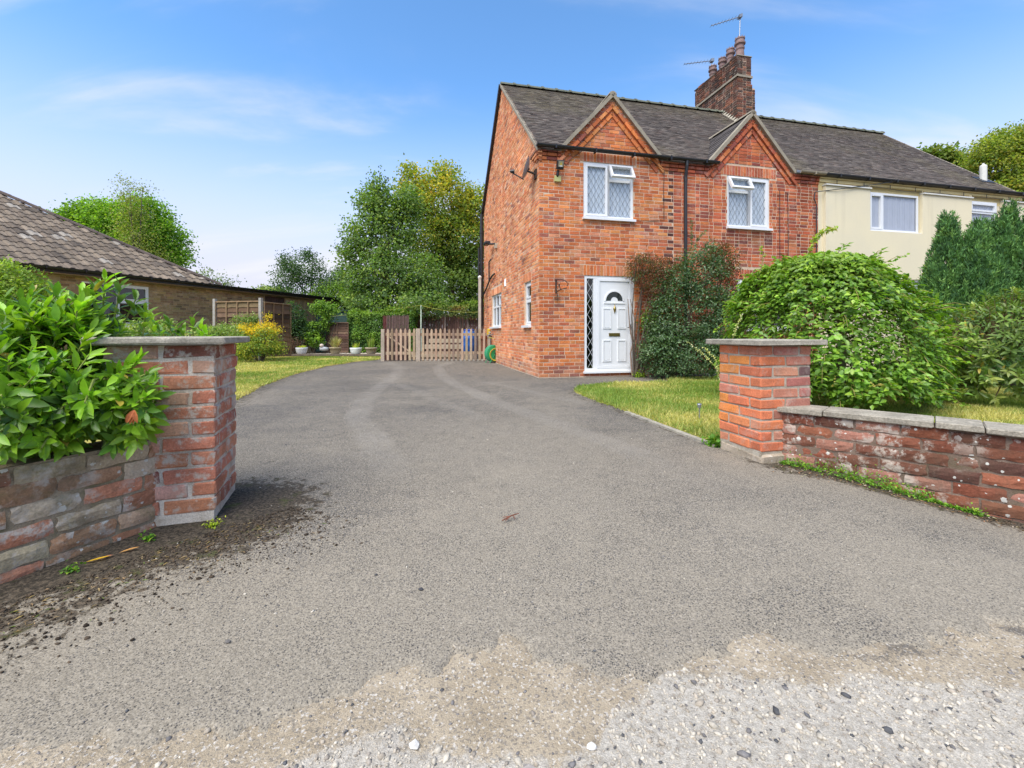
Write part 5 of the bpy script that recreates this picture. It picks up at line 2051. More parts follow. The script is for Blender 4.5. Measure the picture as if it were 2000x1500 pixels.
while a < hd_ * hl:
    V = []
    k = 7
    for (q, rr) in ((a, 0.125), (a + 0.42, 0.115)):
        for j in range(k):
            th_ = math.pi * j / (k - 1)
            V.append(Ob + hdir * q + hs * rr * math.cos(th_) + hu * (rr * 0.75 * math.sin(th_) + 0.01))
    mobj('hip_tile', np.array(V), [(j, j + 1, k + j + 1, k + j) for j in range(k - 1)] + [tuple(range(k))], M['tile'], rroot, np.array([0.10, 0.078, 0.066]) * R.uniform(0.85, 1.2))
    a += 0.40
# flat roofed garage end
mb = MB()
mb.box(Frame(BC, BW, BN), 0.02, 6.85, BE - 0.10, BE + 0.06, -3.5, 0.0, (0.05, 0.047, 0.045))
mb.build('flat_roof', M['matte'], bung)
for i in range(36):
    a0 = -2.35 - i * 0.12
    c = (0.085, 0.05, 0.04) if i < 9 else (0.40, 0.29, 0.165)
    V, F = fbox(FB, a0 - 0.112, a0, 1.3, BE - 0.18, 0.004, 0.03 + 0.006 * (i % 2))
    mobj('cladding_board', V, F, M['wood'], bung, np.array(c) * R.uniform(0.8, 1.15))

# ------------------------------------------------------------------ fences at the back of the garden
WOODS = ([(0.20, 0.125, 0.07), (0.155, 0.095, 0.058), (0.25, 0.165, 0.095), (0.115, 0.07, 0.047)], [3, 3, 2, 2])


def lap_panel(label, P0, P1, z0, z1, bays, slats=11, posts=(True, True), pal=WOODS, group='lap panels of the back fence'):
    P0, P1 = A3(*P0, 0), A3(*P1, 0)
    U = P1 - P0
    L = np.linalg.norm(U)
    U /= L
    N = A3(U[1], -U[0], 0)
    fr = Frame(P0, U, N)
    root = thing('fence_panel', label, 'fence', (P0 + P1) / 2, group)
    h = (z1 - z0 - 0.05) / slats
    for i in range(slats):
        zz = z0 + i * h
        k = 12
        a = np.linspace(0.03, L - 0.03, k)
        wav = R.normal(0, 0.008, k)
        V = np.vstack([fr.p(a, zz + wav, 0.012 + 0.01 * R.random()), fr.p(a, zz + h * 1.2, -0.012), fr.p(a, zz + wav, -0.004)])
        F = [(j, j + 1, k + j + 1, k + j) for j in range(k - 1)] + [(2 * k + j, 2 * k + j + 1, j + 1, j) for j in range(k - 1)]
        mobj('slat', V, F, M['wood'], root, pick(pal, 0.28))
    mb = MB()
    t = np.array(pal[0][2]) * 0.9
    for i in range(bays + 1):
        a = L * i / bays
        mb.box(fr, max(a - 0.02, 0), min(a + 0.02, L), z0, z1 - 0.04, 0.014, 0.04, t)
    mb.box(fr, 0, L, z1 - 0.04, z1, -0.01, 0.045, t * 1.15)
    mb.box(fr, 0, L, z0 - 0.002, z0 + 0.035, 0.015, 0.042, t)
    mb.build('frame', M['wood'], root)
    for flag, a in zip(posts, (-0.05, L + 0.05)):
        if flag:
            V, F = fbox(fr, a - 0.048, a + 0.048, -0.05, z1 + 0.09, -0.04, 0.06)
            mobj('post', V, F, M['wood'], root, np.array((0.34, 0.32, 0.29)))
    return root


lap_panel('grey brown lap fence panel between two grey posts, below the bungalow wall', (-10.37, 15.5), (-8.62, 15.1), 0.15, 2.06, 4)
lap_panel('warmer brown lap fence panel, half hidden by yellow flowers and ivy', (-8.50, 15.12), (-8.30, 16.55), 0.15, 2.03, 3, posts=(False, False))
lap_panel('dark lap fence panel showing between the ivy clumps behind the stone pot', (-8.15, 19.35), (-7.15, 19.35), 0.1, 1.42, 2, posts=(False, False), pal=([(0.15, 0.085, 0.06), (0.12, 0.07, 0.05), (0.19, 0.12, 0.08), (0.10, 0.06, 0.045)], [1, 1, 1, 1]))
# close boarded dark fence behind the picket fence
cb = thing('board_fence', 'dark red brown close boarded fence under ivy, behind the picket fence', 'fence', (-2.5, 20.6, 0))
fr = Frame((-5.2, 20.6, 0), (1, 0, 0), (0, -1, 0))
for i in range(46):
    a0 = i * 0.115
    V, F = fbox(fr, a0, a0 + 0.105, 0.0, 1.78 + R.normal(0, 0.012), 0.0, 0.018 + 0.008 * (i % 2))
    mobj('board', V, F, M['wood'], cb, np.array((0.115, 0.062, 0.048)) * R.uniform(0.75, 1.25))
for a in (1.05, 2.05, 3.1, 4.1):
    V, F = fbox(fr, a, a + 0.09, 0, 1.85, 0.028, 0.11)
    mobj('post', V, F, M['wood'], cb, (0.20, 0.15, 0.125))
# green sheeting of the shed behind the ivy
sh = thing('garden_shed', 'dark green shed side glimpsed between ivy clumps', 'shed', (-8.6, 22.8, 0))
fr = Frame((-10.6, 22.6, 0), (1, 0, 0), (0, -1, 0))
mb = MB().box(fr, 0, 3.0, 0, 2.05, -1.8, 0.0, (0.045, 0.085, 0.075))
mb.build('wall', M['matte'], sh)
V = fr.p([-0.1, 3.1, 3.1, -0.1, -0.1, 3.1, 3.1, -0.1], [2.06, 2.06, 2.2, 2.2, 2.10, 2.10, 2.24, 2.24], [0.1, 0.1, -1.9, -1.9, 0.1, 0.1, -1.9, -1.9])
mobj('roof', V, [(0, 1, 2, 3), (4, 5, 6, 7), (0, 1, 5, 4), (1, 2, 6, 5), (2, 3, 7, 6), (3, 0, 4, 7)], M['matte'], sh, (0.03, 0.05, 0.045))

# ------------------------------------------------------------------ picket gate and fence
PWOOD = ([(0.36, 0.265, 0.18), (0.32, 0.225, 0.15), (0.40, 0.30, 0.20), (0.29, 0.215, 0.155)], [3, 3, 2, 2])
FP = Frame((-4.44, 14.95, 0), (1, 0, 0), (0, -1, 0))


def picket(parent, a, w=0.072, z0=0.03, z1=1.10, n0=0.0):
    zt = z1 + R.normal(0, 0.008)
    lean = R.normal(0, 0.004)
    q = [(a - w / 2, z0), (a + w / 2, z0), (a + w / 2 + lean, zt - 0.06), (a + w * 0.2 + lean, zt), (a - w * 0.2 + lean, zt), (a - w / 2 + lean, zt - 0.06)]
    V = np.vstack([FP.p([p[0] for p in q], [p[1] for p in q], n0 + 0.02), FP.p([p[0] for p in q], [p[1] for p in q], n0)])
    F = [tuple(range(6)), tuple(range(6, 12))[::-1]] + [(6 + i, 6 + (i + 1) % 6, (i + 1) % 6, i) for i in range(6)]
    mobj('picket', V, F, M['wood'], parent, pick(PWOOD, 0.12))


gate = thing('picket_gate', 'wooden picket gate with diagonal brace beside the dark reed screen', 'gate', FP.p(0.6, 0, 0))
for i in range(7):
    picket(gate, 0.24 + i * 0.148)
for z in (0.22, 0.86):
    V, F = fbox(FP, 0.16, 1.19, z, z + 0.10, -0.035, -0.002)
    mobj('rail', V, F, M['wood'], gate, pick(PWOOD, 0.05) * 1.1)
V = FP.p([0.2, 0.28, 1.02, 0.94, 0.2, 0.28, 1.02, 0.94], [0.86, 0.86, 0.32, 0.32] * 2, [-0.002] * 4 + [-0.03] * 4)
mobj('brace', V, [(3, 2, 1, 0), (4, 5, 6, 7), (0, 1, 5, 4), (1, 2, 6, 5), (2, 3, 7, 6), (3, 0, 4, 7)], M['wood'], gate, (0.38, 0.29, 0.2))
pf = thing('picket_fence', 'pale wooden picket fence between the gate and the brick house', 'fence', FP.p(2.6, 0, 0))
for i in range(17):
    picket(pf, 1.43 + i * 0.1475)
for z in (0.24, 0.86):
    V, F = fbox(FP, 1.3, 3.82, z, z + 0.09, -0.04, -0.002)
    mobj('rail', V, F, M['wood'], pf, pick(PWOOD, 0.05))
V, F = fbox(FP, 1.36, 3.82, 0.0, 0.07, -0.06, -0.02)
mobj('gravel_board', V, F, M['wood'], pf, (0.36, 0.33, 0.28))
for a, w, z1, par in ((0.075, 0.12, 1.08, gate), (1.27, 0.15, 1.10, pf), (3.70, 0.11, 1.12, pf)):
    V, F = chamfer_box(FP, a - w / 2, a + w / 2, -0.05, z1, -0.07, 0.055, 0.008, 0.001)
    mobj('post', V, F, M['wood'], par, (0.36, 0.30, 0.235))
scr = thing('reed_screen', 'dark maroon reed screen standing behind the picket gate', 'screen', FP.p(0.45, 0, -0.4))
fr = Frame(FP.p(0, 0, -0.42), (1, 0, 0), (0, -1, 0))
for i in range(30):
    a = -0.03 + i * 0.03
    V, F = tube([fr.p(a, 0.0, 0), fr.p(a + R.normal(0, 0.003), 1.56 + R.normal(0, 0.018), 0)], 0.0145, 6)
    mobj('reed', V, F, M['wood'], scr, np.array((0.13, 0.085, 0.075)) * R.uniform(0.7, 1.35) if i > 3 else (0.115, 0.035, 0.035))
for z in (0.5, 1.1):
    MB().tube([fr.p(-0.05, z, 0.016), fr.p(0.87, z, 0.016)], 0.006, 5, (0.1, 0.07, 0.06)).build('wire', M['rust'], scr)
# tall pale post at the corner of the house
tp_ = thing('timber_post', 'tall pale timber post beside the black soil pipe', 'post', (-1.10, 15.35, 0))
MB().box(Frame((-1.12, 15.3, 0), (1, 0, 0), (0, -1, 0)), -0.045, 0.045, -0.05, 2.85, -0.09, 0.0, (0.42, 0.37, 0.31)).build('post', M['wood'], tp_)
MB().lathe(A3(-1.12, 15.35, 2.85), [(0.06, 0), (0.07, 0.05), (0.02, 0.1)], 8).build('finial', M['white_trim'], tp_)
# things behind the fence
bar = thing('water_barrel', 'blue plastic water barrel standing behind the picket fence', 'barrel', (-1.62, 16.6, 0))
mb = MB().lathe(A3(-1.62, 16.6, 0.22), [(0.26, 0), (0.29, 0.05), (0.30, 0.25), (0.305, 0.27), (0.30, 0.29), (0.30, 0.50), (0.305, 0.52), (0.29, 0.56), (0.26, 0.75), (0.2, 0.80)], 18, (0.02, 0.09, 0.30))
mb.build('body', M['paint'], bar, smooth=True)
MB().lathe(A3(-1.62, 16.6, 1.02), [(0.19, 0), (0.2, 0.04), (0.17, 0.07)], 16, (0.03, 0.06, 0.3)).build('lid', M['paint'], bar)
mb = MB().box(Frame((-1.62, 16.6, 0), (1, 0, 0), (0, -1, 0)), -0.32, 0.32, 0.0, 0.22, -0.3, 0.3, (0.25, 0.2, 0.16))
mb.build('stand', M['wood'], bar)
for i, (x0, x1, y, z, lab) in enumerate(((-4.0, -0.6, 17.6, 0.12, 'lowest pale sleeper edging the patio behind the picket fence'), (-3.6, -1.9, 18.2, 0.42, 'weathered beam of the raised bed behind the picket fence'), (-3.5, -1.6, 18.6, 0.66, 'upper beam of the raised bed below the dark boarded fence'))):
    s = thing('timber_sleeper', lab, 'sleeper', ((x0 + x1) / 2, y, 0), 'sleepers behind the picket fence')
    V, F = chamfer_box(Frame((0, y, 0), (1, 0, 0), (0, -1, 0)), x0, x1, z - 0.13, z + 0.05, -0.18, 0, 0.01, 0.002)
    mobj('beam', V, F, M['wood'], s, np.array((0.38, 0.31, 0.22)) * R.uniform(0.8, 1.1))
    if z > 0.3:
        for xx in (x0 + 0.1, x1 - 0.2):
            V, F = fbox(Frame((0, y - 0.002, 0), (1, 0, 0), (0, -1, 0)), xx, xx + 0.1, 0, z - 0.13, -0.15, -0.02)
            mobj('leg', V, F, M['wood'], s, (0.25, 0.19, 0.13))
# clothes line
cl = thing('washing_line', 'pale green washing line post with yellow line, behind the hedge', 'washing line', (-3.95, 19.2, 0))
top_ = A3(-3.95, 19.2, 2.16)
MB().tube([A3(-3.95, 19.2, 0), top_], 0.028, 8, (0.50, 0.58, 0.45)).build('post', M['matte'], cl)


def sagline(p, q, s, n=14):
    t = np.linspace(0, 1, n)[:, None]
    L = p + (q - p) * t
    L[:, 2] -= s * 4 * (t[:, 0] * (1 - t[:, 0]))
    return L


mb = MB()
mb.tube(sagline(top_, A3(-8.9, 20.5, 1.68), 0.05), 0.006, 5, (0.42, 0.44, 0.06))
mb.tube(sagline(top_, A3(-1.25, 16.2, 1.72), 0.10), 0.005, 5, (0.42, 0.40, 0.06))
mb.build('line', M['paint'], cl)

# hose reel by the tap
hc = A3(-0.60, 14.15, 0)
hr = thing('hose_reel', 'green garden hose reel with yellow hose on the drive below the tap', 'hose reel', hc)
ax_ = A3(0.45, -0.89, 0)
sd_ = A3(0.89, 0.45, 0)


def disc(c, r, w, seg=24):
    V = []
    for s in (-w / 2, w / 2):
        for k in range(seg):
            t = 2 * math.pi * k / seg
            V.append(c + ax_ * s + sd_ * r * math.cos(t) + A3(0, 0, r * math.sin(t)))
    F = [tuple(range(seg)), tuple(range(seg, 2 * seg))[::-1]] + [(k, (k + 1) % seg, seg + (k + 1) % seg, seg + k) for k in range(seg)]
    return np.array(V), F


rc = hc + A3(0, 0, 0.30)
for off in (-0.14, 0.14):
    V, F = disc(rc + ax_ * off, 0.25, 0.018)
    mobj('flange', V, F, M['paint'], hr, (0.02, 0.30, 0.10))
mb = MB()
for r in range(4):
    t = np.linspace(0, 2 * math.pi, 30)
    for o in np.linspace(-0.1, 0.1, 6):
        rr_ = 0.20 + 0.02 * r
        if r == 3 or o == 0.1 or r == 0:
            pts = [rc + ax_ * o + sd_ * rr_ * math.cos(x) + A3(0, 0, rr_ * math.sin(x)) for x in t]
            mb.tube(pts, 0.011, 5, (0.03, 0.22, 0.12) if r < 3 else (0.05, 0.33, 0.16))
mb.build('wound_hose', M['paint'], hr)
mb = MB()
t = np.linspace(0, 2 * math.pi, 26)
for k in range(3):
    mb.tube([rc + ax_ * (0.17 + 0.012 * k) + sd_ * (0.17 + 0.02 * k) * math.cos(x + k) + A3(0, 0, (0.17 + 0.015 * k) * math.sin(x + k) - 0.03) for x in t], 0.009, 5, (0.50, 0.40, 0.05))
mb.tube([rc + ax_ * 0.17 + A3(0.1, 0, 0.12), rc + A3(0.12, -0.1, 0.45), GH.p(5.26, 0.82, 0.15)], 0.009, 5, (0.50, 0.40, 0.05))
mb.build('loose_hose', M['paint'], hr)
mb = MB()
for off in (-0.17, 0.17):
    mb.tube([rc + ax_ * off - sd_ * 0.2 - A3(0, 0, 0.30), rc + ax_ * off + A3(0, 0, 0.02), rc + ax_ * off + sd_ * 0.2 - A3(0, 0, 0.30)], 0.013, 6, (0.02, 0.28, 0.09))
mb.tube([rc - ax_ * 0.2, rc + ax_ * 0.2], 0.03, 8, (0.03, 0.03, 0.03))
mb.build('stand', M['paint'], hr)
yb = thing('hose_holder', 'small yellow plastic holder fixed to the fence post by the house', 'holder', (-0.85, 14.85, 0.9))
V, F = chamfer_box(Frame((-0.78, 14.86, 0), (1, 0, 0), (0, -1, 0)), -0.06, 0.05, 0.88, 1.10, -0.02, 0.06, 0.02, 0)
mobj('holder', V, F, M['paint'], yb, (0.55, 0.36, 0.03))
tcp = thing('clay_pipe', 'brick coloured clay pipe standing behind the end pickets', 'pipe', (-0.98, 15.25, 0))
MB().lathe(A3(-0.98, 15.25, 0), [(0.10, 0), (0.10, 0.72), (0.13, 0.74), (0.13, 0.86), (0.10, 0.86)], 14, (0.30, 0.13, 0.08)).build('shaft', M['matte'], tcp, smooth=False)


# ------------------------------------------------------------------ plants: leaf builders
def norm(a):
    return a / (np.linalg.norm(a, axis=-1, keepdims=True) + 1e-9)


def leaves4(P, A, B, L, W, droop=0.15):
    """n small leaves, each a folded diamond of two triangles"""
    A = norm(A)
    Sd = norm(np.cross(A, B))
    B = np.cross(Sd, A)
    L, W = L[:, None], W[:, None]
    V = np.stack([P, P + A * L * 0.45 + Sd * W * 0.5 + B * W * 0.16, P + A * L - B * L * droop, P + A * L * 0.45 - Sd * W * 0.5 + B * W * 0.16], 1)
    n = len(P)
    T = (np.array([[0, 1, 2], [0, 2, 3]])[None] + 4 * np.arange(n)[:, None, None]).reshape(-1, 3)
    return V.reshape(-1, 3), T


PROF = [(0.0, 0.0), (0.22, 0.68), (0.50, 1.0), (0.78, 0.72), (1.0, 0.0)]


def leaf11(p, a, b, L, W, curl=0.2, fold=0.18):
    """one large leaf with a midrib fold and a curve along its length"""
    a = a / np.linalg.norm(a)
    s = np.cross(a, b)
    s /= np.linalg.norm(s) + 1e-9
    b = np.cross(s, a)
    V, F = [p], []
    for f, w in PROF[1:-1]:
        c = p + a * L * f - b * L * curl * f * f
        h = W * 0.5 * w
        V += [c + s * h + b * h * fold * 2, c, c - s * h + b * h * fold * 2]
    V.append(p + a * L - b * L * curl)
    F = [(0, 1, 2), (0, 2, 3), (1, 4, 5, 2), (2, 5, 6, 3), (4, 7, 8, 5), (5, 8, 9, 6), (7, 10, 8), (8, 10, 9)]
    return np.array(V), F


def crown(blobs, n, spread=0.25, shell=(0.55, 1.05), per=14, squash=1.0):
    """leaf places in clumps spread through a set of ellipsoids; returns points, outward directions, clump ids, height in blob"""
    w = np.array([max(b[1]) * min(b[1]) for b in blobs], float)
    nc = max(1, n // per)
    bi = R.choice(len(blobs), nc, p=w / w.sum())
    C = np.array([b[0] for b in blobs])[bi]
    Rr = np.array([b[1] for b in blobs])[bi]
    d = norm(R.normal(0, 1, (nc, 3)))
    rad = R.uniform(shell[0] ** 2, shell[1] ** 2, nc)[:, None] ** 0.5
    cc = C + d * Rr * rad
    k = np.repeat(np.arange(nc), per)
    P = cc[k] + R.normal(0, 1, (nc * per, 3)) * spread * np.array([1, 1, 0.6 * squash])
    return P, d[k], k, d[k][:, 2]


def leafy(name, P, O, k, L, W, cols, mat, parent, droop=0.15, up=0.35, hang=0.2, var=0.22, rnd=0.7, kind=None, tip=None):
    n = len(P)
    A = O * 0.6 + R.normal(0, rnd, (n, 3)) + A3(0, 0, -hang)
    B = norm(O * 0.5 + A3(0, 0, up + 0.3) + R.normal(0, 0.45, (n, 3)))
    nk = k.max() + 1
    cw, cc = np.array([c[0] for c in cols]), np.array([c[1] for c in cols])
    ck = cc[R.choice(len(cols), nk, p=cw / cw.sum())]
    tint = ck[k] * R.uniform(1 - var, 1 + var, (n, 1)) * (1 + R.normal(0, 0.05, (n, 3)))
    if tip is not None:
        tint = tip(P, tint)
    V, T = leaves4(P, A, B, R.uniform(0.75, 1.2, n) * L, R.uniform(0.8, 1.15, n) * W, droop)
    o = tmesh(name, V, T, M[mat], parent, np.clip(np.repeat(tint, 4, 0), 0.004, 0.9))
    if kind:
        o['kind'] = kind
    return o


def pxb(px, py, Y, rx, rz=None, ry=None):
    """an ellipsoid of foliage"""
    c = at(px, py, Y)
    rx = rx / FPX * Y
    rz = rx if rz is None else rz / FPX * Y
    return (c, (rx, rx if ry is None else ry, rz))


def limbs(mb, base, tops, r0, r1=0.02, bend=0.2):
    for t in tops:
        t = np.asarray(t, float)
        m1 = base + (t - base) * 0.4 + R.normal(0, bend, 3) * np.array([1, 1, .3]) + A3(0, 0, 0.12 * np.linalg.norm(t - base))
        mb.tube([base, base * 0.6 + m1 * 0.4, m1, m1 * 0.45 + t * 0.55, t], np.linspace(r0, r1, 5), 6)


def tree(name, label, base, blobs, n, L, W, cols, mat='leaf_far', spread=0.3, group=None, trunk=0.18, up_to=None, shell=(0.5, 1.06), per=14, tip=None, hang=0.25, cat='tree', droop=0.15):
    base = np.asarray(base, float)
    r = thing(name, label, cat, base, group)
    mb = MB()
    cen = np.mean([b[0] for b in blobs], 0)
    fork = base + (cen - base) * np.array([0.6, 0.6, 0.5])
    mb.tube([base - A3(0, 0, 0.1), base + (fork - base) * 0.5 + R.normal(0, 0.05, 3), fork], [trunk, trunk * 0.8, trunk * 0.65], 9)
    limbs(mb, fork, [b[0] + R.normal(0, 0.15, 3) for b in blobs], trunk * 0.5, 0.015)
    mb.build('trunk', M['bark'], r, smooth=True)
    P, O, k, h = crown(blobs, n, spread, shell, per)
    leafy('crown', P, O, k, L, W, cols, mat, r, hang=hang, tip=tip, droop=droop)
    return r


# ------------------------------------------------------------------ trees beyond the gardens
G_SYC = [(3, (0.085, 0.135, 0.038)), (3, (0.11, 0.165, 0.042)), (2, (0.058, 0.095, 0.034)), (1.3, (0.15, 0.20, 0.04))]
G_YEL = [(3, (0.14, 0.175, 0.028)), (3, (0.22, 0.205, 0.026)), (1.2, (0.34, 0.27, 0.03)), (2, (0.11, 0.155, 0.03)), (0.3, (0.34, 0.20, 0.03))]
G_DK = [(3, (0.03, 0.06, 0.025)), (3, (0.045, 0.08, 0.03)), (1, (0.06, 0.10, 0.03))]
G_MID = [(3, (0.075, 0.13, 0.022)), (3, (0.11, 0.18, 0.025)), (1, (0.05, 0.09, 0.02)), (1, (0.15, 0.20, 0.03))]
G_BRI = [(3, (0.12, 0.21, 0.02)), (3, (0.16, 0.26, 0.025)), (2, (0.08, 0.15, 0.02)), (1, (0.05, 0.10, 0.02))]
GRP = 'trees beyond the gardens'

tree('sycamore_tree', 'dense green sycamore nearest the hedge, its slim leader rising left of the yellowing maple', at(765, 650, 22) * np.array([1, 1, 0]),
     [pxb(722, 392, 22, 20, 30), pxb(745, 415, 22, 34, 40), pxb(742, 365, 22, 10, 22), pxb(738, 336, 22, 4, 14), pxb(700, 465, 22, 26, 40), pxb(686, 505, 22, 20, 30), pxb(700, 545, 22, 34, 34),
      pxb(785, 430, 22.4, 32, 50), pxb(755, 475, 22, 46, 45), pxb(765, 540, 22, 66, 48), pxb(818, 545, 22, 46, 46), pxb(800, 595, 21.5, 85, 26), pxb(715, 595, 21.5, 40, 22), pxb(800, 395, 22.4, 22, 40)], 25000, 0.135, 0.115, G_SYC, group=GRP, spread=0.24, per=16, shell=(0.45, 1.1))


def yellow_top(P, t):
    f = smooth(P[:, 2] + R.normal(0, 1.3, len(P)), 4.4, 9.0)[:, None]
    return t * f + (1 - f) * np.array([0.09, 0.135, 0.030]) * R.uniform(0.75, 1.25, (len(P), 1))


tree('maple_tree', 'tall maple with yellowing top, between the sycamore and the brick house', at(890, 650, 26) * np.array([1, 1, 0]),
     [pxb(870, 395, 26, 62, 58), pxb(815, 375, 26, 36, 42), pxb(925, 410, 26, 34, 52), pxb(870, 338, 26, 22, 22), pxb(900, 470, 26, 60, 60), pxb(845, 480, 26, 50, 55), pxb(925, 520, 26, 40, 50),
      pxb(880, 560, 26, 65, 45), pxb(940, 590, 26, 34, 40), pxb(800, 335, 26, 10, 18)], 36000, 0.145, 0.125, G_YEL, group=GRP, spread=0.26, trunk=0.25, tip=yellow_top)
tree('dark_shrub_tree', 'low dark evergreen tree left of the sycamore, above the flat garage roof', at(600, 650, 25.5) * np.array([1, 1, 0]),
     [pxb(560, 540, 25.5, 24, 34), pxb(598, 525, 25.5, 30, 32), pxb(555, 512, 25.5, 8, 18), pxb(604, 498, 25.5, 9, 12), pxb(640, 560, 25.5, 34, 26), pxb(575, 580, 25.5, 40, 18), pxb(665, 545, 25.8, 22, 20)],
     10000, 0.11, 0.075, G_DK, group=GRP, spread=0.18, trunk=0.1, shell=(0.45, 1.15))
tree('hedge_tree', 'mid green bushy tree between the ivy arch and the sycamore', at(670, 650, 25) * np.array([1, 1, 0]),
     [pxb(650, 575, 25, 38, 22), pxb(690, 580, 25, 34, 26), pxb(620, 588, 25, 30, 14), pxb(715, 590, 25, 40, 20)], 8000, 0.11, 0.085, G_MID, group=GRP, spread=0.2, trunk=0.08)
tree('pale_tree', 'pale rounded treetop just above the garage roof line', at(520, 650, 30) * np.array([1, 1, 0]),
     [pxb(520, 572, 30, 26, 10), pxb(545, 574, 30, 18, 8), pxb(500, 574, 30, 10, 6)], 1800, 0.17, 0.14, [(1, (0.16, 0.20, 0.06)), (1, (0.12, 0.165, 0.06))], group=GRP, spread=0.2)
tree('maple_tree', 'bright green spreading tree rising behind the bungalow roof', at(230, 650, 29) * np.array([1, 1, 0]),
     [pxb(160, 422, 29, 36, 14), pxb(190, 408, 29, 32, 18), pxb(225, 440, 29, 50, 40), pxb(280, 425, 29, 40, 42), pxb(310, 470, 29, 46, 40), pxb(260, 490, 29, 50, 35), pxb(340, 500, 29, 24, 20), pxb(140, 440, 29, 26, 18)],
     30000, 0.16, 0.13, G_BRI, group=GRP, spread=0.28, trunk=0.25)
tree('birch_tree', 'slender olive birch with wispy top, in front of the bright green tree', at(268, 650, 27) * np.array([1, 1, 0]),
     [pxb(250, 372, 27, 14, 24), pxb(256, 410, 27, 20, 30), pxb(268, 460, 27, 32, 45), pxb(285, 500, 27, 34, 35), pxb(280, 370, 27, 12, 8)], 4200, 0.11, 0.08,
     [(1, (0.15, 0.17, 0.045)), (1, (0.12, 0.14, 0.04)), (1, (0.18, 0.19, 0.055))], group=GRP, spread=0.3, trunk=0.09, shell=(0.2, 1.2), per=7)
tree('wispy_tree', 'small wispy treetop at the low end of the bungalow hip', at(415, 650, 25) * np.array([1, 1, 0]),
     [pxb(402, 540, 25, 12, 14), pxb(435, 550, 25, 16, 10), pxb(420, 556, 25, 20, 8)], 700, 0.11, 0.08, [(1, (0.07, 0.11, 0.03)), (1, (0.10, 0.13, 0.04))], group=GRP, spread=0.25, trunk=0.05, shell=(0.2, 1.2), per=7)
tree('lime_tree', 'large tree with yellow green sprays at the right, behind the cream house', at(1985, 650, 33) * np.array([1, 1, 0]),
     [pxb(1935, 295, 33, 34, 22), pxb(1980, 275, 33, 44, 28), pxb(2030, 290, 33, 50, 50), pxb(1960, 330, 33, 40, 26), pxb(1985, 370, 33, 50, 30), pxb(1920, 315, 33, 22, 12), pxb(1945, 380, 33, 34, 24)],
     24000, 0.18, 0.15, [(3, (0.14, 0.18, 0.028)), (2, (0.20, 0.22, 0.035)), (2, (0.08, 0.115, 0.024)), (1, (0.21, 0.19, 0.034))], group=GRP, spread=0.3, trunk=0.3, per=12)
tree('lime_tree', 'smaller treetop peeping over the sloping roof edge of the cream house', at(1850, 650, 38) * np.array([1, 1, 0]),
     [pxb(1836, 303, 38, 20, 12), pxb(1862, 318, 38, 24, 14), pxb(1882, 335, 38, 16, 16), pxb(1812, 296, 38, 8, 5)], 3200, 0.28, 0.22, [(3, (0.085, 0.125, 0.022)), (2, (0.13, 0.15, 0.03))], group=GRP, spread=0.3, per=12)
# far hedges that read as one mass
P, O, k, h = crown([pxb(x, 640 + R.uniform(-14, 8), 27 + R.uniform(-2, 2), 50, 45) for x in range(560, 960, 34)], 9000, 0.3)
o = leafy('foliage', P, O, k, 0.2, 0.16, G_DK + [(2, (0.05, 0.085, 0.022))], 'leaf_far', None, kind='stuff')

# ------------------------------------------------------------------ ivy and hedges at the back
def hedge_box(name, label, x0, x1, y0, y1, z1, n, cols, L=0.075, cat='hedge', bump=0.12, top=None):
    r = thing(name, label, cat, ((x0 + x1) / 2, (y0 + y1) / 2, 0))
    u = R.random((n, 3))
    side = R.random(n)
    P = np.stack([x0 + (x1 - x0) * u[:, 0], y0 + (y1 - y0) * u[:, 1], z1 * u[:, 2] ** 0.8], -1)
    O = np.zeros((n, 3))
    f = side < 0.62
    P[f, 1] = y0 + R.normal(0, 0.05, f.sum())
    O[f, 1] = -1
    t = (side >= 0.62) & (side < 0.9)
    P[t, 2] = z1 + R.normal(0, 0.05, t.sum())
    O[t, 2] = 1
    s = side >= 0.9
    P[s, 0] = np.where(R.random(s.sum()) < 0.5, x0, x1)
    O[s, 0] = np.where(P[s, 0] == x0, -1, 1)
    bmp = vnoise(P[:, 0] * 1.0, P[:, 2] + P[:, 1], 2.2, 71, 3) * bump * 2
    P = P + O * bmp[:, None]
    if top is not None:
        P[:, 2] = np.minimum(P[:, 2], top(P[:, 0]) + R.normal(0, 0.06, n))
    k = (np.floor(P[:, 0] * 3) * 131 + np.floor(P[:, 2] * 3) * 17 + np.floor(P[:, 1] * 3)).astype(int)
    k = np.unique(k, return_inverse=True)[1]

    def tipf(P_, tt):
        g = smooth(P_[:, 2] - z1 + 0.25 + R.normal(0, 0.08, n), 0, 0.3)[:, None]
        return tt * (1 - 0.6 * g) + 0.6 * g * np.array([0.16, 0.24, 0.03])
    leafy('foliage', P, O, k, L, L * 0.85, cols, 'leaf', r, hang=0.5, tip=tipf, rnd=0.5)
    mb = MB()
    for i in range(8):
        x = R.uniform(x0, x1)
        mb.tube([A3(x, (y0 + y1) / 2, 0), A3(x + R.normal(0, 0.1), (y0 + y1) / 2, z1 * 0.8)], 0.03, 5)
    mb.build('stem', M['bark'], r)
    return r


hedge_box('ivy_hedge', 'clipped ivy hedge with bright green top behind the white and stone pots', -7.3, -4.35, 19.6, 20.3, 1.86, 16000, [(3, (0.065, 0.125, 0.025)), (2, (0.10, 0.18, 0.03)), (1, (0.15, 0.24, 0.035))])
hedge_box('ivy', 'ivy with russet patches tumbling over the dark boarded fence', -5.3, -0.6, 20.35, 20.8, 2.25, 9000, [(3, (0.055, 0.09, 0.022)), (2, (0.09, 0.11, 0.025)), (1.4, (0.15, 0.085, 0.035))], cat='ivy', bump=0.2)
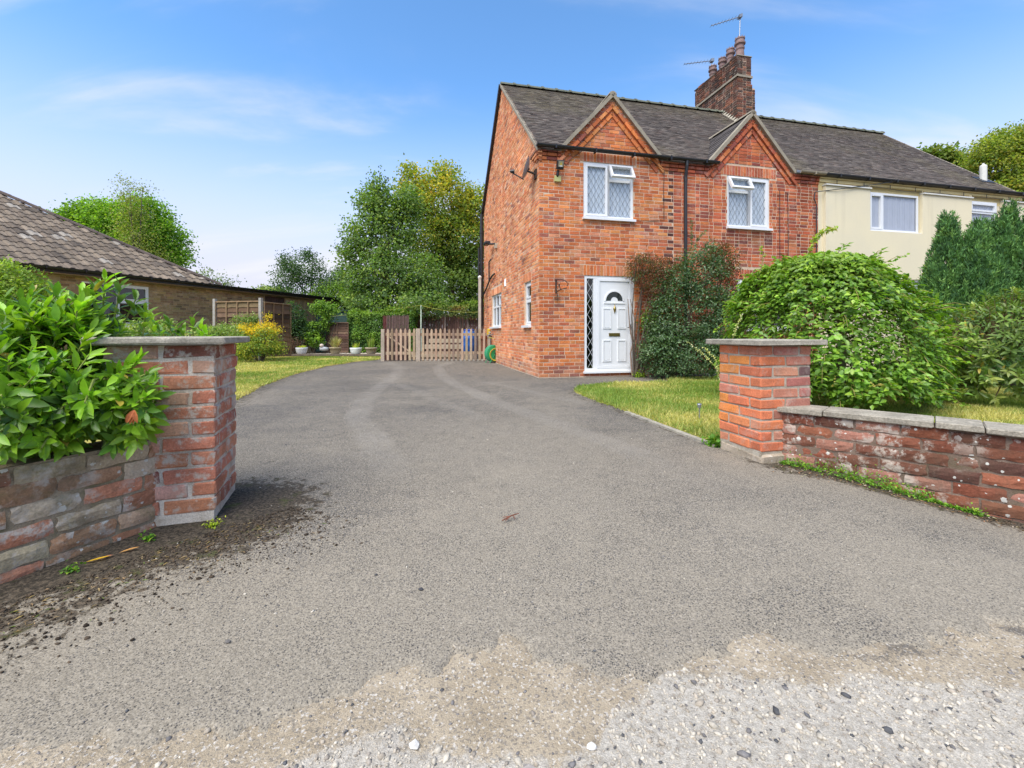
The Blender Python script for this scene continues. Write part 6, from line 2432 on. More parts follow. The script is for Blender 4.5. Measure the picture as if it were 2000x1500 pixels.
# cut the ivy away from the lower boards: it grows on top only
ivy = bpy.data.objects['ivy']
fo = [c for c in ivy.children if c.name.startswith('foliage')][0]
me = fo.data
co = np.zeros(len(me.vertices) * 3, np.float32)
me.vertices.foreach_get('co', co)
co = co.reshape(-1, 3)
zc = co[:, 2] + wl(fo)[2]
xc = co[:, 0] + wl(fo)[0]
low = zc < 1.62 + 0.35 * vnoise(xc, xc * 0, 1.1, 77, 2)
low = np.repeat(low.reshape(-1, 4).any(1), 4)
co[low] = co[~low][:1]
me.vertices.foreach_set('co', co.ravel())
G_IVY = [(3, (0.028, 0.058, 0.022)), (2, (0.04, 0.08, 0.026)), (1, (0.07, 0.12, 0.03))]


def bush(name, label, blobs, n, L, W, cols, mat='leaf', cat='shrub', group=None, spread=0.1, shell=(0.6, 1.05), hang=0.2, stems=6, per=12, base=None, tip=None, rnd=0.7):
    cen = np.mean([b[0] for b in blobs], 0)
    base = A3(cen[0], cen[1], 0.0) if base is None else np.asarray(base, float)
    r = thing(name, label, cat, base, group)
    mb = MB()
    limbs(mb, base - A3(0, 0, 0.03), [blobs[i % len(blobs)][0] + R.normal(0, 0.1, 3) for i in range(stems)], 0.022, 0.005, 0.05)
    mb.build('stem', M['bark'], r)
    P, O, k, h = crown(blobs, n, spread, shell, per)
    P[:, 2] = np.abs(P[:, 2] - 0.01) + 0.01
    leafy('foliage', P, O, k, L, W, cols, mat, r, hang=hang, tip=tip, rnd=rnd)
    return r


bush('ivy_clump', 'dark ivy clump right of the yellow flowers, behind the first white pot', [pxb(572, 620, 18.9, 22, 28), pxb(584, 648, 18.9, 20, 24), pxb(566, 640, 18.8, 13, 22)], 3800, 0.08, 0.07, G_IVY, cat='ivy', spread=0.08)
bush('ivy_clump', 'dark ivy clump around the shed side, left of the stone pots', [pxb(612, 652, 19.3, 22, 20), pxb(626, 642, 19.3, 14, 14), pxb(598, 655, 19.2, 16, 20)], 2800, 0.085, 0.075, G_IVY, cat='ivy', spread=0.08)
bush('arch_climber', 'bright green climber arching over a post above the shed', [pxb(632, 600, 19.2, 20, 12), pxb(648, 606, 19.2, 12, 10), pxb(618, 604, 19.2, 10, 10), pxb(636, 624, 19.2, 9, 22)], 2600, 0.08, 0.06, [(2, (0.10, 0.18, 0.025)), (1, (0.15, 0.24, 0.03)), (1, (0.05, 0.10, 0.02))], cat='climber', spread=0.08, shell=(0.4, 1.15))
bush('garden_shrub', 'light green leafy shrub between the two white pots and the ivy', [pxb(610, 658, 18.9, 14, 12), pxb(611, 640, 19.0, 9, 12), pxb(618, 668, 18.8, 12, 9)], 1800, 0.085, 0.05, G_BRI, spread=0.07)
bush('garden_shrub', 'twiggy russet shrub under the ivy, left of the first white pot', [pxb(566, 676, 17.9, 16, 12), pxb(580, 668, 18, 12, 10)], 1100, 0.05, 0.03, [(1, (0.10, 0.05, 0.04)), (1, (0.07, 0.06, 0.04))], spread=0.09, shell=(0.3, 1.1))
bush('goldenrod', 'goldenrod with drooping yellow flower heads at the lawn edge', [pxb(485, 640, 14.5, 18, 8), pxb(520, 637, 14.6, 16, 7), pxb(536, 645, 14.6, 12, 8), pxb(500, 650, 14.4, 18, 8), pxb(525, 618, 14.6, 5, 5)], 2600, 0.05, 0.026,
     [(3, (0.52, 0.38, 0.02)), (2, (0.40, 0.33, 0.03)), (1, (0.50, 0.27, 0.02)), (1, (0.14, 0.18, 0.03))], cat='flowers', spread=0.07, hang=0.5)
bush('garden_shrub', 'yellow green variegated shrub below the goldenrod', [pxb(490, 675, 14.1, 22, 22), pxb(520, 665, 14.3, 22, 26), pxb(540, 682, 14.4, 14, 12), pxb(475, 685, 14, 14, 16)], 4200, 0.065, 0.035,
     [(2, (0.12, 0.18, 0.03)), (2, (0.20, 0.24, 0.03)), (1, (0.34, 0.31, 0.04)), (1, (0.06, 0.10, 0.025))], spread=0.08)
bush('garden_shrub', 'grey green bush in front of the lap fence, left of the goldenrod', [pxb(440, 648, 14.6, 26, 14), pxb(415, 652, 14.6, 20, 10), pxb(475, 630, 14.9, 18, 14), pxb(465, 650, 14.5, 18, 12), pxb(497, 622, 15, 9, 8)], 4200, 0.06, 0.035,
     [(2, (0.13, 0.19, 0.05)), (2, (0.09, 0.14, 0.03)), (1, (0.22, 0.27, 0.10))], spread=0.09)
st = thing('young_tree', 'slim pale sapling stem standing at the lawn edge below the goldenrod', 'sapling', on_ground(497, 706))
p0 = on_ground(497, 706)
MB().tube([p0, p0 + A3(0.01, 0, 0.5), p0 + A3(-0.02, 0, 0.95)], [0.018, 0.014, 0.008], 6, (0.30, 0.25, 0.17)).build('trunk', M['twig'], st)
P, O, k, h = crown([(p0 + A3(0, 0, 0.75), (0.22, 0.2, 0.25))], 260, 0.06)
leafy('crown', P, O, k, 0.06, 0.03, [(1, (0.2, 0.24, 0.03)), (1, (0.36, 0.3, 0.03))], 'leaf', st)

# gravel bed with pots
bed = []
n = 5000
bx, by = R.uniform(-8.6, -4.6, n), R.uniform(17.55, 19.4, n)
sz = R.uniform(0.012, 0.035, n)
stones('gravel', np.stack([bx, by, 0.05 + R.uniform(0, 0.02, n)], -1), sz, np.array([(0.50, 0.44, 0.36)]) * R.uniform(0.5, 1.2, (n, 1)), M['stone'])
V, Q, _, _ = grid_sheet(np.linspace(-8.7, -4.5, 30), np.linspace(17.5, 19.6, 16), lambda x, y: 0.045 + 0.015 * vnoise(x, y, 4, 81, 2))
tag(tmesh('gravel_bed', V, Q, M['cement'], smooth=True), kind='structure')
for i, (x0, x1, lab) in enumerate(((-8.7, -7.0, 'mossy log edging the gravel bed below the first white pot'), (-7.0, -4.55, 'dark log edging the gravel bed near the picket gate'))):
    lg = thing('edging_log', lab, 'log', ((x0 + x1) / 2, 17.5, 0), 'logs edging the gravel bed')
    MB().tube([A3(x, 17.5 + 0.03 * math.sin(x * 3), 0.05) for x in np.linspace(x0, x1, 9)], 0.075 + 0 * np.linspace(x0, x1, 9), 8).build('log', M['bark'], lg)


def bed_at(px, Y):
    return A3((px - 1000) / FPX * Y, Y, 0.05)


def pot(label, c, prof, tint, plant=None, mat='matte', group=None, smoothp=True):
    c = np.asarray(c, float)
    r = thing('plant_pot', label, 'plant pot', c, 'plant pots on the gravel bed')
    mb = MB().lathe(c, prof, 20, tint)
    mb.build('pot', M[mat], r, smooth=smoothp)
    rt_ = prof[-1][0]
    top = c + A3(0, 0, prof[-1][1] - 0.03)
    MB().lathe(top - A3(0, 0, 0.02), [(rt_ * 0.97, 0), (rt_ * 0.97, 0.02)], 14).build('compost', M['soil'], r)
    if plant:
        mb = MB()
        for i in range(plant['n']):
            th_ = R.uniform(0, 2 * math.pi)
            h = plant['h'] * R.uniform(0.5, 1.1)
            sp = plant['sp'] * R.uniform(0, 1)
            p = top + A3(math.cos(th_), math.sin(th_), 0) * rt_ * 0.6 * R.random()
            q = p + A3(math.cos(th_) * sp, math.sin(th_) * sp, h)
            w = plant['w']
            sdv = A3(-math.sin(th_), math.cos(th_), 0) * w
            m_ = (p + q) / 2 + A3(0, 0, h * 0.12)
            mb.add(np.array([p - sdv, p + sdv, m_ + sdv, m_ - sdv, q]), [(0, 1, 2, 3), (3, 2, 4)], pick(plant['pal'], 0.15))
        mb.build('plant', M['leaf'], r)
    return r


bowl = [(0.10, 0), (0.15, 0.03), (0.20, 0.14), (0.225, 0.27), (0.235, 0.31), (0.22, 0.31)]
bowl = [(r_, z) for r_, z in bowl]
urn = [(0.12, 0), (0.14, 0.03), (0.19, 0.14), (0.215, 0.26), (0.24, 0.27), (0.24, 0.32), (0.21, 0.32)]
TUFT = ([(0.22, 0.30, 0.03), (0.30, 0.32, 0.04), (0.34, 0.20, 0.05)], [3, 2, 1])
DRY = ([(0.28, 0.25, 0.10), (0.22, 0.20, 0.09), (0.30, 0.17, 0.10), (0.34, 0.33, 0.16)], [3, 2, 1, 2])
pot('white bowl pot with a low yellow green tuft, left of the stone pot', bed_at(589, 17.9), bowl, (0.66, 0.68, 0.72), dict(n=90, h=0.13, sp=0.14, w=0.012, pal=TUFT))
pot('white bowl pot with two thin sticks and grassy leaves, nearer the gate', bed_at(695, 17.65), bowl, (0.66, 0.68, 0.72), dict(n=40, h=0.26, sp=0.10, w=0.007, pal=TUFT))
pot('stone pot holding a tall dry grassy plant between the two white pots', bed_at(655, 18.05), urn, (0.34, 0.28, 0.18), dict(n=170, h=0.5, sp=0.30, w=0.008, pal=DRY))
pot('stone pot with sparse green plant beside the reed screen', bed_at(725, 17.75), urn, (0.30, 0.25, 0.18), dict(n=110, h=0.42, sp=0.14, w=0.010, pal=([(0.14, 0.20, 0.04), (0.20, 0.24, 0.06)], [1, 1])))
c = bed_at(546, 18.3)
tr_ = thing('plant_pot', 'square terracotta trough at the left end of the gravel bed', 'plant pot', c, 'plant pots on the gravel bed')
V, F = chamfer_box(Frame(c, (1, 0, 0), (0, -1, 0)), -0.22, 0.22, 0.05, 0.36, -0.3, 0.0, 0.015, 0.002)
mobj('pot', V, F, M['matte'], tr_, (0.42, 0.24, 0.13))
mb = MB()
for i in range(60):
    p = c + A3(R.uniform(-.2, .2), R.uniform(0.02, .28), 0.36)
    mb.tube([p, p + A3(R.normal(0, .06), R.normal(0, .06), R.uniform(.1, .4))], [0.006, 0.003], 4, pick(([(0.14, 0.2, 0.05), (0.2, 0.17, 0.07)], [1, 1])))
mb.build('plant', M['twig'], tr_)
fig = thing('garden_ornament', 'grey and white stone animal ornament lying between the pots', 'ornament', bed_at(633, 18.6))
oc = at(633, 680, 18.6)
V = IV * np.array([0.20, 0.12, 0.10]) * (1 + R.normal(0, 0.08, (12, 1))) + oc - A3(0, 0, 0.03)
mobj('body', V, IF, M['stone'], fig, (0.42, 0.44, 0.46), smooth=True)
V = IV * np.array([0.10, 0.09, 0.09]) + oc + A3(-0.08, -0.05, 0.11)
mobj('head', V, IF, M['stone'], fig, (0.55, 0.46, 0.40), smooth=True)
sl = thing('solar_light', 'small solar garden light stuck in the lawn left of the lichen free pillar'.replace('lichen free pillar', 'right gate pillar'), 'garden light', on_ground(1366, 823))
p0 = on_ground(1366, 823)
MB().tube([p0, p0 + A3(0, 0, 0.15)], 0.006, 6).build('spike', M['steel'], sl)
MB().lathe(p0 + A3(0, 0, 0.145), [(0.012, 0), (0.02, 0.006), (0.02, 0.03), (0.026, 0.034), (0.02, 0.05)], 10).build('lamp_head', M['steel'], sl)
sl2 = thing('solar_light', 'small green domed garden light at the far lawn edge under the yellow shrub', 'garden light', on_ground(507, 707))
p0 = on_ground(507, 707)
MB().tube([p0, p0 + A3(0, 0, 0.22)], 0.008, 6, (0.05, 0.05, 0.05)).build('spike', M['paint'], sl2)
MB().lathe(p0 + A3(0, 0, 0.20), [(0.07, 0), (0.07, 0.03), (0.05, 0.07), (0.015, 0.09)], 10, (0.05, 0.32, 0.20)).build('lamp_head', M['paint'], sl2, smooth=True)

# ------------------------------------------------------------------ laurel at the left
def big_leaf_plant(name, label, cat, base, shoots, L, W, cols, mat, per, limit, length=0.16, curl=0.18, upb=0.5, jit=0.25, stem_col=(0.20, 0.24, 0.06), stem_r=0.004, tipcol=None, order=None, root_pts=None):
    """shoots: list of (start, tip); leaves spiral up the last part of every shoot"""
    r = thing(name, label, cat, base)
    mb = MB()
    pcs = Pieces()
    for si, (s, t) in enumerate(shoots):
        d = norm(t - s)
        mid = (s + t) / 2 + A3(0, 0, -0.05 * np.linalg.norm(t - s)) + R.normal(0, 0.02, 3)
        mb.tube([s, mid, t], [stem_r * 2, stem_r * 1.4, stem_r * 0.8], 5, stem_col)
        col = pick(cols, 0.12)
        x = np.cross(d, A3(0.3, 0.2, 1))
        x /= np.linalg.norm(x)
        y = np.cross(d, x)
        for i in range(per):
            f = i / (per - 1)
            p = t - d * length * (1 - f) * R.uniform(0.9, 1.1)
            ph = i * 2.4 + si
            out = x * math.cos(ph) + y * math.sin(ph)
            op = 1.15 - 0.75 * f
            a = out * op + d * (0.35 + 0.7 * f) + R.normal(0, jit, 3)
            b = d * upb - out * 0.3 + A3(0, 0, 0.5)
            sz = R.uniform(0.6, 1.15) * (1 - 0.25 * f)
            V, F = leaf11(p, a, b, L * sz, W * sz, curl * R.uniform(0.2, 1.6))
            c = col * R.uniform(0.78, 1.22)
            if R.random() < 0.012:
                c = np.array((0.28, 0.22, 0.04)) * R.uniform(0.6, 1.1)
            if tipcol is not None and f > 0.7:
                c = c * 0.6 + np.array(tipcol) * 0.4
            pcs.add(V, F, np.clip(c, 0.005, 0.9))
    mb.build('stem', M['twig'], r)
    pcs.emit('leaf', 'leaves', M[mat], r, limit, smooth=True)
    return r


LAUREL = ([(0.11, 0.215, 0.014), (0.145, 0.265, 0.016), (0.075, 0.155, 0.02), (0.19, 0.31, 0.022), (0.05, 0.10, 0.028)], [4, 3, 3, 1.5, 1.5])


def laurel_shoots(n, cen, rad, low=-0.35):
    out = []
    while len(out) < n:
        d = R.normal(0, 1, 3)
        d /= np.linalg.norm(d)
        if d[2] < low:
            continue
        f = R.uniform(0.62, 1.06)
        t = cen + d * rad * f
        if t[2] < 0.34:
            continue
        s = cen + d * rad * (f - 0.42) + A3(0, 0, -0.10)
        out.append((s, t))
    return out


shoots = []
for (px, py, Y) in ((268, 705, 2.05), (290, 728, 2.02), (298, 748, 2.0), (282, 775, 1.98), (255, 715, 2.1), (262, 750, 2.0), (235, 725, 2.05), (240, 770, 1.98), (225, 755, 2.0)):
    t = at(px, py, Y)
    shoots.append((t + A3(-0.22, 0.06, -0.16), t))
for i in range(60):
    px = R.uniform(-20, 285)
    t = at(px, R.uniform(795, 885) - 0.06 * px, 1.70 + 0.0011 * px + R.uniform(-0.03, 0.1))
    shoots.append((t + A3(-0.12, 0.22, 0.10), t))
shoots += laurel_shoots(200, A3(-2.34, 2.02, 0.66), A3(0.50, 0.34, 0.36)) + laurel_shoots(90, A3(-2.10, 2.02, 0.60), A3(0.28, 0.20, 0.26)) \
    + laurel_shoots(60, A3(-1.98, 2.22, 0.66), A3(0.22, 0.14, 0.22)) + laurel_shoots(60, A3(-2.75, 2.2, 0.68), A3(0.4, 0.4, 0.42)) + laurel_shoots(60, A3(-2.22, 2.16, 0.95), A3(0.22, 0.22, 0.20), 0.0)
for (px, py, Y) in ((205, 545, 2.35), (235, 560, 2.35), (160, 568, 2.4), (60, 575, 2.4), (110, 580, 2.35), (10, 585, 2.3), (265, 585, 2.4), (285, 610, 2.4), (185, 560, 2.3)):
    t = at(px, py, Y)
    shoots.append((t + A3(-0.08, 0.05, -0.42), t))
big_leaf_plant('laurel_bush', 'large glossy bright green laurel spilling over the low brick wall at the left edge', 'shrub', (-2.5, 2.3, 0), shoots, 0.116, 0.037, LAUREL, 'leaf_gloss', 13, 300, 0.14)
shoots = []
for (px, py) in ((330, 632), (345, 640), (375, 625), (392, 640), (310, 640), (358, 650), (296, 628), (402, 652)):
    t = at(px, py, 3.4)
    shoots.append((t + A3(0.02, 0.1, -0.4), t))
big_leaf_plant('laurel_bush', 'low laurel tips showing above the cap stone of the left gate pillar', 'shrub', (-2.4, 3.5, 0), shoots, 0.13, 0.045, LAUREL, 'leaf_gloss', 10, 80, 0.15)
bush('garden_shrub', 'fine leaved yellow green shrub at the far left under the bungalow gutter', [pxb(20, 555, 6, 50, 40), pxb(60, 590, 6, 40, 40), pxb(-30, 560, 6, 50, 60)], 6500, 0.05, 0.03, [(2, (0.16, 0.23, 0.03)), (2, (0.10, 0.16, 0.025)), (1, (0.22, 0.28, 0.05))], spread=0.06)
bush('garden_shrub', 'small pale leaved shrub between the laurel tips and the bungalow window', [pxb(300, 640, 7, 30, 16), pxb(420, 650, 9, 40, 10), pxb(270, 650, 7, 40, 16)], 2400, 0.06, 0.035, [(2, (0.15, 0.21, 0.05)), (1, (0.24, 0.27, 0.10)), (1, (0.09, 0.14, 0.03))], spread=0.07)
sprig = thing('leaf_sprig', 'withered russet leaves caught on the laurel against the left gate pillar', 'dead leaves', at(262, 815, 1.93))
for i in range(6):
    V, F = leaf11(at(262, 800, 1.93), A3(R.normal(0, .4), -0.4, -0.9 + R.normal(0, .2)), A3(0.3, -1, 0.3), 0.06, 0.02, 0.3)
    mobj('leaf', V, F, M['leaf'], sprig, np.array((0.26, 0.085, 0.03)) * R.uniform(0.7, 1.3))

# ------------------------------------------------------------------ weeping shrub behind the right wall
wc = A3(4.45, 6.0, 0)
ws = thing('weeping_shrub', 'dome shaped weeping shrub of long leafy shoots behind the low right wall', 'shrub', wc)
mb = MB()
mb.tube([wc, wc + A3(0.03, 0, 0.9), wc + A3(0, 0, 1.75)], [0.06, 0.05, 0.045], 8, (0.20, 0.17, 0.12))
WPAL = np.array([(0.10, 0.19, 0.022), (0.135, 0.235, 0.026), (0.075, 0.145, 0.022), (0.19, 0.28, 0.032)])
WZ = [0.05, 0.28, 0.56, 0.90, 1.27, 1.48, 1.70, 1.85, 1.95, 2.00]
WR = [1.22, 1.31, 1.31, 1.24, 1.12, 1.02, 0.84, 0.66, 0.42, 0.05]
WX = [4.42, 4.41, 4.38, 4.32, 4.25, 4.22, 4.19, 4.19, 4.23, 4.28]


def bell(z, az, k):
    r = np.interp(z, WZ, WR) * k
    r = r * (1 + 0.05 * np.sin(3 * az + 0.7) + 0.04 * np.sin(7 * az + 4 * z) + 0.26 * vnoise(az * 1.9 + 20, z * 1.3, 2.0, 93, 3))
    return np.stack([np.interp(z, WZ, WX) + r * np.cos(az), wc[1] + r * 0.88 * np.sin(az), z], -1)


# hanging shoots
for i in range(230):
    az = R.uniform(0, 2 * math.pi)
    z = np.linspace(R.uniform(1.7, 1.98), R.uniform(0.15, 1.1), 12)
    k = np.linspace(0.80, R.uniform(0.93, 1.0), 12)
    mb.tube(bell(z, az + 0.12 * np.sin(z * 2 + i), k), np.linspace(0.004, 0.002, 12), 4, (0.13, 0.11, 0.045), cap=False)
for i in range(26):
    az = R.uniform(0, 2 * math.pi)
    mb.tube([wc + A3(0, 0, R.uniform(1.2, 1.75)), bell(np.array([1.72]), np.array([az]), 0.5)[0], bell(np.array([1.6]), np.array([az]), 0.92)[0]], [0.02, 0.012, 0.006], 5, (0.17, 0.14, 0.09), cap=False)
n = 34000
area_z = np.interp(R.random(n), np.linspace(0, 1, len(WZ)), WZ)
az = R.uniform(0, 2 * math.pi, n)
k = 1.0 - np.abs(R.normal(0, 0.12, n))
lowcut = 0.17 + 0.22 * smooth(vnoise(az * 2.4, az * 0, 2.0, 94, 3), -0.3, 0.4)
area_z = np.maximum(area_z, lowcut + R.uniform(0, 0.2, n) * (area_z < lowcut))
pcs_P = bell(area_z, az, k) + R.normal(0, 0.018, (n, 3))
od = np.stack([np.cos(az), np.sin(az), 0 * az], -1)
td = np.stack([-np.sin(az), np.cos(az), 0 * az], -1)
pcs_A = od * R.uniform(0.1, 1.0, (n, 1)) + td * R.normal(0, 0.8, (n, 1)) + A3(0, 0, -0.28) + R.normal(0, 0.2, (n, 3))
pcs_B = od * 0.55 + A3(0, 0, 0.8) + R.normal(0, 0.25, (n, 3))
pcs_L = R.uniform(0.052, 0.088, n)
# short shoots standing proud of the dome
m0 = 150
for i in range(m0):
    zz, aa_ = R.uniform(0.25, 1.98), R.uniform(math.pi, 2 * math.pi) if R.random() < 0.7 else R.uniform(0, 2 * math.pi)
    q0 = bell(np.array([zz]), np.array([aa_]), 0.97)[0]
    dr = norm(A3(math.cos(aa_), math.sin(aa_), R.normal(0.1, 0.5) + (0.6 if zz > 1.6 else -0.2)))
    ln = R.uniform(0.10, 0.30)
    q1 = q0 + dr * ln * 0.6
    q2 = q0 + dr * ln + A3(0, 0, -0.06)
    mb.tube([q0, q1, q2], [0.004, 0.003, 0.002], 4, (0.26, 0.22, 0.07), cap=False)
    kk = 9
    sel = R.integers(0, n, kk)
    f_ = np.linspace(0.2, 1, kk)[:, None]
    pcs_P[sel] = q0 * (1 - f_) + q2 * f_ + R.normal(0, 0.008, (kk, 3))
    pcs_A[sel] = np.cross(dr, A3(0, 0, 1)) * np.where(np.arange(kk) % 2, 1, -1)[:, None] + dr * 0.6 + R.normal(0, 0.2, (kk, 3))
    k[sel] = 1.0
clump = smooth(vnoise(az * 3 + 7, area_z * 1.3, 3.0, 95, 3), -0.35, 0.35)[:, None]
pcs_t = WPAL[R.choice(4, n, p=[.4, .3, .2, .1])] * R.uniform(0.8, 1.22, (n, 1)) * (0.72 + 0.45 * clump)
young = (smooth(area_z + R.normal(0, 0.12, n), 1.6, 1.95) * 0.5 + 0.4 * (R.random(n) < 0.06))[:, None]
pcs_t = pcs_t * (1 - young) + young * np.array((0.20, 0.28, 0.03))
mb.build('stem', M['twig'], ws)
kd = np.array([seen(p)[0] for p in pcs_P])
order = np.argsort(kd)
for i in order[:300]:
    V, F = leaf11(pcs_P[i], pcs_A[i], pcs_B[i], pcs_L[i], pcs_L[i] * 0.56, 0.15)
    mobj('leaf', V, F, M['leaf_gloss'], ws, pcs_t[i], True)
rest = order[300:]
V, T = leaves4(pcs_P[rest], pcs_A[rest], norm(pcs_B[rest]), pcs_L[rest], pcs_L[rest] * 0.58)
tmesh('leaves', V, T, M['leaf_gloss'], ws, np.repeat(pcs_t[rest], 4, 0))['kind'] = 'stuff'

# long sprays reaching up from the shrub
def spray(label, pts, n, L, cols, r0=0.008):
    r = thing('leafy_shoot', label, 'shoot', pts[0])
    pts = np.array(pts)
    MB().tube(pts, np.linspace(r0, 0.002, len(pts)), 5, (0.22, 0.20, 0.08)).build('stem', M['twig'], r)
    t = R.uniform(0.15, 1, n) * (len(pts) - 1.001)
    i = t.astype(int)
    f = (t - i)[:, None]
    P = pts[i] * (1 - f) + pts[i + 1] * f
    V, T = leaves4(P, R.normal(0, 1, (n, 3)) + A3(0, 0, 0.2), norm(R.normal(0, 0.4, (n, 3)) + A3(0, -0.4, 0.8)), R.uniform(0.7, 1.2, n) * L, R.uniform(0.7, 1.2, n) * L * 0.5)
    col = np.array([pick(cols, 0.12) for _ in range(n)])
    tmesh('foliage', V, T, M['leaf'], r, np.repeat(col, 4, 0))
    return r


YG = ([(0.20, 0.27, 0.03), (0.15, 0.23, 0.03), (0.26, 0.25, 0.04)], [2, 2, 1])
spray('arching yellow green shoot above the weeping shrub, against the cream wall', [at(1560, 530, 6.2), at(1590, 470, 6.3), at(1606, 452, 6.3), at(1636, 446, 6.3)], 90, 0.07, YG)
spray('short upright shoot at the left shoulder of the weeping shrub', [at(1480, 560, 6.1), at(1490, 505, 6.1), at(1488, 482, 6.1)], 26, 0.06, YG)
spray('thin pale flowering shoot leaning left over the right gate pillar', [at(1412, 760, 4.4), at(1400, 720, 4.4), at(1372, 690, 4.4), at(1342, 667, 4.4)], 90, 0.022, ([(0.42, 0.42, 0.16), (0.30, 0.34, 0.10), (0.55, 0.52, 0.35)], [2, 2, 1]), 0.004)
spray('second pale flowering shoot just above the right gate pillar', [at(1412, 745, 4.5), at(1396, 700, 4.5), at(1374, 678, 4.5)], 60, 0.022, ([(0.42, 0.42, 0.16), (0.30, 0.34, 0.10)], [2, 1]), 0.004)
spray('pale shoot rising behind the cap of the right gate pillar', [at(1430, 665, 4.6), at(1438, 640, 4.6), at(1449, 615, 4.6)], 60, 0.024, ([(0.34, 0.38, 0.14), (0.45, 0.43, 0.28)], [1, 1]), 0.004)
spray('loose shrub branches between the weeping shrub and the conifers', [at(1795, 620, 8.0), at(1800, 560, 8.0), at(1812, 520, 8.0)], 110, 0.085, ([(0.11, 0.17, 0.03), (0.17, 0.20, 0.04)], [2, 1]))
spray('leaning branch with olive leaves, left of the conifers', [at(1800, 610, 8.1), at(1785, 560, 8.1), at(1765, 540, 8.1)], 70, 0.085, ([(0.10, 0.15, 0.03), (0.17, 0.19, 0.04)], [2, 1]))

# ------------------------------------------------------------------ conifers
def conifer(label, base, spires, n, cols):
    base = np.asarray(base, float)
    r = thing('conifer', label, 'conifer', base, 'upright conifers in front of the cream house')
    mb = MB()
    Ps, As, ks = [], [], []
    tot = sum(s[2] * s[1] for s in spires)
    k0 = 0
    for (dx, rad, h, dy) in spires:
        c = base + A3(dx * 0.5, dy * 0.5, 0)
        tip = base + A3(dx, dy, h)
        mb.tube([c, (c + tip) / 2, tip], [0.05, 0.03, 0.006], 6)
        m = int(n * rad * h / tot)
        nsp = max(30, m // 26)
        f = R.random(nsp) ** 0.85
        az = R.uniform(0, 2 * math.pi, nsp)
        env = np.interp(f, [0, 0.12, 0.35, 0.7, 0.9, 1.0], [0.66, 0.98, 1.0, 0.56, 0.20, 0.02])
        rr = rad * 1.18 * env * R.uniform(0.62, 1.05, nsp)
        ctr = base[None] + np.stack([dx * (0.3 + 0.7 * f), dy * (0.3 + 0.7 * f), 0.12 + (h - 0.12) * f], -1)
        foot = ctr + np.stack([np.cos(az) * rr, np.sin(az) * rr, 0 * rr], -1)
        dirn = norm(np.stack([np.cos(az) * 0.28, np.sin(az) * 0.28, np.ones(nsp)], -1))
        kk = np.repeat(np.arange(nsp), 26)
        tt = R.random(len(kk))
        ln = R.uniform(0.14, 0.30, nsp)[kk]
        P = foot[kk] + dirn[kk] * (tt * ln)[:, None] + R.normal(0, 1, (len(kk), 3)) * (0.026 * (1 - 0.6 * tt))[:, None]
        A = dirn[kk] + R.normal(0, 0.42, (len(kk), 3))
        Ps.append(P)
        As.append(A)
        ks.append(kk + k0)
        k0 += nsp
    mb.build('trunk', M['bark'], r)
    P, A, k = np.vstack(Ps), np.vstack(As), np.concatenate(ks)
    nn_ = len(P)
    cw = np.array([c[0] for c in cols], float)
    ck = np.array([c[1] for c in cols])[R.choice(len(cols), k0, p=cw / cw.sum())]
    tint = ck[k] * R.uniform(0.75, 1.25, (nn_, 1))
    V, T = leaves4(P, A, norm(R.normal(0, 1, (nn_, 3))), R.uniform(0.05, 0.09, nn_), R.uniform(0.013, 0.021, nn_), 0.05)
    tmesh('crown', V, T, M['needle'], r, np.repeat(tint, 4, 0))


CON = [(3, (0.058, 0.128, 0.038)), (2, (0.085, 0.17, 0.045)), (2, (0.036, 0.082, 0.030)), (1, (0.115, 0.205, 0.05))]
cb_ = A3(7.75, 7.75, 0.0)
conifer('dark green upright conifer with several spires in front of the cream wall', cb_,
        [(-0.05, 0.42, 2.72, 0.05), (0.22, 0.42, 2.5, -0.1), (0.75, 0.42, 2.4, -0.05), (0.08, 0.40, 2.88, 0.2), (0.42, 0.40, 2.62, 0.0), (-0.35, 0.36, 1.95, -0.05), (0.60, 0.40, 2.78, 0.1), (0.15, 0.42, 2.1, -0.30), (-0.42, 0.33, 1.65, -0.1), (0.4, 0.4, 2.0, -0.3)], 110000, CON)
conifer('second upright conifer cut by the right edge of the view', cb_ + A3(1.02, 0.05, 0),
        [(-0.15, 0.42, 2.85, 0), (0.10, 0.45, 3.05, 0.1), (0.4, 0.5, 2.9, 0), (-0.1, 0.42, 2.3, -0.3), (0.3, 0.5, 2.5, -0.3)], 50000, CON)

# rhododendron
shoots = []
rc_ = A3(6.70, 5.95, 0.55)
while len(shoots) < 560:
    d = R.normal(0, 1, 3)
    d /= np.linalg.norm(d)
    if d[2] < -0.5 or d[1] > 0.6:
        continue
    f = R.uniform(0.8, 1.05)
    rad = A3(1.05, 0.95, 0.98 if d[0] > 0 else 0.82)
    t = rc_ + d * rad * f
    if t[2] < 0.12:
        continue
    shoots.append((rc_ + d * rad * (f - 0.35), t))
RHO = ([(0.085, 0.135, 0.028), (0.12, 0.175, 0.035), (0.065, 0.105, 0.025), (0.17, 0.20, 0.05)], [3, 3, 2, 1])
big_leaf_plant('rhododendron', 'olive green rhododendron with long leaves at the right edge, above the lawn', 'shrub', (6.7, 5.95, 0), shoots, 0.125, 0.036, RHO, 'leaf_gloss', 9, 300, 0.07, curl=0.25, stem_col=(0.16, 0.12, 0.06))
bush('garden_shrub', 'low brownish twiggy undergrowth between the conifers and the weeping shrub', [pxb(1830, 690, 7.2, 50, 28), pxb(1790, 720, 7.2, 40, 34)], 2200, 0.05, 0.03, [(1, (0.10, 0.08, 0.035)), (1, (0.07, 0.09, 0.03)), (1, (0.13, 0.12, 0.05))], spread=0.1, shell=(0.3, 1.1))

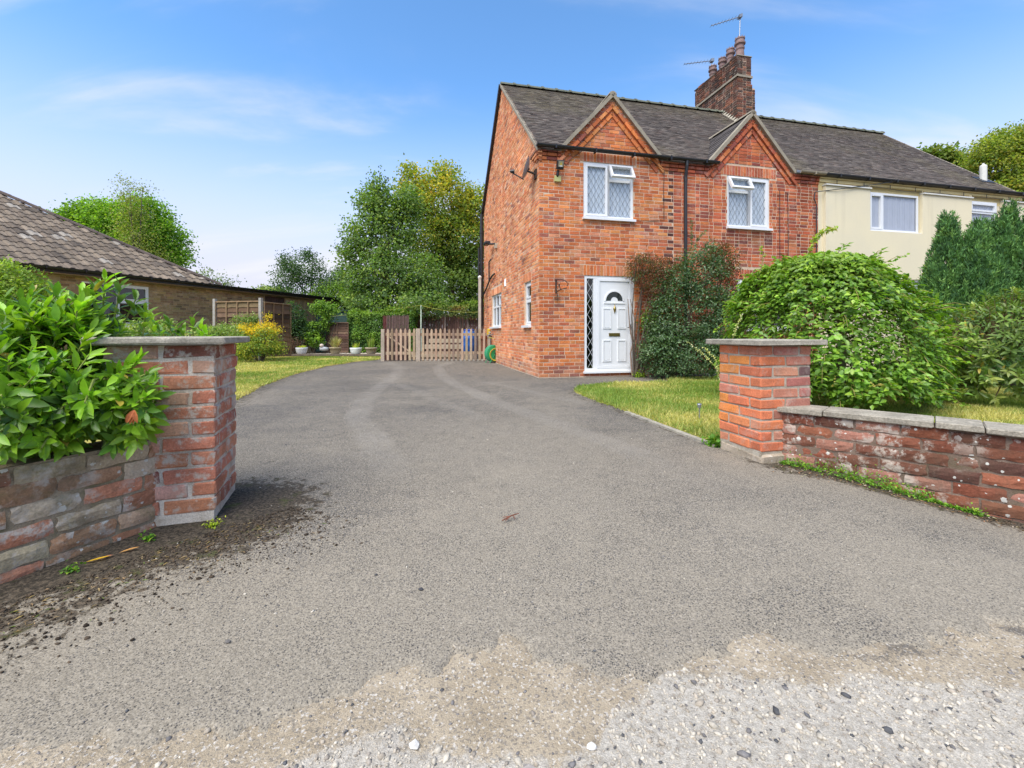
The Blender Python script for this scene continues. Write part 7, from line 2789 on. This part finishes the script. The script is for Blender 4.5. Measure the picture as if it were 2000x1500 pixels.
# holly by the front door
HOL = [(3, (0.036, 0.068, 0.026)), (3, (0.052, 0.095, 0.036)), (2, (0.078, 0.13, 0.055)), (0.7, (0.115, 0.165, 0.08))]
bush('holly_bush', 'tall dark holly against the front wall, right of the white door', [pxb(1345, 620, 9.25, 72, 90, .5), pxb(1370, 540, 9.3, 48, 58, .4), pxb(1340, 690, 9.1, 85, 50, .5), pxb(1300, 640, 9.3, 36, 60, .4), pxb(1405, 640, 9.2, 40, 80, .45),
      pxb(1290, 690, 9.25, 34, 40, .35), pxb(1385, 500, 9.35, 22, 26, .3), pxb(1325, 555, 9.35, 40, 36, .35)], 21000, 0.055, 0.032, HOL, 'leaf_gloss', spread=0.08, per=16, stems=14, base=(3.45, 9.3, 0))
spray('thin holly leader climbing beside the black downpipe', [at(1350, 500, 9.5), at(1351, 465, 9.5), at(1350, 428, 9.5)], 70, 0.06, ([(0.05, 0.09, 0.04), (0.08, 0.12, 0.05)], [1, 1]))
spray('holly side shoot right of the downpipe', [at(1352, 490, 9.5), at(1365, 465, 9.5), at(1380, 450, 9.5)], 60, 0.055, ([(0.05, 0.09, 0.04), (0.10, 0.12, 0.05)], [1, 1]))
RUS = [(3, (0.115, 0.045, 0.026)), (2, (0.085, 0.045, 0.026)), (1, (0.16, 0.05, 0.025)), (3.2, (0.055, 0.08, 0.028))]
bush('russet_climber', 'russet feathery climber hanging over the top corner of the front door', [pxb(1262, 528, 9.55, 34, 30, .3), pxb(1250, 515, 9.5, 20, 16, .25), pxb(1280, 560, 9.5, 28, 40, .3), pxb(1300, 520, 9.55, 24, 18, .25)], 3600, 0.075, 0.016, RUS, 'leaf', cat='climber', spread=0.10, hang=0.6, base=(2.65, 9.6, 0), stems=8)
bush('russet_climber', 'brown leaved climber at the upper right of the holly', [pxb(1410, 510, 9.6, 26, 34, .3), pxb(1432, 530, 9.6, 16, 22, .25), pxb(1398, 490, 9.6, 16, 14, .2), pxb(1420, 570, 9.6, 22, 30, .3)], 3000, 0.055, 0.022, RUS, 'leaf', cat='climber', spread=0.09, hang=0.4, base=(4.4, 9.75, 0))
bush('creeper', 'small green creeper low on the wall right of the front door', [pxb(1272, 625, 9.6, 16, 18, .15), pxb(1280, 650, 9.6, 12, 16, .15)], 900, 0.06, 0.045, [(1, (0.08, 0.14, 0.03)), (1, (0.11, 0.18, 0.035))], cat='climber', spread=0.06, base=(2.78, 9.6, 0))
mbs = thing('climber_stems', 'bare grey climber stems rising from the ground right of the door', 'stems', (2.75, 9.6, 0))
mb = MB()
for i in range(6):
    x = 2.62 + 0.07 * i
    mb.tube([A3(x, 9.62, 0), A3(x + R.normal(0, .04), 9.64, 0.5), A3(x + R.normal(0, .06), 9.66, 1.1), A3(x + R.normal(0, .08), 9.68, 1.7)], [0.02, 0.016, 0.014, 0.008], 6, (0.24, 0.17, 0.13))
mb.build('stem', M['twig'], mbs)

# ------------------------------------------------------------------ weeds and litter on the ground
def weed_patch(name, pts, n, L, cols, spreadn, h, kind='stuff'):
    pts = np.array(pts, float)
    t = R.random(n) * (len(pts) - 1.001)
    i = t.astype(int)
    f = (t - i)[:, None]
    C = pts[i] * (1 - f) + pts[i + 1] * f
    k = np.floor(t * 9).astype(int)
    lump = (0.12 + 1.25 * smooth(vnoise(t, t * 0, 3.4, 91, 3), -0.30, 0.40))[:, None]
    P = np.zeros((n, 3))
    P[:, :2] = C + R.normal(0, 1, (n, 2)) * spreadn * lump
    P[:, 2] = gz(P[:, 0], P[:, 1]) + np.abs(R.normal(0, h, n)) * lump[:, 0] + 0.004
    cols_ = np.array([pick(cols, 0.15) for _ in range(60)])[R.integers(0, 60, n)]
    V, T = leaves4(P, R.normal(0, 1, (n, 3)) + A3(0, 0, 0.1), norm(R.normal(0, 0.35, (n, 3)) + A3(0, 0, 1)), R.uniform(0.6, 1.3, n) * L, R.uniform(0.6, 1.2, n) * L * 0.75)
    o = tmesh(name, V, T, M['leaf'], None, np.repeat(cols_, 4, 0))
    o['kind'] = kind
    return o


WEED = ([(0.075, 0.17, 0.018), (0.11, 0.22, 0.02), (0.05, 0.115, 0.018), (0.20, 0.27, 0.03)], [3, 3, 2, 1])
fo_ = lambda a, o: (2.015 + .722 * a - .69 * o, 3.293 - .69 * a - .722 * o)
weed_patch('weeds', [fo_(0.0, 0.05), fo_(0.25, 0.06), fo_(0.55, 0.08), fo_(0.8, 0.08), fo_(1.02, 0.10)], 2100, 0.016, WEED, 0.034, 0.030)
o = weed_patch('weed', [(-1.50, 2.20), (-1.485, 2.215)], 130, 0.013, ([(0.32, 0.36, 0.03), (0.24, 0.32, 0.03)], [1, 1]), 0.016, 0.012, 'thing')
tag(o, 'tiny yellow green weed at the foot of the left gate pillar', 'weed')
o = weed_patch('weed', [(-1.70, 2.06), (-1.695, 2.065)], 40, 0.020, WEED, 0.014, 0.016, 'thing')
tag(o, 'small green weed sprouting where the low left wall meets its pillar', 'weed')
o = weed_patch('weed', [(-1.81, 1.80), (-1.80, 1.81)], 60, 0.016, WEED, 0.02, 0.015, 'thing')
tag(o, 'small green weed under the low left wall near the fallen leaves', 'weed')
o = weed_patch('weed', [(-0.33, 13.5), (-0.27, 13.4)], 160, 0.05, ([(0.24, 0.32, 0.03), (0.15, 0.24, 0.03)], [1, 1]), 0.05, 0.04, 'thing')
tag(o, 'yellow green weed at the foot of the gable wall beside the hose reel', 'weed')
o = weed_patch('weed', [(2.68, 9.55), (2.85, 9.58)], 200, 0.05, ([(0.14, 0.22, 0.03), (0.2, 0.27, 0.03)], [1, 1]), 0.06, 0.06, 'thing')
tag(o, 'leafy weed at the foot of the bare climber stems', 'weed')
o = weed_patch('weed', [(1.70, 3.72), (1.74, 3.80)], 220, 0.05, WEED, 0.035, 0.035, 'thing')
tag(o, 'tuft of long grass at the back corner of the right gate pillar', 'weed')


def fallen_leaf(label, px, py, ang, L, W, col):
    p = on_ground(px, py)
    p[2] = float(gz(p[0], p[1])) + 0.006
    a = A3(math.cos(ang), math.sin(ang), 0.05)
    V, F = leaf11(p, a, A3(0, 0, 1), L, W, -0.06, 0.25)
    o = mobj('fallen_leaf', V, F, M['leaf'], None, col, True)
    return tag(o, label, 'leaf', 'fallen leaves by the low left wall')


fallen_leaf('yellow narrow fallen leaf on the dark dirt by the low left wall', 165, 1094, 0.5, 0.085, 0.016, (0.55, 0.33, 0.03))
fallen_leaf('tan narrow fallen leaf right of the yellow one', 232, 1076, 0.6, 0.07, 0.016, (0.48, 0.25, 0.09))
fallen_leaf('small pinkish brown leaf tucked beside the yellow fallen leaf', 197, 1086, 0.55, 0.04, 0.013, (0.40, 0.17, 0.10))
tw = thing('fallen_twig', 'reddish brown twig lying in the middle of the drive', 'twig', on_ground(995, 1005))
p = on_ground(985, 1018)
p[2] = 0.004
mb = MB()
e_ = p + A3(0.075, 0.06, 0.012)
TC = (0.17, 0.065, 0.04)
mb.tube([p + A3(-0.01, -0.005, 0.002), p + A3(0.03, 0.028, 0.01), e_], [0.003, 0.0035, 0.002], 5, TC)
mb.tube([p + A3(0.03, 0.028, 0.01), p + A3(-0.01, 0.03, 0.004)], [0.003, 0.0015], 5, TC)
mb.tube([p + A3(0.045, 0.04, 0.01), p + A3(0.055, 0.005, 0.004)], [0.003, 0.0015], 5, TC)
mb.tube([p + A3(0.03, 0.028, 0.01), p + A3(0.005, -0.015, 0.003)], [0.003, 0.0015], 5, TC)
mb.build('twig', M['twig'], tw)
for (px, py, s, col, lab) in ((822, 1142, 0.010, (0.05, 0.05, 0.055), 'dark stone lying alone on the near drive, left of the middle'), (445, 1237, 0.010, (0.13, 0.12, 0.11), 'grey stone on the drive at the lower left'),
                              (1156, 1440, 0.012, (0.62, 0.60, 0.56), 'rounded white pebble on the sand left of the white chippings'), (1033, 1481, 0.016, (0.30, 0.27, 0.24), 'brownish pebble on the sand at the bottom edge of the view'),
                              (810, 1429, 0.014, (0.52, 0.50, 0.46), 'angular pale stone at the edge of the left chippings')):
    p = on_ground(px, py)
    p[2] = float(drive_z(np.array([p[0]]), np.array([p[1]]))[0] if py < 1250 else road_z(np.array([p[0]]), np.array([p[1]]))[0]) + s * 0.35
    V = IV * s * np.array([1.1, 0.8, 0.6]) * (1 + R.normal(0, 0.1, (12, 1))) + p
    o = mobj('stone', V, IF, M['stone'], None, col)
    tag(o, lab, 'stone', 'loose stones on the drive')
n = 5200
t_ = R.random(n)
ll = R.random(n) < 0.7
px_ = np.where(ll, np.interp(t_, [0, .45, 1], [-1.25, -1.62, -2.1]), 2.015 + 2.0 * .722 * t_)
py_ = np.where(ll, np.interp(t_, [0, .45, 1], [2.45, 2.0, 1.25]), 3.293 - 2.0 * .69 * t_)
off = np.abs(R.normal(0.0, 1.0, n)) * np.where(ll, 0.26, 0.10) + 0.03
px_ = px_ + np.where(ll, 0.88, -0.69) * off
py_ = py_ + np.where(ll, -0.30, -0.722) * off
sz = np.clip(R.lognormal(math.log(0.0026), 0.5, n), 0.001, 0.009)
stones('soil_crumbs', np.stack([px_, py_, gz(px_, py_) + 0.002], -1), sz, np.array([(0.05, 0.036, 0.024)]) * R.uniform(0.4, 2.2, (n, 1)), M['stone'])
# twigs and brown crumbs in the dirt under the right wall
n = 260
a_ = R.uniform(0.0, 1.4, n)
o_ = np.abs(R.normal(0.14, 0.07, n))
X_ = 2.015 + .722 * a_ - .69 * o_
Y_ = 3.293 - .69 * a_ - .722 * o_
P = np.stack([X_, Y_, gz(X_, Y_) + 0.005], -1)
V, T = leaves4(P, R.normal(0, 1, (n, 3)) * np.array([1, 1, 0.1]), norm(R.normal(0, 0.2, (n, 3)) + A3(0, 0, 1)), R.uniform(0.012, 0.03, n), R.uniform(0.003, 0.009, n))
cl_ = np.array([pick(([(0.26, 0.15, 0.08), (0.34, 0.2, 0.12), (0.12, 0.07, 0.04), (0.40, 0.34, 0.26)], [2, 1, 2, 1])) for _ in range(n)])
tmesh('leaf_litter', V, T, M['leaf'], None, np.repeat(cl_, 4, 0))['kind'] = 'stuff'
n = 420
t_ = R.uniform(0, 1, n)
X_ = np.interp(t_, [0, .6, 1], [-1.35, -1.70, -2.0]) + np.abs(R.normal(0.16, 0.12, n))
Y_ = np.interp(t_, [0, .6, 1], [2.35, 1.85, 1.35]) - np.abs(R.normal(0.05, 0.08, n))
P = np.stack([X_, Y_, gz(X_, Y_) + 0.005], -1)
V, T = leaves4(P, R.normal(0, 1, (n, 3)) * np.array([1, 1, 0.1]), norm(R.normal(0, 0.2, (n, 3)) + A3(0, 0, 1)), R.uniform(0.006, 0.03, n), R.uniform(0.0015, 0.006, n))
cl_ = np.array([pick(([(0.22, 0.15, 0.08), (0.30, 0.22, 0.12), (0.10, 0.07, 0.04), (0.10, 0.14, 0.03)], [2, 1, 2, 0.7])) for _ in range(n)])
tmesh('leaf_litter', V, T, M['leaf'], None, np.repeat(cl_, 4, 0))['kind'] = 'stuff'
